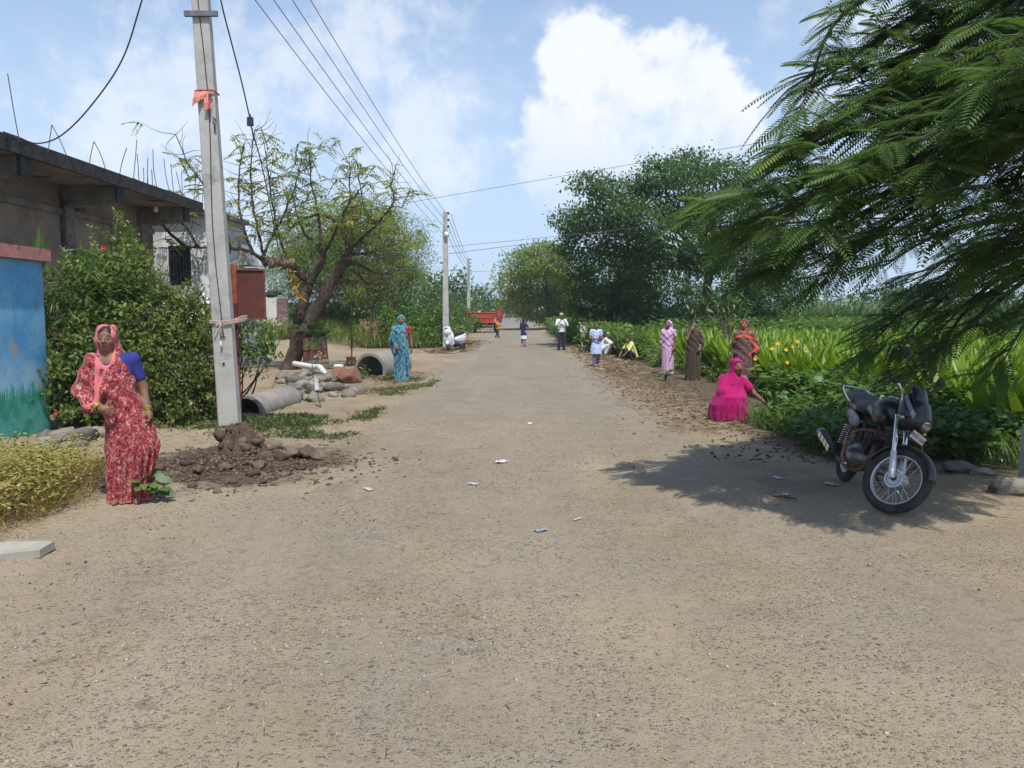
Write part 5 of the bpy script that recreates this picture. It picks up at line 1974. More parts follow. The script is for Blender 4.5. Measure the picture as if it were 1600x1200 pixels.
    def bindi(s, mat):
        p = s.hp((0, -.080, .050))
        MB().rock(p * s.k, np.array([.0065, .004, .008]) * s.k, 1, 2, 0).build('bindi', mat, s.t, smooth=True)

    def ring(s, name, a, b, f, r, w, mat, n=1, gap=.012):
        a, b = np.array(a), np.array(b)
        d = unit(b - a)
        for i in range(n):
            c = a + (b - a) * f + d * gap * i
            M4 = Matrix.Translation(Vector(c * s.k)) @ Vector(d).to_track_quat('Z', 'Y').to_matrix().to_4x4()
            MB().lathe([(r * s.k, -w * s.k), ((r + .005) * s.k, 0), (r * s.k, w * s.k), ((r - .004) * s.k, 0)], 14, M4, closed=True).build(name, mat, s.t, smooth=True)

    def blouse(s, mat, sleeve=0.55, long=False):
        J = s.J
        lo, hi = s.bbox(.2)
        S = Sdf(lo, hi, max(s.h, .009))
        ch = np.array(J['chest'])
        S.add(ell(ch + [0, 0, .01], (.160, .112, .145)), .02)
        S.add(cap(J['shL'], J['shR'], .062), .04)
        for sd in 'LR':
            a, b = np.array(J['sh' + sd]), np.array(J['el' + sd])
            S.add(cap(a, a + (b - a) * sleeve, .060, .052), .02)
        S.sub(ell(np.array(J['neck']) + [0, -.06, -.005], (.075, .085, .075)), .01)
        sdf_obj('blouse', S, mat, s.t, s.k)
        return s

    def saree(s, mat, skirt, torso, hood=True, cape=None, pleats=13, amp=.008, hood_open=(.072, .11, .125), hood_dz=0.0, extra=(), k_=.03, border_h=.05, folds=.0065, cut=(), diag=None):
        """one draped cloth: pleated skirt, wrapped bust, end drawn over shoulder and head"""
        J = s.J
        A = np.array(list(skirt) + list(torso))
        lo = np.array([(A[:, 1] - A[:, 3]).min() - .1, (A[:, 2] - A[:, 4]).min() - .12, -.01])
        hi = np.array([(A[:, 1] + A[:, 3]).max() + .1, (A[:, 2] + A[:, 4]).max() + .12, A[:, 0].max() + .1])
        b0, b1 = s.bbox(.12)
        lo = np.minimum(lo, [b0[0], b0[1], lo[2]])
        hi = np.maximum(hi, [b1[0], b1[1], b1[2] + .05])
        S = Sdf(lo, hi, s.h)
        S.add(econe(skirt, pleats, amp, 0.7), 0)
        S.add(econe(torso), k_)
        for p in (cape or ()):
            S.add(p, .035)
        hc = np.array(J['head'])
        op = None
        if hood:
            S.add(s.hell((0, .03, .035), (.101, .110, .100)), .02)
            S.add(cap(s.hp((0, .055, .0)), np.array(J['neck']) + [0, .05, -.02], .094, .11), .03)
            S.add(cap(np.array(J['neck']) + [0, .03, -.03], np.array(J['chest']) + [0, .02, .05], .10, .13), .04)
            op = s.hell((0, -.10, -.012 + hood_dz), hood_open)
            S.sub(op, .008)
        for p in extra:
            S.add(p, .02)
        if folds:
            S.warp(lambda X, Y, Z_: folds * np.sin(46 * (X * .55 + Z_ * .75) + 3 * np.sin(9 * Y + 5 * X)) * (Z_ > .75) + folds * .6 * np.sin(70 * (X * .8 - Z_ * .35) + 2 * np.sin(11 * Y)))
        for p in cut:
            S.sub(p, .008)

        def paint(P):
            v = np.clip(1 - (P[:, 2] - .0) / border_h, 0, 1)
            if op is not None:
                d = op[2](P[:, 0], P[:, 1], P[:, 2])
                v = np.maximum(v, np.where((P[:, 2] > hc[2] - .30), np.clip(1.25 - np.abs(d) / .030, 0, 1), 0))
            if diag is not None:
                v = np.maximum(v, diag(P))
            return v
        s.cl = sdf_obj('saree', S, mat, s.t, s.k, paint)
        return s


def SK(o=0.0, w=1.0, top=.99, lean=()):
    """ordinary standing saree skirt"""
    base = [(.01, 0, .0, .185, .165), (.08, 0, 0, .182, .160), (.35, 0, 0, .178, .150), (.62, 0, 0, .182, .150), (.85, 0, .01, .182, .150), (top, 0, .0, .150, .120)]
    return [(z, cx + np.interp(z, [0, 1], [0, o]), cy, rx * w, ry * w) for z, cx, cy, rx, ry in base]


def TO(o=0.0, w=1.0, sh=0.0):
    base = [(.88, 0, .0, .165, .130), (1.0, 0, -.005, .152, .128), (1.12, 0, -.008, .160, .128), (1.22, 0, 0, .172, .122), (1.30, 0, .005, .150, .095), (1.355, 0, .01, .085, .07)]
    return [(z, cx + o + sh * (z - .9), cy, rx * w, ry * w) for z, cx, cy, rx, ry in base]


# --- 1: woman in the red patterned saree, left foreground
M_s1 = cloth('saree_red_print', [(0.17, 0.014, 0.022), (0.32, 0.050, 0.056), (0.42, 0.28, 0.235)], (0.56, 0.155, 0.16), 40, (1.0, 1.0, 0.7))
M_blue_bl = plain('blue_blouse', (0.022, 0.028, 0.17), (0.03, 0.035, 0.22), 20, 0.85)
M_bindi = plain('bindi_red', (0.16, 0.01, 0.012), rough=0.6)
p = Person('woman in red printed saree with pink border over her head, left foreground', 196, 783, 1.60, yaw=rad(16), h=.0068)
p.J.update(pel=(.045, 0, .87), chest=(-.035, 0, 1.17), neck=(-.075, .005, 1.335), head=(-.09, -.015, 1.47), shL=(.115, .01, 1.285), elL=(.185, .04, 1.03), wrL=(.225, -.03, .83),
           shR=(-.215, .0, 1.28), elR=(-.315, .0, 1.01), wrR=(-.135, -.20, .885), hdR=(.9, -.25, -.35), palmR=(.2, .95, 0), curl=.75, palmL=(-.6, -.2, 0), head_roll=rad(2),
           hipL=(.12, 0, .86), hipR=(-.03, 0, .86), knL=(.16, -.06, .46), knR=(.02, -.02, .46), anL=(.10, -.01, .085), anR=(-.04, 0, .085))
p.body()
p.hair()
p.blouse(M_blue_bl, .62)
sk = [(.01, .035, 0, .175, .150), (.08, .04, 0, .178, .155), (.30, .06, -.01, .190, .160), (.50, .085, -.015, .215, .170), (.62, .075, -.01, .205, .160), (.80, .045, 0, .178, .148), (.98, .0, 0, .150, .120)]
to = [(.88, .02, 0, .165, .130), (1.0, -.02, -.01, .158, .132), (1.12, -.045, -.012, .165, .132), (1.22, -.06, 0, .155, .120), (1.29, -.07, .005, .125, .095), (1.345, -.075, .01, .08, .065)]
hoodop = (.071, .140, .186)


def diag1(P):
    x, y, z = P.T
    f = (y < -.03)
    # pink edge falling from the hood down the right front, and the edge across the bust
    e1 = np.abs(x + .150 - .02 * (z - 1.1)) - .022
    v1 = (f & (z < 1.42) & (z > .93)) * np.clip(-e1 / .006, 0, 1)
    e2 = np.abs(x - np.interp(z, [1.02, 1.14, 1.24], [-.15, -.115, -.07])) - .014
    v2 = (f & (z < 1.25) & (z > 1.06)) * np.clip(-e2 / .005, 0, 1)
    e3 = np.abs(z - .875 - .25 * (x + .30)) - .028
    v3 = ((x < -.17) & (z < 1.0)) * np.clip(-e3 / .008, 0, 1)
    return np.maximum(np.maximum(v1, v2), v3)


p.saree(M_s1, sk, to, True, cape=[cap((-.200, .0, 1.275), (-.300, .01, 1.02), .082, .086), cap((-.300, .01, 1.0), (-.20, -.14, .90), .082, .066), cap((-.28, .02, .98), (-.265, .0, .85), .075, .045),
                                     cap((-.16, -.07, 1.25), (-.165, -.13, .96), .04, .05)],
        pleats=19, amp=.014, hood_open=hoodop, folds=.0075, border_h=.06, diag=diag1,
        hood_dz=-.032,
        cut=[ell((-.125, -.235, .88), (.085, .07, .045))])
p.bindi(M_bindi)
p.ring('bangle', p.J['elL'], p.J['wrL'], .86, .034, .005, M_bangle, 3)
p.ring('bangle', p.J['elR'], p.J['wrR'], .90, .036, .006, M_bangle, 4)
nk = np.array(p.J['neck'])
MB().tube([(nk + [.06 * math.sin(a), -.052 - .02 * math.cos(a * .7), -.02 - .05 * math.cos(a) - .02]) * p.k for a in np.linspace(-1.3, 1.3, 14)], .003, 5).build('necklace', M_gold, p.t)
for sx in (-1, 1):
    e_ = p.hp((sx * .080, -.005, -.035)) * p.k
    MB().rock(e_, (.006, .006, .010), 3, 1, 0).build('earring', M_gold, p.t, smooth=True)

# --- 2: woman in teal
M_s2 = cloth('saree_teal_print', [(0.018, 0.16, 0.20), (0.035, 0.25, 0.27), (0.28, 0.28, 0.26), (0.012, 0.035, 0.17)], (0.03, 0.38, 0.35), 7, (1.5, 1.5, 0.45), 'swirl')
M_redbl = plain('red_blouse', (0.36, 0.035, 0.02), (0.30, 0.03, 0.02), 20, 0.85)
p = Person('woman in teal and blue patterned saree standing by the culvert', 628, 596, 1.62, yaw=rad(6), h=.009)
p.J.update(elL=(.235, .02, 1.03), wrL=(.245, -.03, .81), elR=(-.20, .0, 1.03), wrR=(-.13, -.12, .86), palmL=(-1, -.2, 0))
p.body(torso=1.06)
p.hair()
p.blouse(M_redbl, .5)
p.saree(M_s2, SK(0, 1.0), TO(-.02, 1.03), True, cape=[cap((-.15, .01, 1.28), (-.19, 0, 1.0), .08, .10), cap((-.19, 0, 1.0), (-.14, -.03, .72), .10, .09), cap((.10, .0, 1.31), (.165, .01, 1.29), .05, .055)],
        pleats=12, amp=.013, folds=.005, border_h=.06)
p.ring('bangle', p.J['elL'], p.J['wrL'], .82, .036, .005, plain('dark_bangle', (0.03, 0.05, 0.03), rough=0.3), 4)
p.bindi(M_bindi)

# --- 3: woman in pale pink
M_s3 = cloth('saree_pale_pink', [(0.62, 0.38, 0.58)], (0.10, 0.03, 0.07), kind='plain')
p = Person('old woman in pale pink saree with dark border at the field edge', 1043, 585, 1.46, yaw=rad(-30), h=.010)
p.J.update(head_yaw=rad(-12), elL=(.215, .02, 1.03), wrL=(.20, -.06, .80), elR=(-.2, .02, 1.02), wrR=(-.17, -.06, .82))
p.body()
p.hair(M_greyhair)
p.blouse(M_s3, .5)


def diag3(P):
    x, y, z = P.T
    return ((y < .02) & (z > .86) & (z < 1.22)) * np.clip(1.2 - np.abs(z - (.93 + .85 * (x + .14))) / .022, 0, 1)


p.saree(M_s3, SK(-.02, .98), TO(0, 1.0), True, cape=[cap((.12, .0, 1.29), (.185, .02, 1.17), .068, .064), cap((-.14, 0, 1.27), (-.18, .02, .96), .075, .08)], pleats=9, amp=.008, border_h=.035, diag=diag3)

# --- 4: woman in dark brown, hand at her mouth
M_s4 = cloth('saree_brown', [(0.068, 0.048, 0.036)], (0.060, 0.042, 0.032), kind='plain')
p = Person('woman in plain dark brown saree holding a hand to her mouth', 1082, 594, 1.48, yaw=rad(-15), h=.010)
p.J.update(elR=(-.16, -.16, 1.10), wrR=(-.055, -.15, 1.33), hdR=(.35, -.05, .9), palmR=(.2, 1, 0), curl=1.0, elL=(.20, .03, 1.02), wrL=(.17, -.10, .86), head_yaw=rad(14))
p.body(torso=1.04)
p.hair()
p.saree(M_s4, SK(0, 1.06), TO(.0, 1.06), False, cape=[cap((.14, 0, 1.28), (.2, .03, 1.03), .075, .075), cap((.2, .03, 1.03), (.15, .06, .60), .085, .05), cap((-.155, .0, 1.28), (-.165, -.07, 1.2), .066, .062)], pleats=10, amp=.010,
        extra=[cap((0, .07, 1.36), (0, .07, 1.50), .07, .08)], cut=[])

# --- 5: woman in orange and brown print
M_s5 = cloth('saree_brown_dots', [(0.085, 0.045, 0.045), (0.32, 0.22, 0.19)], (0.62, 0.075, 0.035), 60, (1, 1, 1), 'dots')
p = Person('woman in brown dotted saree with orange-red border over her head', 1160, 617, 1.56, yaw=rad(-14), h=.009)
p.J.update(head_yaw=rad(-14), elL=(.245, .02, 1.04), wrL=(.235, -.09, .84), elR=(-.215, .04, 1.02), wrR=(-.215, .02, .80))
p.body(torso=1.12)
p.hair()


def diag5(P):
    x, y, z = P.T
    v = ((x > .10) & (z > .82) & (y < .1)) * np.clip(1.2 - np.abs(x - .155 - .10 * np.sin(z * 14)) / .045, 0, 1)
    w = ((y < 0) & (z > 1.16)) * np.clip(1.2 - np.abs(z - 1.27 + .35 * np.abs(x + .02)) / .028, 0, 1)
    return np.maximum(v, w)


p.saree(M_s5, SK(0, 1.08), TO(0, 1.12), True, cape=[cap((.15, 0, 1.28), (.235, .02, 1.06), .075, .085), cap((.235, .02, 1.06), (.25, -.06, .92), .08, .07), cap((-.15, .0, 1.28), (-.2, .03, 1.05), .065, .06)], pleats=12, amp=.008,
        hood_open=(.07, .11, .118), diag=diag5, border_h=.05)
p.bindi(M_bindi)
st_ = thing('walking_stick', p.t.location + Vector((-.36, -.05, 0)), 'thin dark stick held by the woman in dotted saree', 'stick')
MB().tube([(0, 0, 0), (.03, .01, .5), (.05, .03, .95)], .011, 6).build('shaft', M_twig, st_)

# --- 6: squatting woman in magenta
M_s6 = cloth('saree_magenta', [(0.40, 0.006, 0.125)], (0.34, 0.006, 0.11), kind='plain')
p = Person('squatting woman in bright magenta saree planting a seedling', 1142, 655, 1.54, yaw=rad(8), h=.0085)
p.J.update(pel=(-.02, .12, .22), chest=(.0, -.02, .52), neck=(.03, -.05, .70), head=(.05, -.07, .83), head_yaw=rad(6), head_roll=rad(-5),
           shL=(.17, -.06, .64), elL=(.30, -.16, .42), wrL=(.48, -.26, .24), shR=(-.15, -.02, .63), elR=(-.15, -.06, .44), wrR=(-.04, -.10, .30),
           hipL=(.08, .10, .22), knL=(.06, -.18, .38), anL=(.05, -.02, .085), hipR=(-.10, .10, .22), knR=(-.14, -.18, .38), anR=(-.12, -.02, .085), hdL=(.8, -.15, -.55), curl=.5, palmL=(0, .3, -1))
p.body()
p.hair()
body_c = [(.005, -.06, -.03, .275, .27), (.10, -.07, -.03, .285, .28), (.25, -.07, -.04, .275, .285), (.38, -.05, -.05, .245, .27), (.47, -.03, -.03, .19, .18), (.56, -.01, -.02, .12, .10)]
tors_c = [(.40, -.03, .0, .215, .18), (.52, -.01, -.01, .195, .15), (.60, .0, -.03, .18, .13), (.66, .02, -.04, .14, .10), (.71, .03, -.05, .09, .075)]
p.saree(M_s6, body_c, tors_c, True, cape=[cap((.14, -.05, .63), (.235, -.13, .50), .068, .066), cap((-.13, 0, .62), (-.19, -.12, .44), .09, .10)], pleats=9, amp=.014, folds=.008, k_=.09, border_h=.001, hood_open=(.071, .10, .115),
        cut=[ell((.05, -.16, .70), (.05, .08, .05))])

# --- 7: girl in light blue walking up the road
M_sky = cloth('frock_pale_blue', [(0.42, 0.52, 0.74)], None, kind='plain')
M_checks = cloth('checked_trousers', [(0.18, 0.12, 0.26), (0.34, 0.22, 0.36), (0.10, 0.08, 0.2)], None, 14, (1, 1, 1), 'stripe')
M_shoe = plain('dark_sandal', (0.05, 0.035, 0.03), rough=0.7)
p = Person('girl in pale blue frock and checked trousers walking along the road', 931, 572, 1.36, yaw=rad(4), h=.010)
p.J.update(elR=(-.22, -.02, 1.04), wrR=(-.02, -.20, .99), hdR=(.9, -.2, 0), palmR=(0, 1, 0), elL=(.22, -.02, 1.04), wrL=(.06, -.19, 1.01), hdL=(.2, -.2, .5), knL=(.08, -.10, .47), anL=(.06, .03, .11), anR=(-.07, -.10, .08), knR=(-.08, -.09, .46))
p.body(shoes=M_shoe, torso=.9)
p.hair()


def tunic(p, mat, lv, sleeve, name='shirt', cut=True, sl_r=(.062, .050), h=None):
    J = p.J
    A = np.array(lv)
    b0, b1 = p.bbox(.14)
    S = Sdf(b0, b1, h or max(p.h, .009))
    S.add(econe(lv, 7, .006, .4), 0)
    S.add(cap(J['shL'], J['shR'], .060), .04)
    for sd in 'LR':
        a, b, c = np.array(J['sh' + sd]), np.array(J['el' + sd]), np.array(J['wr' + sd])
        S.add(cap(a, a + (b - a) * min(1, sleeve), sl_r[0], sl_r[1]), .02)
        if sleeve > 1:
            S.add(cap(b, b + (c - b) * (sleeve - 1), sl_r[1], sl_r[1] * .8), .02)
    S.sub(ell(np.array(J['neck']) + [0, -.05, .03], (.062, .075, .06)), .01)
    S.warp(lambda X, Y, Z_: .003 * np.sin(50 * (X * .4 + Z_) + 3 * np.sin(9 * X)))
    return sdf_obj(name, S, mat, p.t, p.k, lambda P: np.zeros(len(P)))


def trousers(p, mat, r=(.092, .066, .058), name='trousers', low=.0):
    J = p.J
    b0, b1 = p.bbox(.16)
    b0[2] = max(b0[2], .0)
    S = Sdf(b0, b1, max(p.h, .009))
    S.add(ell(J['pel'], (.158, .122, .13)), .03)
    for sd in 'LR':
        S.add(cap(J['hip' + sd], J['kn' + sd], r[0], r[1]), .025)
        a = np.array(J['an' + sd])
        kn_ = np.array(J['kn' + sd])
        S.add(cap(kn_, a + [0, 0, -.02 + low], r[1], r[2]), .02)
    S.warp(lambda X, Y, Z_: .003 * np.sin(70 * Z_ + 4 * np.sin(12 * X + 7 * Y)))
    return sdf_obj(name, S, mat, p.t, p.k, lambda P: np.zeros(len(P)))


TUN = [(.47, 0, -.03, .21, .21), (.70, 0, -.02, .190, .18), (.95, 0, 0, .145, .115), (1.15, 0, 0, .155, .115), (1.28, 0, .005, .145, .09), (1.345, 0, .01, .07, .06)]
tunic(p, M_sky, TUN, .55, 'frock')
trousers(p, M_checks, low=.02)

# --- 8: man in white shirt and cap, hands raised to a phone
M_wshirt = cloth('white_shirt', [(0.74, 0.76, 0.78)], None, kind='plain')
M_navy = cloth('navy_trousers', [(0.022, 0.026, 0.045)], None, kind='plain')
p = Person('man in white shirt, dark trousers and pale cap holding up a phone', 877, 548, 1.63, yaw=rad(4), h=.011)
p.J.update(elR=(-.235, -.14, 1.10), wrR=(-.05, -.27, 1.32), hdR=(.4, -.2, .8), palmR=(.8, .3, 0), elL=(.235, -.14, 1.10), wrL=(.05, -.27, 1.32), hdL=(-.4, -.2, .8), palmL=(-.8, .3, 0), curl=1.1,
           anL=(.11, .01, .085), anR=(-.11, .01, .085))
p.body(shoes=M_shoe)
p.hair(short=True)
SH = [(.80, 0, 0, .172, .135), (1.0, 0, 0, .158, .122), (1.17, 0, 0, .168, .122), (1.28, 0, .005, .15, .092), (1.35, 0, .01, .075, .065)]
tunic(p, M_wshirt, SH, 1.85, 'shirt')
trousers(p, M_navy, (.098, .075, .068))
S = Sdf(np.array(p.J['head']) - .2, np.array(p.J['head']) + .2, .009)
S.add(p.hell((0, .022, .075), (.086, .100, .058)), .01)
S.sub(p.hell((0, 0, .01), (.15, .16, .045)), .005)
sdf_obj('cap', S, plain('pale_cap', (0.48, 0.46, 0.42), rough=0.9), p.t, p.k)
ph = thing('mobile_phone', p.t.location + Vector((-.005, -.36, 1.44)), 'dark phone held up by the man in white shirt', 'phone')
MB().box((0, 0, 0), (.078, .009, .155)).build('case', M_wire, ph)
MB().box((-.02, .006, .05), (.03, .006, .03)).build('camera_bump', M_steel, ph)

# --- 9: boy in the weeds behind
M_lil = cloth('pale_clothes', [(0.55, 0.52, 0.58)], None, kind='plain')
M_greyv = cloth('grey_scarf', [(0.10, 0.10, 0.15)], None, kind='plain')
p = Person('small child in pale clothes with a grey sash at the weeds', 912, 543, 1.22, yaw=rad(-10), h=.012)
p.J.update(wrR=(-.05, -.17, .84), elR=(-.20, -.02, 1.02), wrL=(.05, -.18, .83), elL=(.2, -.02, 1.02))
p.body(torso=.9)
p.hair(short=True)
tunic(p, M_lil, [(.70, 0, 0, .16, .13)] + SH[1:], 1.6, 'shirt')
trousers(p, M_lil, (.09, .07, .06))
S = Sdf((-.25, -.2, .8), (.25, .2, 1.4), .012)
S.add(cap((-.09, -.08, 1.30), (.02, -.125, 1.0), .032, .04), .02)
S.add(cap((-.09, -.08, 1.30), (-.08, .1, 1.25), .03, .03), .02)
sdf_obj('sash', S, M_greyv, p.t, p.k)

# --- 10: girl in navy and white down the road
M_navyk = cloth('navy_tunic', [(0.020, 0.026, 0.085)], None, kind='plain')
M_pinkt = cloth('mauve_leggings', [(0.34, 0.20, 0.30), (0.42, 0.28, 0.36), (0.26, 0.14, 0.24)], None, 12, (1, 1, 1), 'stripe')
p = Person('girl in navy tunic and white skirt standing in the far road', 818, 542, 1.36, yaw=rad(150), h=.012)
p.J.update(elR=(-.23, -.10, 1.14), wrR=(-.10, -.16, 1.34), elL=(.22, -.06, 1.08), wrL=(.12, -.18, 1.18), hdR=(.3, 0, 1), palmR=(0, 1, 0))
p.body(torso=.9, shoes=plain('red_sandal', (0.4, 0.05, 0.05), rough=0.7))
p.hair()
tunic(p, M_wshirt, [(.45, 0, 0, .19, .15), (.70, 0, 0, .165, .135), (.9, 0, 0, .14, .11)], .0, 'skirt')
tunic(p, M_navyk, [(.66, 0, 0, .185, .150), (.95, 0, 0, .155, .125), (1.15, 0, 0, .165, .125), (1.28, 0, .005, .15, .095), (1.345, 0, .01, .075, .065)], 1.2, 'tunic')
trousers(p, M_pinkt, (.085, .065, .055), 'leggings')

# --- 11: boy in orange shirt by the trailer
M_orsh = cloth('orange_shirt', [(0.70, 0.28, 0.02)], None, kind='plain')
p = Person('boy in orange shirt and dark trousers beside the red trailer', 777, 528, 1.26, yaw=rad(70), h=.013)
p.J.update(elR=(-.2, -.1, 1.05), wrR=(-.12, -.28, 1.0), elL=(.2, -.1, 1.05), wrL=(.12, -.28, 1.0), anL=(.09, -.10, .085), anR=(-.09, .10, .085))
p.body(shoes=M_shoe)
p.hair(short=True)
tunic(p, M_orsh, [(.74, 0, 0, .175, .14)] + SH[1:], .8, 'shirt')
trousers(p, M_navy)

# --- 12: crouching figure in white behind the girl
p = Person('crouching person in white clothes behind the walking girl', 945, 556, 1.50, yaw=rad(75), h=.011)
p.J.update(pel=(0, .14, .26), chest=(0, -.02, .56), neck=(0, -.08, .73), head=(0, -.13, .84), head_pitch=rad(25), shL=(.16, -.05, .67), elL=(.19, -.26, .50), wrL=(.10, -.40, .34), shR=(-.16, -.05, .67), elR=(-.19, -.26, .50),
           wrR=(-.10, -.40, .34), hipL=(.09, .12, .26), knL=(.15, -.20, .46), anL=(.11, -.05, .085), hipR=(-.09, .12, .26), knR=(-.15, -.20, .46), anR=(-.11, -.05, .085))
p.body(shoes=M_shoe)
p.hair(M_greyhair, short=True)


def crouch_cloth(p, mat, mat2, nm='shirt'):
    J = p.J
    b0, b1 = p.bbox(.16)
    S = Sdf(b0, b1, max(p.h, .010))
    S.add(ell(J['pel'], (.165, .14, .14)), .03)
    S.add(cap(J['pel'], J['chest'], .145, .15), .03)
    S.add(cap(J['shL'], J['shR'], .066), .05)
    for sd in 'LR':
        S.add(cap(J['sh' + sd], J['el' + sd], .066, .056), .02)
    S.sub(ell(np.array(J['neck']) + [0, -.04, .05], (.06, .07, .06)), .01)
    sdf_obj(nm, S, mat, p.t, p.k, lambda P: np.zeros(len(P)))
    S = Sdf(b0, b1, max(p.h, .010))
    for sd in 'LR':
        S.add(cap(J['hip' + sd], J['kn' + sd], .105, .078), .02)
        S.add(cap(J['kn' + sd], np.array(J['an' + sd]) + [0, 0, .02], .080, .070), .02)
    sdf_obj('trousers', S, mat2, p.t, p.k, lambda P: np.zeros(len(P)))


crouch_cloth(p, M_wshirt, M_wshirt)

# --- 13: person in yellow sitting at the verge
M_yel = cloth('yellow_scarf', [(0.66, 0.68, 0.22)], None, kind='plain')
M_blk = cloth('black_clothes', [(0.02, 0.018, 0.022)], None, kind='plain')
p = Person('person with pale yellow scarf squatting on the verge', 984, 563, 1.42, yaw=rad(-62), h=.011)
p.J.update(pel=(0, .14, .20), chest=(0, .0, .50), neck=(0, -.05, .68), head=(0, -.09, .80), shL=(.16, -.03, .62), elL=(.20, -.20, .42), wrL=(.14, -.36, .24), shR=(-.16, -.03, .62), elR=(-.20, -.20, .42),
           wrR=(-.14, -.36, .24), hipL=(.09, .12, .20), knL=(.15, -.20, .40), anL=(.11, -.05, .085), hipR=(-.09, .12, .20), knR=(-.15, -.20, .40), anR=(-.11, -.05, .085))
p.body()
p.hair()
crouch_cloth(p, M_yel, M_blk, 'shirt')
S = Sdf((-.35, -.35, 0), (.35, .45, 1.0), .011)
S.add(cap((-.14, .02, .66), (-.10, .24, .16), .05, .085), .04)
S.add(cap((.14, .02, .66), (.10, .24, .16), .05, .085), .04)
S.add(cap((0, .05, .66), (0, .27, .16), .10, .10), .06)
S.add(cap((-.13, -.02, .67), (.13, -.02, .67), .062), .03)
sdf_obj('scarf', S, M_yel, p.t, p.k, lambda P: np.zeros(len(P)))

# ================================================================== VEHICLES AND SMALL THINGS
M_rubber = plain('tyre_rubber', (0.026, 0.025, 0.024), (0.055, 0.050, 0.044), 9, 0.85, bump=0.4, bscale=60, bdist=0.004)
M_alloy = plain('alloy', (0.62, 0.63, 0.64), (0.50, 0.50, 0.50), 14, 0.35, 0.75)
M_chrome = plain('chrome', (0.72, 0.73, 0.75), rough=0.16, metal=1.0)
M_black = plain('black_gloss_paint', (0.012, 0.012, 0.014), (0.030, 0.028, 0.026), 6, 0.28, spec=0.6)
M_blackm = plain('black_matt', (0.020, 0.020, 0.021), (0.042, 0.040, 0.037), 11, 0.6)
M_seat = plain('seat_vinyl', (0.060, 0.060, 0.062), (0.115, 0.108, 0.098), 16, 0.6, bump=0.5, bscale=50, bdist=0.004)
M_engine = plain('engine_casting', (0.30, 0.30, 0.30), (0.16, 0.15, 0.14), 9, 0.45, 0.7)
M_silver = plain('silver_paint', (0.26, 0.28, 0.31), (0.17, 0.18, 0.20), 8, 0.4, 0.5)
M_guard = plain('rusty_guard', (0.22, 0.12, 0.065), (0.11, 0.06, 0.035), 20, 0.6, 0.5)
k = NM('lamp_lens')
M_lens = k.bsdf((0.34, 0.35, 0.37), 0.05, 0.75, None, 0.8)
M_plate = plain('number_plate', (0.66, 0.66, 0.64), rough=0.5)
M_red = plain('tail_red', (0.4, 0.02, 0.015), rough=0.25)


def ring_y(mb, c, R, r, M=None, n=40, m=10, flat=1.0):
    """torus whose axle runs along local y"""
    a = np.arange(n) * 2 * PI / n
    b = np.arange(m) * 2 * PI / m
    rr = R + r * np.cos(b)[None]
    v = np.stack([np.cos(a)[:, None] * rr, np.broadcast_to(r * flat * np.sin(b)[None], (n, m)), np.sin(a)[:, None] * rr], -1).reshape(-1, 3) + np.array(c)
    i, j = np.meshgrid(np.arange(n), np.arange(m), indexing='ij')
    q_ = np.stack([i * m + j, i * m + (j + 1) % m, ((i + 1) % n) * m + (j + 1) % m, ((i + 1) % n) * m + j], -1).reshape(-1, 4)
    if M is not None:
        M = np.array(M)
        v = v @ M[:3, :3].T + M[:3, 3]
    mb.add(v, q_)
    return mb


def X4(M, p):
    return np.array((M @ Vector(p)).to_tuple()) if M is not None else np.array(p, float)


def mcyl(mb, a, b, ra, rb=None, M=None, n=14):
    a, b = X4(M, a), X4(M, b)
    mb.tube([a, b], [ra, ra if rb is None else rb], n)
    return mb


def mtube(pts, r, M=None, n=8, k_=5):
    return MB().tube(smooth_path([X4(M, p) for p in pts], k_), r, n)


def xf(M):
    if M is None:
        return None
    A = np.array(M)
    return lambda P: P @ A[:3, :3].T + A[:3, 3]


def wheel(root, c, R, tr_, M=None, spokes=32, hubr=.075, drum=True, rim=None):
    ty = ring_y(MB(), c, R - tr_, tr_, M, 44, 12, 0.85).build('wheel', M_rubber, root, smooth=True)
    ring_y(MB(), c, R - 2 * tr_ + .004, .013, M, 44, 8, 1.6).build('rim', rim or M_alloy, ty, smooth=True)
    hb = MB()
    mcyl(hb, (c[0], c[1] - .05, c[2]), (c[0], c[1] + .05, c[2]), hubr * (0.93 if drum else .5), None, M, 28)
    mcyl(hb, (c[0], c[1] - .056, c[2]), (c[0], c[1] - .049, c[2]), hubr if drum else .02, None, M, 28)
    hb.build('hub', M_alloy, ty)
    if drum:
        for i in range(18):
            a = i * 2 * PI / 18
            d = MB()
            mcyl(d, (c[0] + .060 * math.cos(a), c[1] - .0585, c[2] + .060 * math.sin(a)), (c[0] + .060 * math.cos(a), c[1] - .0555, c[2] + .060 * math.sin(a)), .0055, None, M, 8)
            d.build('vent_hole', M_blackm, ty)
        d = MB()
        mcyl(d, (c[0], c[1] - .068, c[2]), (c[0], c[1] - .054, c[2]), .022, .026, M, 16)
        d.build('axle_nut', M_blackm, ty)
    for i in range(spokes):
        a = i * 2 * PI / spokes
        a2 = a + (0.34 if i % 2 else -0.34)
        y = c[1] + (.035 if (i // 2) % 2 else -.035)
        d = MB()
        mcyl(d, (c[0] + hubr * .9 * math.cos(a2), y, c[2] + hubr * .9 * math.sin(a2)), (c[0] + (R - 2 * tr_) * math.cos(a), c[1], c[2] + (R - 2 * tr_) * math.sin(a)), .0018, None, M, 4)
        d.build('spoke', M_alloy, ty)
    return ty


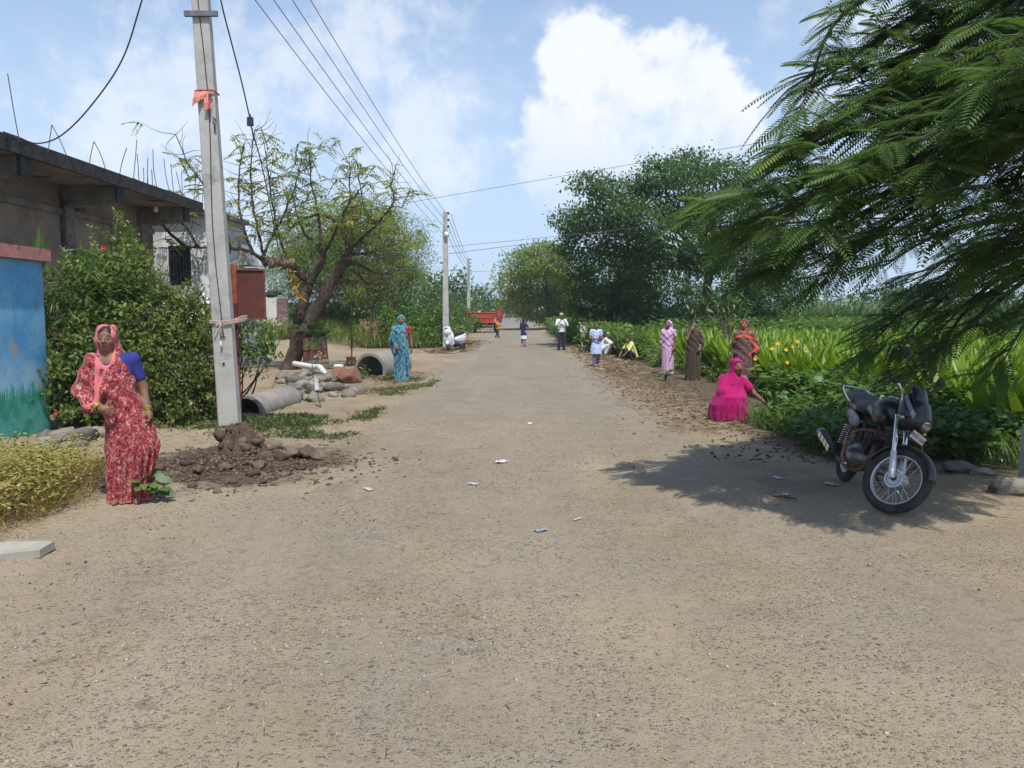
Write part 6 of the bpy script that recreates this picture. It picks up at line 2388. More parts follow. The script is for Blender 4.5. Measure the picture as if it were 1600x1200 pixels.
# ------------------------------------------------------------------ motorcycle
fw, rw = G(1389, 806), G(1316, 752)
hd = math.atan2(fw.y - rw.y, fw.x - rw.x)
loc = Vector((rw.x, rw.y, gz1(rw.x, rw.y) + 0.005))
mc = thing('motorcycle', loc, 'black dusty motorcycle parked under the feathery tree', 'motorcycle')
mc.rotation_euler = (rad(-12.5), 0, hd)
WB = 1.24
hp_ = Vector((.955, 0, .80))
axs = Vector((-.45, 0, .893)).normalized()
ST = Matrix.Translation(hp_) @ Matrix.Rotation(rad(41), 4, axs) @ Matrix.Translation(-hp_)
wheel(mc, (0, 0, .295), .295, .050, None, 32, .07)
wheel(mc, (WB, 0, .295), .295, .042, ST, 36, .082)


def sdfm(name, prims, mat, root, lo, hi, h=.011, subs=(), M=None, k_=.03):
    S = Sdf(lo, hi, h)
    for p_ in prims:
        S.add(p_, k_)
    for p_ in subs:
        S.sub(p_, .01)
    return sdf_obj(name, S, mat, root, 1.0, post=xf(M))


# front end
for s in (-1, 1):
    d = MB()
    mcyl(d, (WB, s * .085, .285), (1.135, s * .085, .50), .029, .026, ST)
    d.build('fork_slider', M_alloy, mc)
    d = MB()
    mcyl(d, (1.14, s * .085, .49), (.985, s * .085, .80), .019, None, ST)
    d.build('fork_tube', M_chrome, mc)
mg = MB()
rings = []
for a in np.linspace(rad(20), rad(168), 26):
    rad_, wd = .318, .056 + .006 * math.sin(a)
    cs = []
    for t in np.linspace(-1, 1, 7):
        r_ = rad_ - .030 * t * t
        cs.append(X4(ST, (WB + r_ * math.cos(a), wd * t, .295 + r_ * math.sin(a))))
    rings.append(cs + [c + (X4(ST, (WB, 0, .295)) - c) * .02 for c in cs[::-1]])
mg.loft(rings)
mg.build('front_mudguard', M_black, mc, smooth=True)
# headlamp cowl, screen, lamp, plate
sdfm('headlamp_cowl', [ell((1.07, 0, .86), (.13, .145, .15)), ell((1.13, 0, .82), (.11, .12, .10)), ell((1.02, 0, .92), (.10, .13, .11))], M_black, mc, (.85, -.2, .65), (1.3, .2, 1.12),
     subs=[ell((1.30, 0, .80), (.10, .10, .075))], M=ST)
scr = MB()
rg_ = []
for i, (x_, z_, w_) in enumerate(((1.165, .90, .120), (1.13, .98, .125), (1.075, 1.06, .115), (1.03, 1.11, .085))):
    rg_.append([X4(ST, (x_ - .07 * t * t, w_ * t, z_ - .01 * t * t)) for t in np.linspace(-1, 1, 9)] + [X4(ST, (x_ - .012 - .07 * t * t, w_ * t, z_ - .01 * t * t)) for t in np.linspace(1, -1, 9)])
scr.loft(rg_)
scr.build('wind_screen', M_black, mc, smooth=True)
for s in (-1, 1):
    st_ = MB()
    st_.loft([[X4(ST, (x_, s * (y_ + .004), z_ + o_)) for o_ in (-.022, .022)] + [X4(ST, (x_, s * (y_ - .004), z_ + o_)) for o_ in (.022, -.022)] for x_, y_, z_ in ((1.00, .145, .97), (1.06, .152, .915), (1.12, .140, .86), (1.17, .105, .82))])
    st_.build('cowl_stripe', M_silver, mc)
sdfm('headlamp', [ell((1.190, 0, .815), (.045, .080, .054))], M_lens, mc, (1.1, -.12, .72), (1.27, .12, .9), .008, M=ST)
sdfm('headlamp_bezel', [ell((1.18, 0, .815), (.045, .10, .074))], M_chrome, mc, (1.1, -.13, .72), (1.25, .13, .91), .008, subs=[ell((1.24, 0, .815), (.06, .082, .056))], M=ST)
PR = Matrix.Translation((1.205, 0, .695)) @ Matrix.Rotation(rad(12), 4, 'Y')
pm = MB()
pm.box((0, 0, 0), (.006, .225, .065))
pm.v = [np.array([X4(ST @ PR, q_) for q_ in pm.v[0]])]
plate = pm.build('number_plate', M_plate, mc)
pb = MB()
pb.box((-.007, 0, 0), (.006, .243, .082))
pb.v = [np.array([X4(ST @ PR, q_) for q_ in pb.v[0]])]
pb.build('plate_backing', M_blackm, mc)
fc = bpy.data.curves.new('plate_text', 'FONT')
fc.body = 'MH22 L1635'
fc.size = .046
fc.align_x = 'CENTER'
fc.align_y = 'CENTER'
fc.extrude = .0008
tmp = bpy.data.objects.new('plate_text_curve', fc)
COL.objects.link(tmp)
bpy.context.view_layer.update()
fme = bpy.data.meshes.new_from_object(tmp.evaluated_get(bpy.context.evaluated_depsgraph_get()))
bpy.data.objects.remove(tmp)
fme.materials.clear()
fme.materials.append(M_wire)
fo = bpy.data.objects.new('plate_text', fme)
COL.objects.link(fo)
fo.parent = plate
fo.matrix_local = ST @ PR @ Matrix.Translation((.0045, 0, 0)) @ Matrix(((0, 0, 1, 0), (1, 0, 0, 0), (0, 1, 0, 0), (0, 0, 0, 1)))
for s in (-1, 1):
    sdfm('indicator', [ell((1.10, s * .20, .775), (.032, .026, .020))], M_lens if s < 0 else M_gold, mc, (1.03, s * .2 - .05, .73), (1.16, s * .2 + .05, .82), .007, M=ST)
    mtube([(1.09, s * .19, .775), (1.07, s * .1, .78)], .008, ST, 6).build('indicator_stalk', M_blackm, mc)
# handlebar, grips, levers, mirrors
mtube([(.885, -.35, 1.025), (.90, -.25, 1.045), (.945, -.12, .985), (.955, -.07, .90), (.955, .07, .90), (.945, .12, .985), (.90, .25, 1.045), (.885, .35, 1.025)], .0115, ST, 8).build('handlebar', M_chrome, mc, smooth=True)
for s in (-1, 1):
    d = MB()
    mcyl(d, (.883, s * .375, 1.023), (.897, s * .255, 1.044), .019, .018, ST)
    d.build('grip', M_rubber, mc)
    sdfm('switch_gear', [ell((.90, s * .225, 1.045), (.026, .030, .030))], M_blackm, mc, (.84, s * .225 - .06, .99), (.96, s * .225 + .06, 1.1), .009, M=ST)
    mtube([(.93, s * .22, 1.045), (.955, s * .28, 1.04), (.945, s * .37, 1.022)], .006, ST, 6).build('lever', M_blackm, mc)
    mtube([(.905, s * .20, 1.055), (.93, s * .235, 1.12), (.935, s * .265, 1.20), (.92, s * .31, 1.265)], .0075, ST, 6).build('mirror_stem', M_blackm, mc)
    sdfm('mirror', [ell((.915, s * .325, 1.285), (.020, .062, .044))], M_blackm, mc, (.86, s * .325 - .09, 1.22), (.97, s * .325 + .09, 1.35), .008, M=ST)
sdfm('instrument_pod', [ell((.99, 0, .985), (.06, .12, .045))], M_blackm, mc, (.9, -.15, .9), (1.08, .15, 1.06), .010, M=ST)
# tank, seat, panels
sdfm('fuel_tank', [ell((.66, 0, .80), (.26, .135, .125)), ell((.74, 0, .84), (.17, .145, .105)), ell((.80, -.10, .76), (.13, .05, .08)), ell((.80, .10, .76), (.13, .05, .08))], M_black, mc, (.35, -.22, .6), (1.0, .22, 1.0), .011,
     subs=[ell((.52, .17, .70), (.12, .06, .09)), ell((.52, -.17, .70), (.12, .06, .09))])
sdfm('tank_cap', [ell((.72, 0, .948), (.045, .045, .012))], M_chrome, mc, (.65, -.07, .92), (.79, .07, .98), .007)
for s in (-1, 1):
    t_ = MB()
    t_.box((.66, s * .149, .80), (.17, .006, .05), Rot(0, rad(14), 0), taper=0.7)
    t_.build('tank_badge', M_silver, mc)
sdfm('seat', [ell((.27, 0, .80), (.24, .135, .068)), ell((-.02, 0, .84), (.25, .150, .072)), ell((-.20, 0, .855), (.14, .130, .060))], M_seat, mc, (-.36, -.2, .7), (.55, .2, .95), .011, k_=.05)
mtube([(.02, -.135, .80), (-.15, -.14, .85), (-.32, -.13, .915), (-.38, -.08, .93), (-.38, .08, .93), (-.32, .13, .915), (-.15, .14, .85), (.02, .135, .80)], .0125, None, 8).build('grab_rail', M_chrome, mc, smooth=True)
sdfm('tail_fairing', [cap((.05, 0, .73), (-.28, 0, .79), .085, .06), ell((-.30, 0, .78), (.09, .07, .05))], M_black, mc, (-.45, -.15, .6), (.2, .15, .9), .011)
sdfm('tail_lamp', [ell((-.40, 0, .775), (.03, .055, .035))], M_red, mc, (-.46, -.09, .72), (-.34, .09, .83), .008)
for s in (-1, 1):
    sdfm('side_panel', [ell((.24, s * .120, .64), (.15, .030, .065)), ell((.10, s * .118, .69), (.14, .026, .045))], M_silver if s < 0 else M_black, mc, (-.06, s * .12 - .06, .48), (.44, s * .12 + .06, .78), .010)
    d = MB()
    mcyl(d, (.0, s * .12, .30), (.12, s * .12, .66), .016)
    d.build('shock_absorber', M_blackm, mc)
    cs = MB()
    for i in range(9):
        f = .2 + .065 * i
        ring = [(.0 + .12 * f + .032 * math.cos(a), s * .12 + .032 * math.sin(a), .30 + .36 * f + .011 * a / 6.28) for a in np.linspace(0, 2 * PI, 10)]
        cs.tube(ring, .005, 5)
    cs.build('shock_spring', M_chrome, mc)
    mtube([(.38, s * .09, .36), (.18, s * .10, .32), (.0, s * .10, .295)], .020, None, 8).build('swing_arm', M_blackm, mc)
    mtube([(.36, s * .10, .30), (.36, s * .22, .295), (.36, s * .27, .30)], .014, None, 8).build('foot_peg', M_rubber, mc)
# engine
eg = sdfm('crankcase', [ell((.50, 0, .34), (.20, .15, .115)), ell((.40, 0, .36), (.14, .145, .11)), cap((.55, -.14, .33), (.55, -.175, .33), .085), cap((.42, .14, .34), (.42, .17, .34), .09)], M_engine, mc, (.2, -.25, .18), (.78, .25, .52), .011, k_=.04)
for i in range(8):
    c = Vector((.60 + .014 * i, 0, .43 + .022 * i))
    MB().box(c, (.17, .20, .009), Rot(0, rad(28), 0)).build('cooling_fin', M_blackm, mc)
MB().box((.66, 0, .51), (.11, .14, .22), Rot(0, rad(28), 0)).build('cylinder', M_engine, mc)
sdfm('carburettor', [ell((.44, 0, .54), (.06, .06, .06)), cap((.44, 0, .54), (.30, 0, .60), .045)], M_blackm, mc, (.2, -.1, .44), (.55, .1, .68), .011)
for pts in ([(.93, 0, .78), (.86, 0, .56), (.76, 0, .30), (.55, 0, .235)], [(.93, 0, .80), (.70, 0, .70), (.35, 0, .68), (.05, 0, .70)], [(.35, .06, .68), (.38, .07, .5), (.36, .08, .33)], [(.35, -.06, .68), (.38, -.07, .5), (.36, -.08, .33)]):
    mtube(pts, .018, None, 8).build('frame_tube', M_blackm, mc)
# exhaust on the right side
mtube([(.74, -.05, .50), (.84, -.10, .40), (.80, -.14, .26), (.60, -.165, .22), (.30, -.17, .235), (.12, -.175, .27)], .019, None, 10).build('exhaust_pipe', M_guard, mc, smooth=True)
mtube([(.14, -.18, .265), (.0, -.19, .31), (-.2, -.20, .355), (-.37, -.205, .39)], np.array([.030] + [.048] * 13 + [.05, .045])[:16], None, 14).build('muffler', M_blackm, mc, smooth=True)
hs = MB()
for i in range(4):
    c = np.array((.06 - .11 * i, -.245 - .003 * i, .305 + .025 * i))
    hs.box(c, (.10, .006, .055), Rot(0, rad(13), 0))
hs.build('heat_shield', M_chrome, mc)
d = MB()
mcyl(d, (-.36, -.205, .388), (-.40, -.207, .397), .052, .050, None, 18)
d.build('muffler_cap', M_silver, mc)
# crash guard, brake pedal, stand, rear mudguard
mtube([(.84, -.02, .60), (.86, -.12, .63), (.85, -.27, .60), (.83, -.315, .52), (.78, -.30, .36), (.72, -.20, .26), (.66, -.05, .24)], .0135, None, 8, 7).build('crash_guard', M_guard, mc, smooth=True)
mtube([(.84, .02, .60), (.86, .12, .63), (.85, .27, .60), (.83, .315, .52), (.78, .30, .36), (.72, .20, .26), (.66, .05, .24)], .0135, None, 8, 7).build('crash_guard', M_guard, mc, smooth=True)
mtube([(.36, -.18, .27), (.50, -.20, .245), (.60, -.21, .26)], .009, None, 6).build('brake_pedal', M_chrome, mc)
mtube([(.34, .10, .28), (.30, .22, .13), (.28, .305, .045)], .012, None, 8).build('side_stand', M_blackm, mc)
rgs = []
for a in np.linspace(rad(60), rad(190), 16):
    cs = [(.33 * math.cos(a), .07 * t, .295 + (.34 - .03 * t * t) * math.sin(a)) for t in np.linspace(-1, 1, 7)]
    rgs.append(cs + [(c[0] * .98, c[1], c[2] - .006) for c in cs[::-1]])
MB().loft(rgs).build('rear_mudguard', M_black, mc, smooth=True)

# ------------------------------------------------------------------ white scooter down the road
M_scw = plain('scooter_white', (0.64, 0.65, 0.67), (0.56, 0.57, 0.58), 9, 0.35, spec=0.5)
M_scd = plain('scooter_dark', (0.03, 0.03, 0.035), rough=0.5)
sp = GP(712, 549)
sr = thing('scooter', sp, 'white scooter parked against the weeds by the second pole', 'scooter')
sr.rotation_euler = (rad(5), 0, rad(-116))
SS = Matrix.Translation((.62, 0, .6)) @ Matrix.Rotation(rad(22), 4, 'Z') @ Matrix.Translation((-.62, 0, -.6))
wheel(sr, (-.60, 0, .22), .22, .048, None, 0, .08, False, M_scd)
wheel(sr, (.62, 0, .22), .22, .048, SS, 0, .08, False, M_scd)
lo_, hi_ = (-1.0, -.4, .05), (1.0, .4, 1.25)
sdfm('front_apron', [ell((.50, 0, .62), (.12, .27, .34)), ell((.55, 0, .84), (.13, .2, .16)), ell((.46, 0, .38), (.10, .24, .18))], M_scw, sr, lo_, hi_, .016, subs=[ell((.28, 0, .55), (.17, .22, .34))])
sdfm('front_mudguard', [ell((.62, 0, .36), (.24, .085, .13))], M_scw, sr, lo_, hi_, .014, subs=[ell((.62, 0, .2), (.3, .2, .13))], M=SS)
sdfm('rear_body', [ell((-.42, 0, .52), (.46, .21, .23)), ell((-.70, 0, .66), (.28, .14, .13))], M_scw, sr, lo_, hi_, .016)
sdfm('seat', [ell((-.24, 0, .75), (.40, .165, .095)), ell((-.55, 0, .80), (.24, .15, .08))], M_scd, sr, lo_, hi_, .014)
sdfm('leg_shield', [ell((.42, 0, .60), (.06, .22, .30)), ell((.40, 0, .88), (.07, .16, .10))], M_scd, sr, lo_, hi_, .016)
sdfm('floor_board', [ell((.12, 0, .32), (.36, .19, .075))], M_scd, sr, lo_, hi_, .016)
sdfm('handle_cowl', [ell((.50, 0, .99), (.12, .17, .10))], M_scw, sr, lo_, hi_, .013, M=SS)
sdfm('headlamp', [ell((.60, 0, 1.0), (.03, .09, .05))], M_lens, sr, lo_, hi_, .012, M=SS)
sdfm('front_panel', [ell((.60, 0, .70), (.025, .07, .12))], M_scd, sr, lo_, hi_, .012)
for s in (-1, 1):
    sdfm('indicator', [ell((.585, s * .12, .76), (.03, .05, .03))], M_gold, sr, lo_, hi_, .012)
    mtube([(.44, s * .26, 1.03), (.46, s * .30, 1.15), (.44, s * .33, 1.20)], .009, SS, 6).build('mirror_stem', M_scd, sr)
    sdfm('mirror', [ell((.44, s * .345, 1.24), (.025, .06, .045))], M_scd, sr, lo_, hi_, .012, M=SS)
    d = MB()
    mcyl(d, (.45, s * .12, 1.03), (.42, s * .36, 1.02), .022, None, SS)
    d.build('grip', M_scd, sr)
mtube([(.62, .06, .22), (.58, .07, .45), (.52, 0, .60)], .022, SS, 8).build('fork', M_scd, sr)
mtube([(-.85, -.10, .72), (-.98, -.09, .80), (-.98, .09, .80), (-.85, .10, .72)], .014, None, 8).build('grab_rail', M_alloy, sr)
mtube([(-.2, -.14, .22), (-.55, -.18, .25), (-.85, -.19, .30)], .05, None, 10).build('muffler', M_scd, sr)
mtube([(-.15, .12, .25), (-.12, .18, .1), (-.1, .24, .02)], .014, None, 6).build('side_stand', M_scd, sr)
sdfm('tail_lamp', [ell((-.93, 0, .64), (.03, .08, .05))], M_red, sr, lo_, hi_, .013)

# ------------------------------------------------------------------ red tipping trailer
M_trail = plain('trailer_red', (0.50, 0.060, 0.030), (0.38, 0.045, 0.025), 3, 0.6, bump=0.2, c3=(0.24, 0.06, 0.04), s3=2)
tp = Vector(((755 - 800) / 1200 * 62, 62, 0))
tl = thing('trailer', tp, 'red steel farm trailer parked on the left of the far road', 'trailer')
tl.rotation_euler = (0, 0, rad(-6))
MB().box((0, 1.6, .82), (2.25, 3.3, .10)).build('bed', M_trail, tl)
gt = MB().prism([(-1.15, 1.62), (1.15, 1.62), (.80, .80), (-.80, .80)], -.06, 0.0, 'y').build('tailgate', M_trail, tl)
for (xa, za, xb, zb) in ((-1.15, 1.60, 1.15, 1.60), (-.98, 1.22, .98, 1.22), (-.82, .84, .82, .84), (-.95, 1.55, -.45, .86), (.95, 1.55, .45, .86), (-.2, 1.55, -.2, .86), (.2, 1.55, .2, .86)):
    MB().tube([(xa, -.08, za), (xb, -.08, zb)], .035, 4).build('rib', M_trail, gt)
for s in (-1, 1):
    MB().prism([(-.1, .87), (3.2, .87), (3.3, 1.62), (-.25, 1.62), (-.55, 1.95), (-.25, 1.2)], s * 1.12, s * 1.18, 'x').build('side_board', M_trail, tl)
    MB().prism([(s * 1.16, 1.60), (s * 1.48, 2.02), (s * 1.40, 1.35), (s * .99, 1.18)], .02, .07, 'y').build('side_flap', M_trail, tl)
    ty = ring_y(MB(), (0, 0, 0), .30, .14, Matrix.Translation((s * .86, 1.4, .44)) @ Matrix.Rotation(PI / 2, 4, 'Z'), 28, 10).build('wheel', M_rubber, tl, smooth=True)
    MB().tube([(s * .80, 1.4, .44), (s * .95, 1.4, .44)], .2, 16).build('rim', M_trail, ty)
    MB().box((s * .42, 1.6, .68), (.12, 3.2, .18)).build('chassis_rail', M_blackm, tl)
MB().box((0, 1.6, .45), (1.6, .1, .1)).build('axle', M_blackm, tl)
MB().box((-.95, -.12, .62), (.35, .05, .22)).build('reflector', plain('reflector_orange', (0.75, 0.25, 0.02), rough=0.4), tl)
mtube([(-.45, 3.2, .66), (0, 4.4, .62), (.45, 3.2, .66)], .05, None, 6).build('draw_bar', M_trail, tl)

# ------------------------------------------------------------------ straw heap under a sheet at the road end
hp2 = W(800, 500, 100)
hs_ = thing('straw_heap', (hp2.x, 100, 0), 'pale heap of sticks on a grey block at the road end', 'heap')
MB().box((0, 0, .45), (4.6, 1.6, .9), taper=0.97).build('block', plain('grey_sheet', (0.33, 0.34, 0.35), (0.27, 0.28, 0.29), 1, 0.8), hs_)
mb = MB()
for i in range(160):
    a = np.array([rng.normal(0, .9), rng.normal(0, .4), .92])
    e = np.array([a[0] * .35, a[1] * .3, .95 + 1.1 * rng.random() * (1 - min(1, abs(a[0]) / 2.2))])
    leaves(mb, [a], [e - a + 1e-3], np.linalg.norm(e - a) + .3, .06, rng.random())
mb.build('sticks', L_straw, hs_)

# ------------------------------------------------------------------ culvert pipes, rubble, planters
M_pipe = plain('pipe_concrete', (0.27, 0.26, 0.235), (0.20, 0.19, 0.17), 5, 0.9, bump=0.4, bscale=20, bdist=0.01, c3=(0.33, 0.28, 0.21), s3=1.5)


def hume(loc, axis, R, L, label):
    t = thing('concrete_pipe', loc, label, 'pipe', 'concrete culvert pipes')
    M4 = Vector(axis).to_track_quat('Z', 'Y').to_matrix().to_4x4()
    w_ = R * .13
    MB().lathe([(R, 0), (R, L), (R - w_, L), (R - w_, 0)], 36, M4, closed=True).build('barrel', M_pipe, t)
    MB().lathe([(R + .018, .012), (R + .018, .09), (R + .002, .10), (R + .002, .012)], 36, M4, closed=True).build('collar', M_pipe, t)
    return t


c = W(578, 577, 19.9)
hume((c.x, c.y, c.z - .02), (.25, 1, .04), .42, 1.9, 'large concrete pipe with a dark open mouth beside the woman in teal')
c = W(384, 644, 12.6)
hume((c.x, c.y, .04), (.12, 1, .012), .27, 1.7, 'half-buried concrete pipe just behind the near pole')
pl = thing('weed_plant', W(568, 588, 19.5), 'green weed growing in the mouth of the large pipe', 'plant')
mb = MB()
n_ = 120
q_ = rng.normal(size=(n_, 3)) * [.11, .06, .13]
leaves(mb, q_ + [0, 0, .05], rng.normal(size=(n_, 3)), .10, .035, rng.random(n_) * .6 + .2, six=True)
mb.build('leaves', L_weed, pl)
MB().tube([(0, 0, -.25), (.02, 0, -.05), (0, 0, .12)], [.012, .01, .005], 5).build('stem', M_twig, pl)
M_pvc = plain('pvc_white', (0.68, 0.69, 0.70), (0.58, 0.58, 0.58), 7, 0.45)
a, b, c = W(459, 568, 21.2), W(488, 573, 20.8), W(510, 588, 20.2)
o = MB().tube(smooth_path([a, b, W(500, 574, 20.6), c], 8) - np.array(tuple(b)), .075, 12).build('plastic_pipe', M_pvc, smooth=True)
o.location = b
tag(o, 'white plastic pipe lying at the foot of the crooked tree', 'pipe')
a = W(527, 573, 21.3)
o = MB().tube([(-.1, 0, .01), (.16, .05, 0)], .06, 12).build('plastic_pipe', M_pvc, smooth=True)
o.location = a
tag(o, 'short white pipe stub beside the red-brown boulders', 'pipe')

M_stone = tintmat('rubble_stone', [(0, (0.13, 0.12, 0.105)), (0.5, (0.24, 0.215, 0.18)), (1, (0.36, 0.32, 0.26))], 0.9, 0.5)
M_terra = plain('terracotta_stone', (0.24, 0.12, 0.075), (0.17, 0.085, 0.055), 5, 0.9, bump=0.4)
n_r = 0
for i in range(120):
    px, py = 502 + rng.normal(0, 34), 599 + rng.normal(0, 12)
    if px < 440 or px > 575:
        continue
    g = GP(px, py)
    s_ = .06 + .15 * rng.random() ** 1.5
    o = MB().rock((0, 0, 0), (s_ * 1.35, s_, s_ * .7), 100 + i, 2, .35, Rot(rng.normal(0, .3), rng.normal(0, .3), rng.random() * 6)).build('stone', M_stone)
    o.location = (g.x, g.y, gz1(g.x, g.y) + s_ * .35)
    tag(o, 'grey rubble stone in the heap before the crooked tree', 'stone', 'rubble heap by the culvert')
for px, py, s_, lb in ((531, 592, .26, 'left of two red-brown boulders beside the large pipe'), (547, 597, .28, 'right of two red-brown boulders beside the large pipe')):
    g = GP(px, py)
    o = MB().rock((0, 0, 0), (s_ * 1.2, s_, s_ * .85), int(px), 3, .25).build('boulder', M_terra, smooth=True)
    o.location = (g.x, g.y, gz1(g.x, g.y) + s_ * .45)
    tag(o, lb, 'boulder')
for i in range(15):
    g = GP(58 + 9 * i + rng.normal(0, 6), 690 + rng.normal(0, 7))
    s_ = .08 + .10 * rng.random()
    o = MB().rock((0, 0, 0), (s_ * 1.5, s_, s_ * .75), 300 + i, 2, .3, Rot(0, 0, rng.random() * 6)).build('stone', M_stone)
    o.location = (g.x, g.y + .15, gz1(g.x, g.y) + s_ * .3)
    tag(o, 'brownish stone in the row beneath the big shrub', 'stone', 'stones under the shrub')
# mound of dug soil leaning on the pole
g = GP(374, 712)
mo = thing('soil_mound', (g.x, g.y, gz1(g.x, g.y)), 'steep dark lump of dug soil heaped against the near pole', 'soil heap')
nn = 64
uu, vv = np.meshgrid(np.linspace(-1, 1, nn), np.linspace(-1, 1, nn), indexing='ij')
rr_ = np.hypot(uu, vv)
ridge = np.abs(fbm(uu * 3.2 + 4, vv * 3.2 + 9, 5)) * 1.5 + fbm(uu * 9, vv * 9, 4) * .55
hh_ = np.maximum(0, 1.02 - rr_ ** 1.05 * 1.1 + ridge * .75) ** 1.15
hz_ = np.clip(hh_, 0, 1.3) * .37 * sstep(1.0, .72, rr_) - .03
jx, jy = fbm(uu * 7 + 1, vv * 7, 4) * .16, fbm(uu * 7, vv * 7 + 3, 4) * .16
v = np.stack([uu * .36 + jx * .5, vv * .31 + .1 + jy * .4, hz_], -1).reshape(-1, 3)
I, J = np.meshgrid(np.arange(nn - 1), np.arange(nn - 1), indexing='ij')
MB().add(v, np.stack([I * nn + J, (I + 1) * nn + J, (I + 1) * nn + J + 1, I * nn + J + 1], -1).reshape(-1, 4), .35).build('heap', M_clod, mo)
for i in range(46):
    k_ = rng.integers(len(v))
    if v[k_, 2] < .0:
        continue
    s_ = .02 + .06 * rng.random() ** 2
    MB().rock(v[k_] + [0, 0, s_ * .2], (s_ * 1.2, s_, s_ * .9), 900 + i, 2, .4).build('soil_lump', M_clod, mo)
cl_px = [(500, 718, .13), (482, 716, .12), (455, 712, .12), (440, 722, .09), (425, 702, .12), (405, 730, .10), (470, 735, .06), (395, 742, .07), (350, 735, .09), (330, 725, .08), (415, 718, .10),
         (310, 740, .07), (290, 730, .07), (445, 745, .05), (528, 728, .04), (365, 755, .05), (270, 745, .06), (300, 760, .05), (410, 755, .045), (340, 770, .045), (250, 735, .07), (515, 760, .035)]
for i, (px, py, s_) in enumerate(cl_px):
    g = GP(px, py)
    o = MB().rock((0, 0, 0), (s_ * 1.25, s_, s_ * .8), 500 + i, 3 if s_ > .08 else 2, .45, Rot(0, 0, i)).build('soil_clod', M_clod)
    o.location = (g.x, g.y, gz1(g.x, g.y) + s_ * .35)
    tag(o, 'dark clod of dug soil lying in front of the near pole', 'clod', 'clods dug out at the pole')

# rusty barrel with palm
M_drum = plain('rust_drum', (0.20, 0.062, 0.038), (0.13, 0.045, 0.03), 3, 0.8, bump=0.2)
M_drumg = plain('drum_green', (0.10, 0.24, 0.16), (0.14, 0.09, 0.06), 7, 0.8)
M_drumy = plain('drum_brown', (0.21, 0.13, 0.08), (0.14, 0.08, 0.05), 5, 0.8)
g = Vector((W(495, 570, 22.6).x, 22.6, 0))
g.z = gz1(g.x, g.y) - .04
br = thing('barrel', g, 'rusty red barrel with green patches holding a young palm', 'barrel')
br.rotation_euler = (0, rad(-4), 0)
zs = [0, .22, .34, .62, 1.0]
for i, mt in enumerate((M_drumy, M_drumg, M_drum, M_drumy)):
    r_ = .36 + .003 * (i % 2)
    MB().lathe([(r_, zs[i]), (r_ + .01, zs[i] + .01), (r_, zs[i] + .025), (r_, zs[i + 1] - .003), (r_ - .02, zs[i + 1] - .003), (r_ - .02, zs[i])], 28, closed=True).build('barrel_band', mt, br, smooth=True)
for i in range(26):
    a = -PI / 2 + .15 + 1.0 * rng.random()
    z_ = .37 + .22 * rng.random()
    MB().box((.364 * math.cos(a), .364 * math.sin(a), z_), (.035, .006, .02), Rz(a + PI / 2)).build('peeled_patch', M_pvc if i % 3 else M_orange, br)
for i in range(9):
    a = -PI / 2 + .1 + .09 * i
    MB().box((.370 * math.cos(a), .370 * math.sin(a), .86 + .03 * math.sin(i * 2)), (.035, .004, .16), Rz(a + PI / 2)).build('green_patch', M_drumg, br)
MB().lathe([(.34, .82), (.1, .86)], 20).build('soil', M_clod, br)
pm_ = thing('potted_palm', g + Vector((0, 0, .82)), 'young palm growing out of the rusty barrel', 'palm')
mb = MB()
for i in range(17):
    a = rng.random() * 2 * PI
    el_ = rad(50) + rng.normal(0, .22)
    L_ = .8 + .5 * rng.random()
    d = np.array([math.cos(a) * math.cos(el_), math.sin(a) * math.cos(el_), math.sin(el_)])
    if i == 0:
        d = unit(np.array([.85, -.1, .52]))
        L_ = 1.5
    t = np.linspace(0.1, 1, 15)
    P = d * L_ * t[:, None] - np.array([0, 0, 1]) * (.32 * L_ * t ** 2.2)[:, None]
    T = np.gradient(P, axis=0)
    for sd in (-1, 1):
        S_ = unit(np.cross(unit(T), [0, 0, 1.0])) * sd
        leaves(mb, P, unit(T) * .7 + S_ * .7 - [0, 0, .25], .30, .028, np.clip(.35 + rng.normal(0, .1, len(P)) + (.4 if i == 0 else 0), 0, 1))
    mb.tube(P, np.linspace(.012, .004, len(P)), 4, caps=False, tint=.5)
mb.build('fronds', L_mid, pm_)
MB().tube([(0, 0, 0), (0, 0, .25)], [.05, .03], 8).build('stem', M_twig, pm_)

# brick tree guard
M_brick = tintmat('guard_brick', [(0, (0.26, 0.095, 0.06)), (0.5, (0.36, 0.14, 0.085)), (1, (0.42, 0.22, 0.14))], 0.9)
M_brickg = tintmat('pier_brick', [(0, (0.19, 0.105, 0.085)), (0.5, (0.27, 0.16, 0.13)), (1, (0.33, 0.24, 0.20))], 0.9)
D_ = 37.0
g = gpt(580, D_)
tg = thing('tree_guard', g, 'square brick tree guard with gaps beside the tall bush', 'tree guard')
bm_ = {}
for i in range(14):
    for sd in range(4):
        for j in range(3):
            o_ = (j - 1) * .27 + (.06 if i % 2 else -.06)
            key = rng.integers(4)
            if key not in bm_:
                bm_[key] = MB().box((0, 0, 0), (.215, .10, .078), tint=key / 3.0)
                ob = bm_[key].build('brick', M_brick, tg)
                bm_[key] = ob
            else:
                ob = bm_[key].copy()
                COL.objects.link(ob)
            R_ = Rz(sd * PI / 2)
            ob.location = Vector(R_ @ np.array([o_, -.36, .0])) + Vector((0, 0, .05 + .088 * i))
            ob.rotation_euler = (0, 0, sd * PI / 2 + rng.normal(0, .02))
gp_ = thing('guarded_sapling', g, 'thin sapling rising out of the brick tree guard', 'sapling')
tr = MB()
mb = MB()
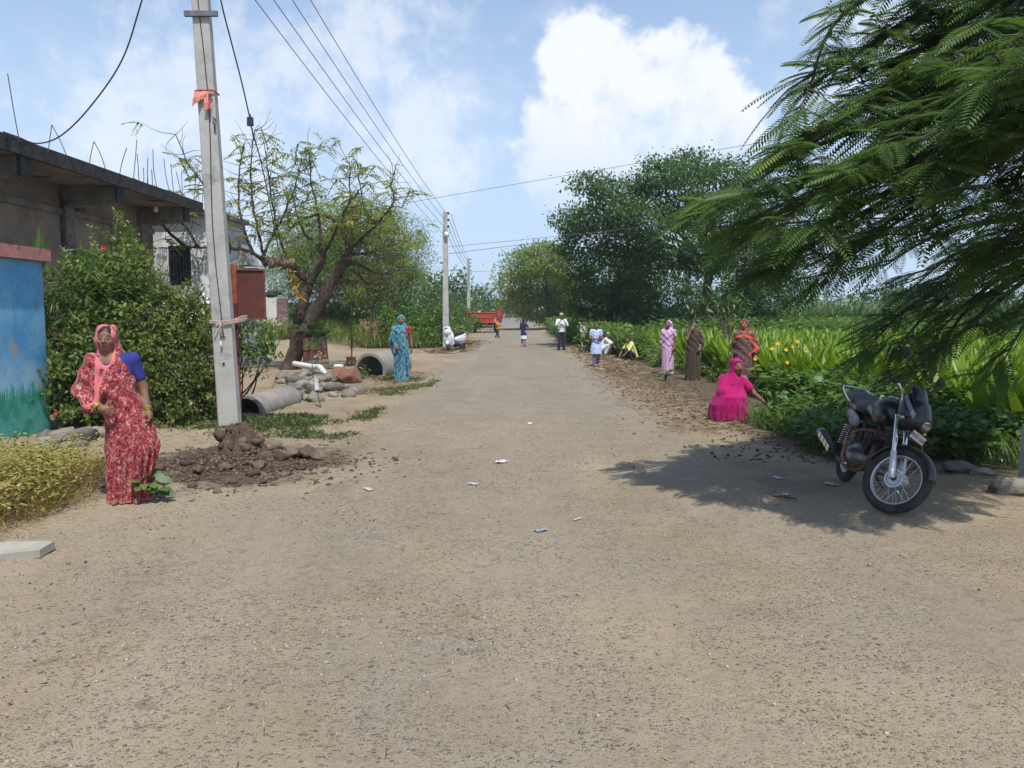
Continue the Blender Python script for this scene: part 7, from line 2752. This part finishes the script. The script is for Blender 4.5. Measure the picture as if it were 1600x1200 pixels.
for i in range(4):
    e = np.array([rng.normal(0, .3), rng.normal(0, .3), 2.6 + rng.random()])
    tr.tube(smooth_path([(0, 0, .1), e * [.4, .4, .55], e], 4), np.linspace(.03, .01, 9), 5)
    n_ = 60
    leaves(mb, e + rng.normal(size=(n_, 3)) * [.35, .35, .4] - [0, 0, .2], rng.normal(size=(n_, 3)) - [0, 0, .6], .28, .07, rng.random(n_) * .6 + .2, six=True)
tr.build('stem', M_twig, gp_)
mb.build('foliage', L_mid, gp_)
sk_ = thing('sack', GP(562, 536) + Vector((0, 0, .2)), 'pale stuffed sack lying against the brick tree guard', 'sack')
MB().rock((0, 0, 0), (.38, .3, .28), 77, 3, .3).build('bag', plain('sack_white', (0.48, 0.50, 0.54), (0.33, 0.34, 0.37), 6, 0.8), sk_, smooth=True)
MB().rock((.40, -.05, -.05), (.14, .12, .12), 78, 2, .3).build('tied_neck', M_sack, sk_, smooth=True)
# thin sapling in a clay pot
g = GP(549, 574)
ps = thing('potted_sapling', g, 'thin dark sapling standing in a cracked clay pot', 'sapling')
MB().lathe([(.10, 0), (.15, .06), (.16, .18), (.13, .26), (.17, .30), (.15, .32), (.11, .28), (.10, .10)], 18).build('pot', M_terra, ps, smooth=True)
tr = MB()
mb = MB()
for i in range(2):
    e = np.array([.03 - .08 * i, 0, 1.75 + .25 * i])
    tr.tube(smooth_path([(.02 * i, 0, .1), e * .5 + [rng.normal(0, .04), 0, 0], e], 4), np.linspace(.02, .006, 9), 5)
    f_ = rng.random(45)
    leaves(mb, e * (.35 + .65 * f_[:, None]) + rng.normal(0, .05, (45, 3)), rng.normal(size=(45, 3)), .13, .03, rng.random(45) * .5, six=True)
tr.build('stem', M_twig, ps)
mb.build('foliage', L_weed, ps)
# brick pier with plaster face
D_ = 37.5
x0, x1, x2 = (W(p_, 500, D_).x for p_ in (405, 434, 450))
zb_, zt_ = gz1(x1, D_), W(430, 466, D_).z
bpir = thing('brick_pier', (x1, D_, zb_), 'plastered wall end with exposed bricks behind the rusty sign', 'wall')
MB().box(((x0 + x1) / 2 - .6, D_, (zb_ + zt_) / 2), (x1 - x0 + 1.2, .30, zt_ - zb_)).build('plaster', plain('cream_plaster', (0.62, 0.60, 0.52), (0.52, 0.50, 0.43), 1.5, 0.9, c3=(0.34, 0.32, 0.28), s3=1.2), bpir, world=True)
MB().box(((x1 + x2) / 2, D_ + .06, (zb_ + zt_) / 2), (x2 - x1 - .02, .30, zt_ - zb_ - .02)).build('mortar', M_pipe, bpir, world=True)
nc = 20
for i in range(nc):
    for j in range(2):
        w_ = (x2 - x1) / 2 - .02
        o_ = MB().box(((x1 + w_ * (j + .5) + .02 * j + (.05 if i % 2 else -.02)), D_ - .10, zb_ + (i + .5) * (zt_ - zb_) / nc), (w_, .04, (zt_ - zb_) / nc - .025), tint=rng.random())
        o_.build('brick', M_brickg, bpir, world=True)
cr = thing('black_bundle', W(426, 461, D_), 'black bundle lying on top of the plastered wall end', 'bundle')
MB().rock((0, 0, .06), (.42, .2, .2), 91, 3, .3, Rot(0, rad(-8), 0)).build('bag', M_blackm, cr, smooth=True)
MB().rock((.36, 0, .1), (.12, .1, .12), 92, 2, .2).build('knot', M_blackm, cr, smooth=True)

# stick with a scrap of plastic
g = GP(502, 637)
sk2 = thing('stick', g, 'dry stick with a scrap of white plastic standing in the turf', 'stick')
e = np.array(tuple(W(485, 556, g.y) - g))
MB().tube(smooth_path([(0, 0, -.05), e * .45 + [-.01, 0, 0], e], 5), np.linspace(.012, .006, 11), 6).build('shaft', M_twig, sk2)
MB().loft([[e * .5 + np.array([-.02, -.01, .12]), e * .42 + np.array([-.03, -.02, -.08])], [e * .5 + np.array([.03, -.03, .10]), e * .42 + np.array([.05, -.02, -.06])], [e * .5 + np.array([.05, 0, .02]), e * .42 + np.array([.04, 0, -.12])]],
          caps=False, closed=False).build('plastic_scrap', M_pvc, sk2)
for i in range(5):
    a = e * (.4 + .12 * i)
    MB().tube([a, a + np.array([rng.normal(0, .05), 0, .08])], .004, 4).build('twig', M_twig, sk2)

# stone slab at the left edge
g = GP(18, 866)
sb_ = MB()
sb_.prism([(-.42, -.16), (.24, -.12), (.26, .06), (-.05, .16), (-.45, .12)], 0.0, .055, 'z')
o = sb_.build('stone_slab', plain('slab_stone', (0.40, 0.37, 0.30), (0.32, 0.30, 0.25), 6, 0.85, bump=0.3))
o.location = (g.x, g.y, gz1(g.x, g.y) - .005)
o.rotation_euler = (rad(2), rad(-3), rad(8))
tobj(o)
tag(o, 'flat pale stone slab at the lower left edge', 'slab')
g = GP(361, 866)
o = MB().rock((0, 0, 0), (.055, .035, .012), 44, 2, .2).build('flat_stone', M_stone)
o.location = (g.x, g.y, gz1(g.x, g.y) + .01)
tag(o, 'small flat pale stone on the dirt at lower left', 'stone')
for px, py, s_, lb in ((1500, 738, .17, 'brownish rock in the grass right of the motorcycle'), (1590, 772, .22, 'pale rock at the right edge below the post'), (1535, 742, .10, 'small rock between the two at the right edge')):
    g = GP(px, py)
    o = MB().rock((0, 0, 0), (s_ * 1.4, s_, s_ * .6), int(px), 3, .25).build('rock', M_stone, smooth=True)
    o.location = (g.x, g.y, gz1(g.x, g.y) + s_ * .25)
    tag(o, lb, 'rock')
g = GP(1606, 765)
po = thing('concrete_post', (g.x, g.y, gz1(g.x, g.y)), 'short white post cut off by the right edge', 'post')
MB().box((0, 0, .30), (.13, .13, .66), taper=0.9).build('shaft', M_pole, po)
MB().box((0, 0, .03), (.24, .24, .12)).build('foot', M_pole, po)


# scattered litter
def scrap(px, py, w_, h_, mat, label, seed, cat='litter', crumple=.3, name='wrapper'):
    g = GP(px, py)
    r_ = np.random.default_rng(seed)
    n = 6
    xs = np.linspace(-.5, .5, n)
    rings = [[(x * w_ + r_.normal(0, .02 * w_), y * h_ * (1 - .3 * abs(x)), .006 + crumple * w_ * .35 * r_.random()) for y in np.linspace(-.5, .5, 5)] for x in xs]
    o = MB().loft(rings, caps=False, closed=False).build(name, mat)
    sol = o.modifiers.new('thickness', 'SOLIDIFY')
    sol.thickness = .0015
    o.location = (g.x, g.y, float(rz(g.x, g.y)) + .003)
    o.rotation_euler = (0, 0, r_.random() * 3)
    tag(o, label, cat)


M_wrp = plain('wrapper_pink', (0.70, 0.45, 0.47), (0.75, 0.70, 0.70), 30, 0.4)
M_foil = plain('foil', (0.55, 0.58, 0.62), rough=0.3, metal=0.7)
M_card = plain('card', (0.52, 0.43, 0.30), (0.45, 0.36, 0.25), 20, 0.9)
M_bluew = plain('wrapper_blue', (0.25, 0.33, 0.55), (0.5, 0.52, 0.6), 25, 0.4)
scrap(783, 725, .16, .10, M_wrp, 'pinkish crumpled wrapper in the middle of the road', 1)
scrap(845, 833, .10, .07, M_foil, 'shiny crumpled scrap on the near road', 2)
scrap(575, 768, .13, .06, M_card, 'pale cardboard scrap left of the road middle', 3, crumple=.15)
scrap(828, 664, .18, .06, M_wrp, 'flat pale paper further up the road', 4, crumple=.1)
scrap(1215, 748, .10, .06, M_bluew, 'blue wrapper on the shaded dirt left of the motorcycle', 5)
scrap(1227, 774, .07, .05, M_bluew, 'small blue scrap beside the brown stick', 6)
scrap(1297, 758, .16, .10, M_card, 'crumpled card beside the motorcycle rear wheel', 7)
scrap(663, 541, .5, .3, M_pvc, 'white plastic litter in the weeds left of the scooter', 8, crumple=.4)
scrap(1185, 545, .3, .2, M_pvc, 'pale scrap on the verge behind the squatting woman', 9)
scrap(903, 815, .10, .03, M_card, 'straw-coloured shred on the road right of the middle', 10, crumple=.1)
scrap(740, 760, .10, .05, M_bluew, 'small dull wrapper left of the pinkish one', 12)
a, b = GP(1204, 779), GP(1245, 784)
o = MB().tube(np.array([(0, 0, .012), tuple((b - a) * .5 + Vector((0, .01, .014))), tuple(b - a + Vector((0, 0, .012)))]), .009, 6).build('stick', M_guard)
o.location = (a.x, a.y, float(rz(a.x, a.y)))
tag(o, 'short brown stick lying in the shade near the motorcycle', 'stick')


# seedlings and flowers
def seedling(px, py, label, n, L, Wd, h_, spread, leafm=L_mid, flop=0.0, name='seedling', tint=.5):
    g = GP(px, py)
    t = thing(name, (g.x, g.y, gz1(g.x, g.y)), label, 'seedling')
    tr = MB()
    mb = MB()
    for i in range(n):
        a = rng.random() * 2 * PI
        e = np.array([spread * math.cos(a) * rng.random() + flop, spread * math.sin(a) * .6 * rng.random(), h_ * (.45 + .6 * rng.random())])
        tr.tube(smooth_path([(0, 0, 0), e * [.3, .3, .6], e], 3), np.linspace(.007, .003, 7), 4, caps=False)
        leaves(mb, [e], [[math.cos(a), math.sin(a) - .3, rng.normal(-.1, .3)]], L * (.7 + .5 * rng.random()), Wd, np.clip(tint + rng.normal(0, .2), 0, 1), six=True, up=np.array([[rng.normal(0, .3), -.6, .8]]), droop=.15)
    tr.build('stems', M_twig, t)
    mb.build('leaves', leafm, t)
    return t


seedling(214, 783, 'leafy green cutting at the feet of the woman in red', 34, .13, .085, .24, .16, L_mid, .10, tint=.65)
seedling(1208, 664, 'dark seedling being planted by the squatting woman', 46, .20, .05, .30, .20, L_dark, 0)
seedling(1250, 640, 'round-leaved seedling right of the squatting woman', 12, .15, .12, .30, .12, L_mid)
seedling(1040, 597, 'small seedling at the feet of the pale pink woman', 22, .14, .07, .30, .16, L_mid)
g = GP(1136, 590)
ys_ = thing('young_mango', g, 'tall young tree with yellowing leaves behind the women', 'sapling')
tr = MB()
mb = MB()
for (px, py) in ((1140, 440), (1128, 470), (1150, 465), (1105, 455), (1160, 480), (1138, 500), (1118, 480), (1090, 462)):
    e = np.array(tuple(W(px, py, g.y + .3) - g))
    tr.tube(smooth_path([(0, 0, 0), e * [.2, .3, .6], e], 4), np.linspace(.022, .006, 9), 5)
    n_ = 46
    leaves(mb, e + rng.normal(size=(n_, 3)) * [.16, .16, .2] - [0, 0, .08], rng.normal(size=(n_, 3)) * [1, 1, .5] - [0, 0, .9], .20, .045, np.clip(.35 + rng.normal(0, .2, n_) + (.45 if px in (1140, 1138) else 0), 0, 1), six=True, droop=.1)
tr.build('stem', M_twig, ys_)
mb.build('foliage', L_mid, ys_)
fl_px = [(1237, 541), (1246, 533), (1228, 546), (1206, 544), (1096, 553), (1126, 569), (1118, 578), (1230, 566), (1258, 548), (1288, 606), (1062, 560), (1215, 536), (1110, 600), (1180, 560)]
petal = None
for i, (px, py) in enumerate(fl_px):
    D_ = (14.6 if px > 1170 else 21.8) + 1.4 * rng.random()
    c = W(px, py, D_)
    g0 = gz1(c.x, c.y)
    t = thing('yellow_flower', (c.x, c.y, g0), 'yellow flower standing above the verge weeds', 'flower', 'yellow flowers in the weeds')
    MB().tube([(0, .02, 0), (.02, .02, (c.z - g0) * .5), (0, .01, c.z - g0)], .005, 4).build('stem', M_twig, t)
    for j in range(6):
        a = j * PI / 3
        mb = MB()
        leaves(mb, [(0, 0, c.z - g0)], [[math.cos(a), -.35, math.sin(a)]], .048, .042, .5, up=np.array([[0, -1, .1]]), six=True)
        mb.build('petal', M_yellow, t)

# ------------------------------------------------------------------ the thin haze of the day
hzb = MB().box((0, 190, 5.6), (900, 460, 14.0)).build('haze', None)
hzb['kind'] = 'stuff'
km = bpy.data.materials.new('haze_air')
km.use_nodes = True
km.node_tree.nodes.clear()
pv = km.node_tree.nodes.new('ShaderNodeVolumePrincipled')
pv.inputs['Color'].default_value = (0.86, 0.92, 1.0, 1)
pv.inputs['Density'].default_value = 0.0006
pv.inputs['Anisotropy'].default_value = 0.2
ho = km.node_tree.nodes.new('ShaderNodeOutputMaterial')
km.node_tree.links.new(pv.outputs[0], ho.inputs['Volume'])
hzb.data.materials.append(km)
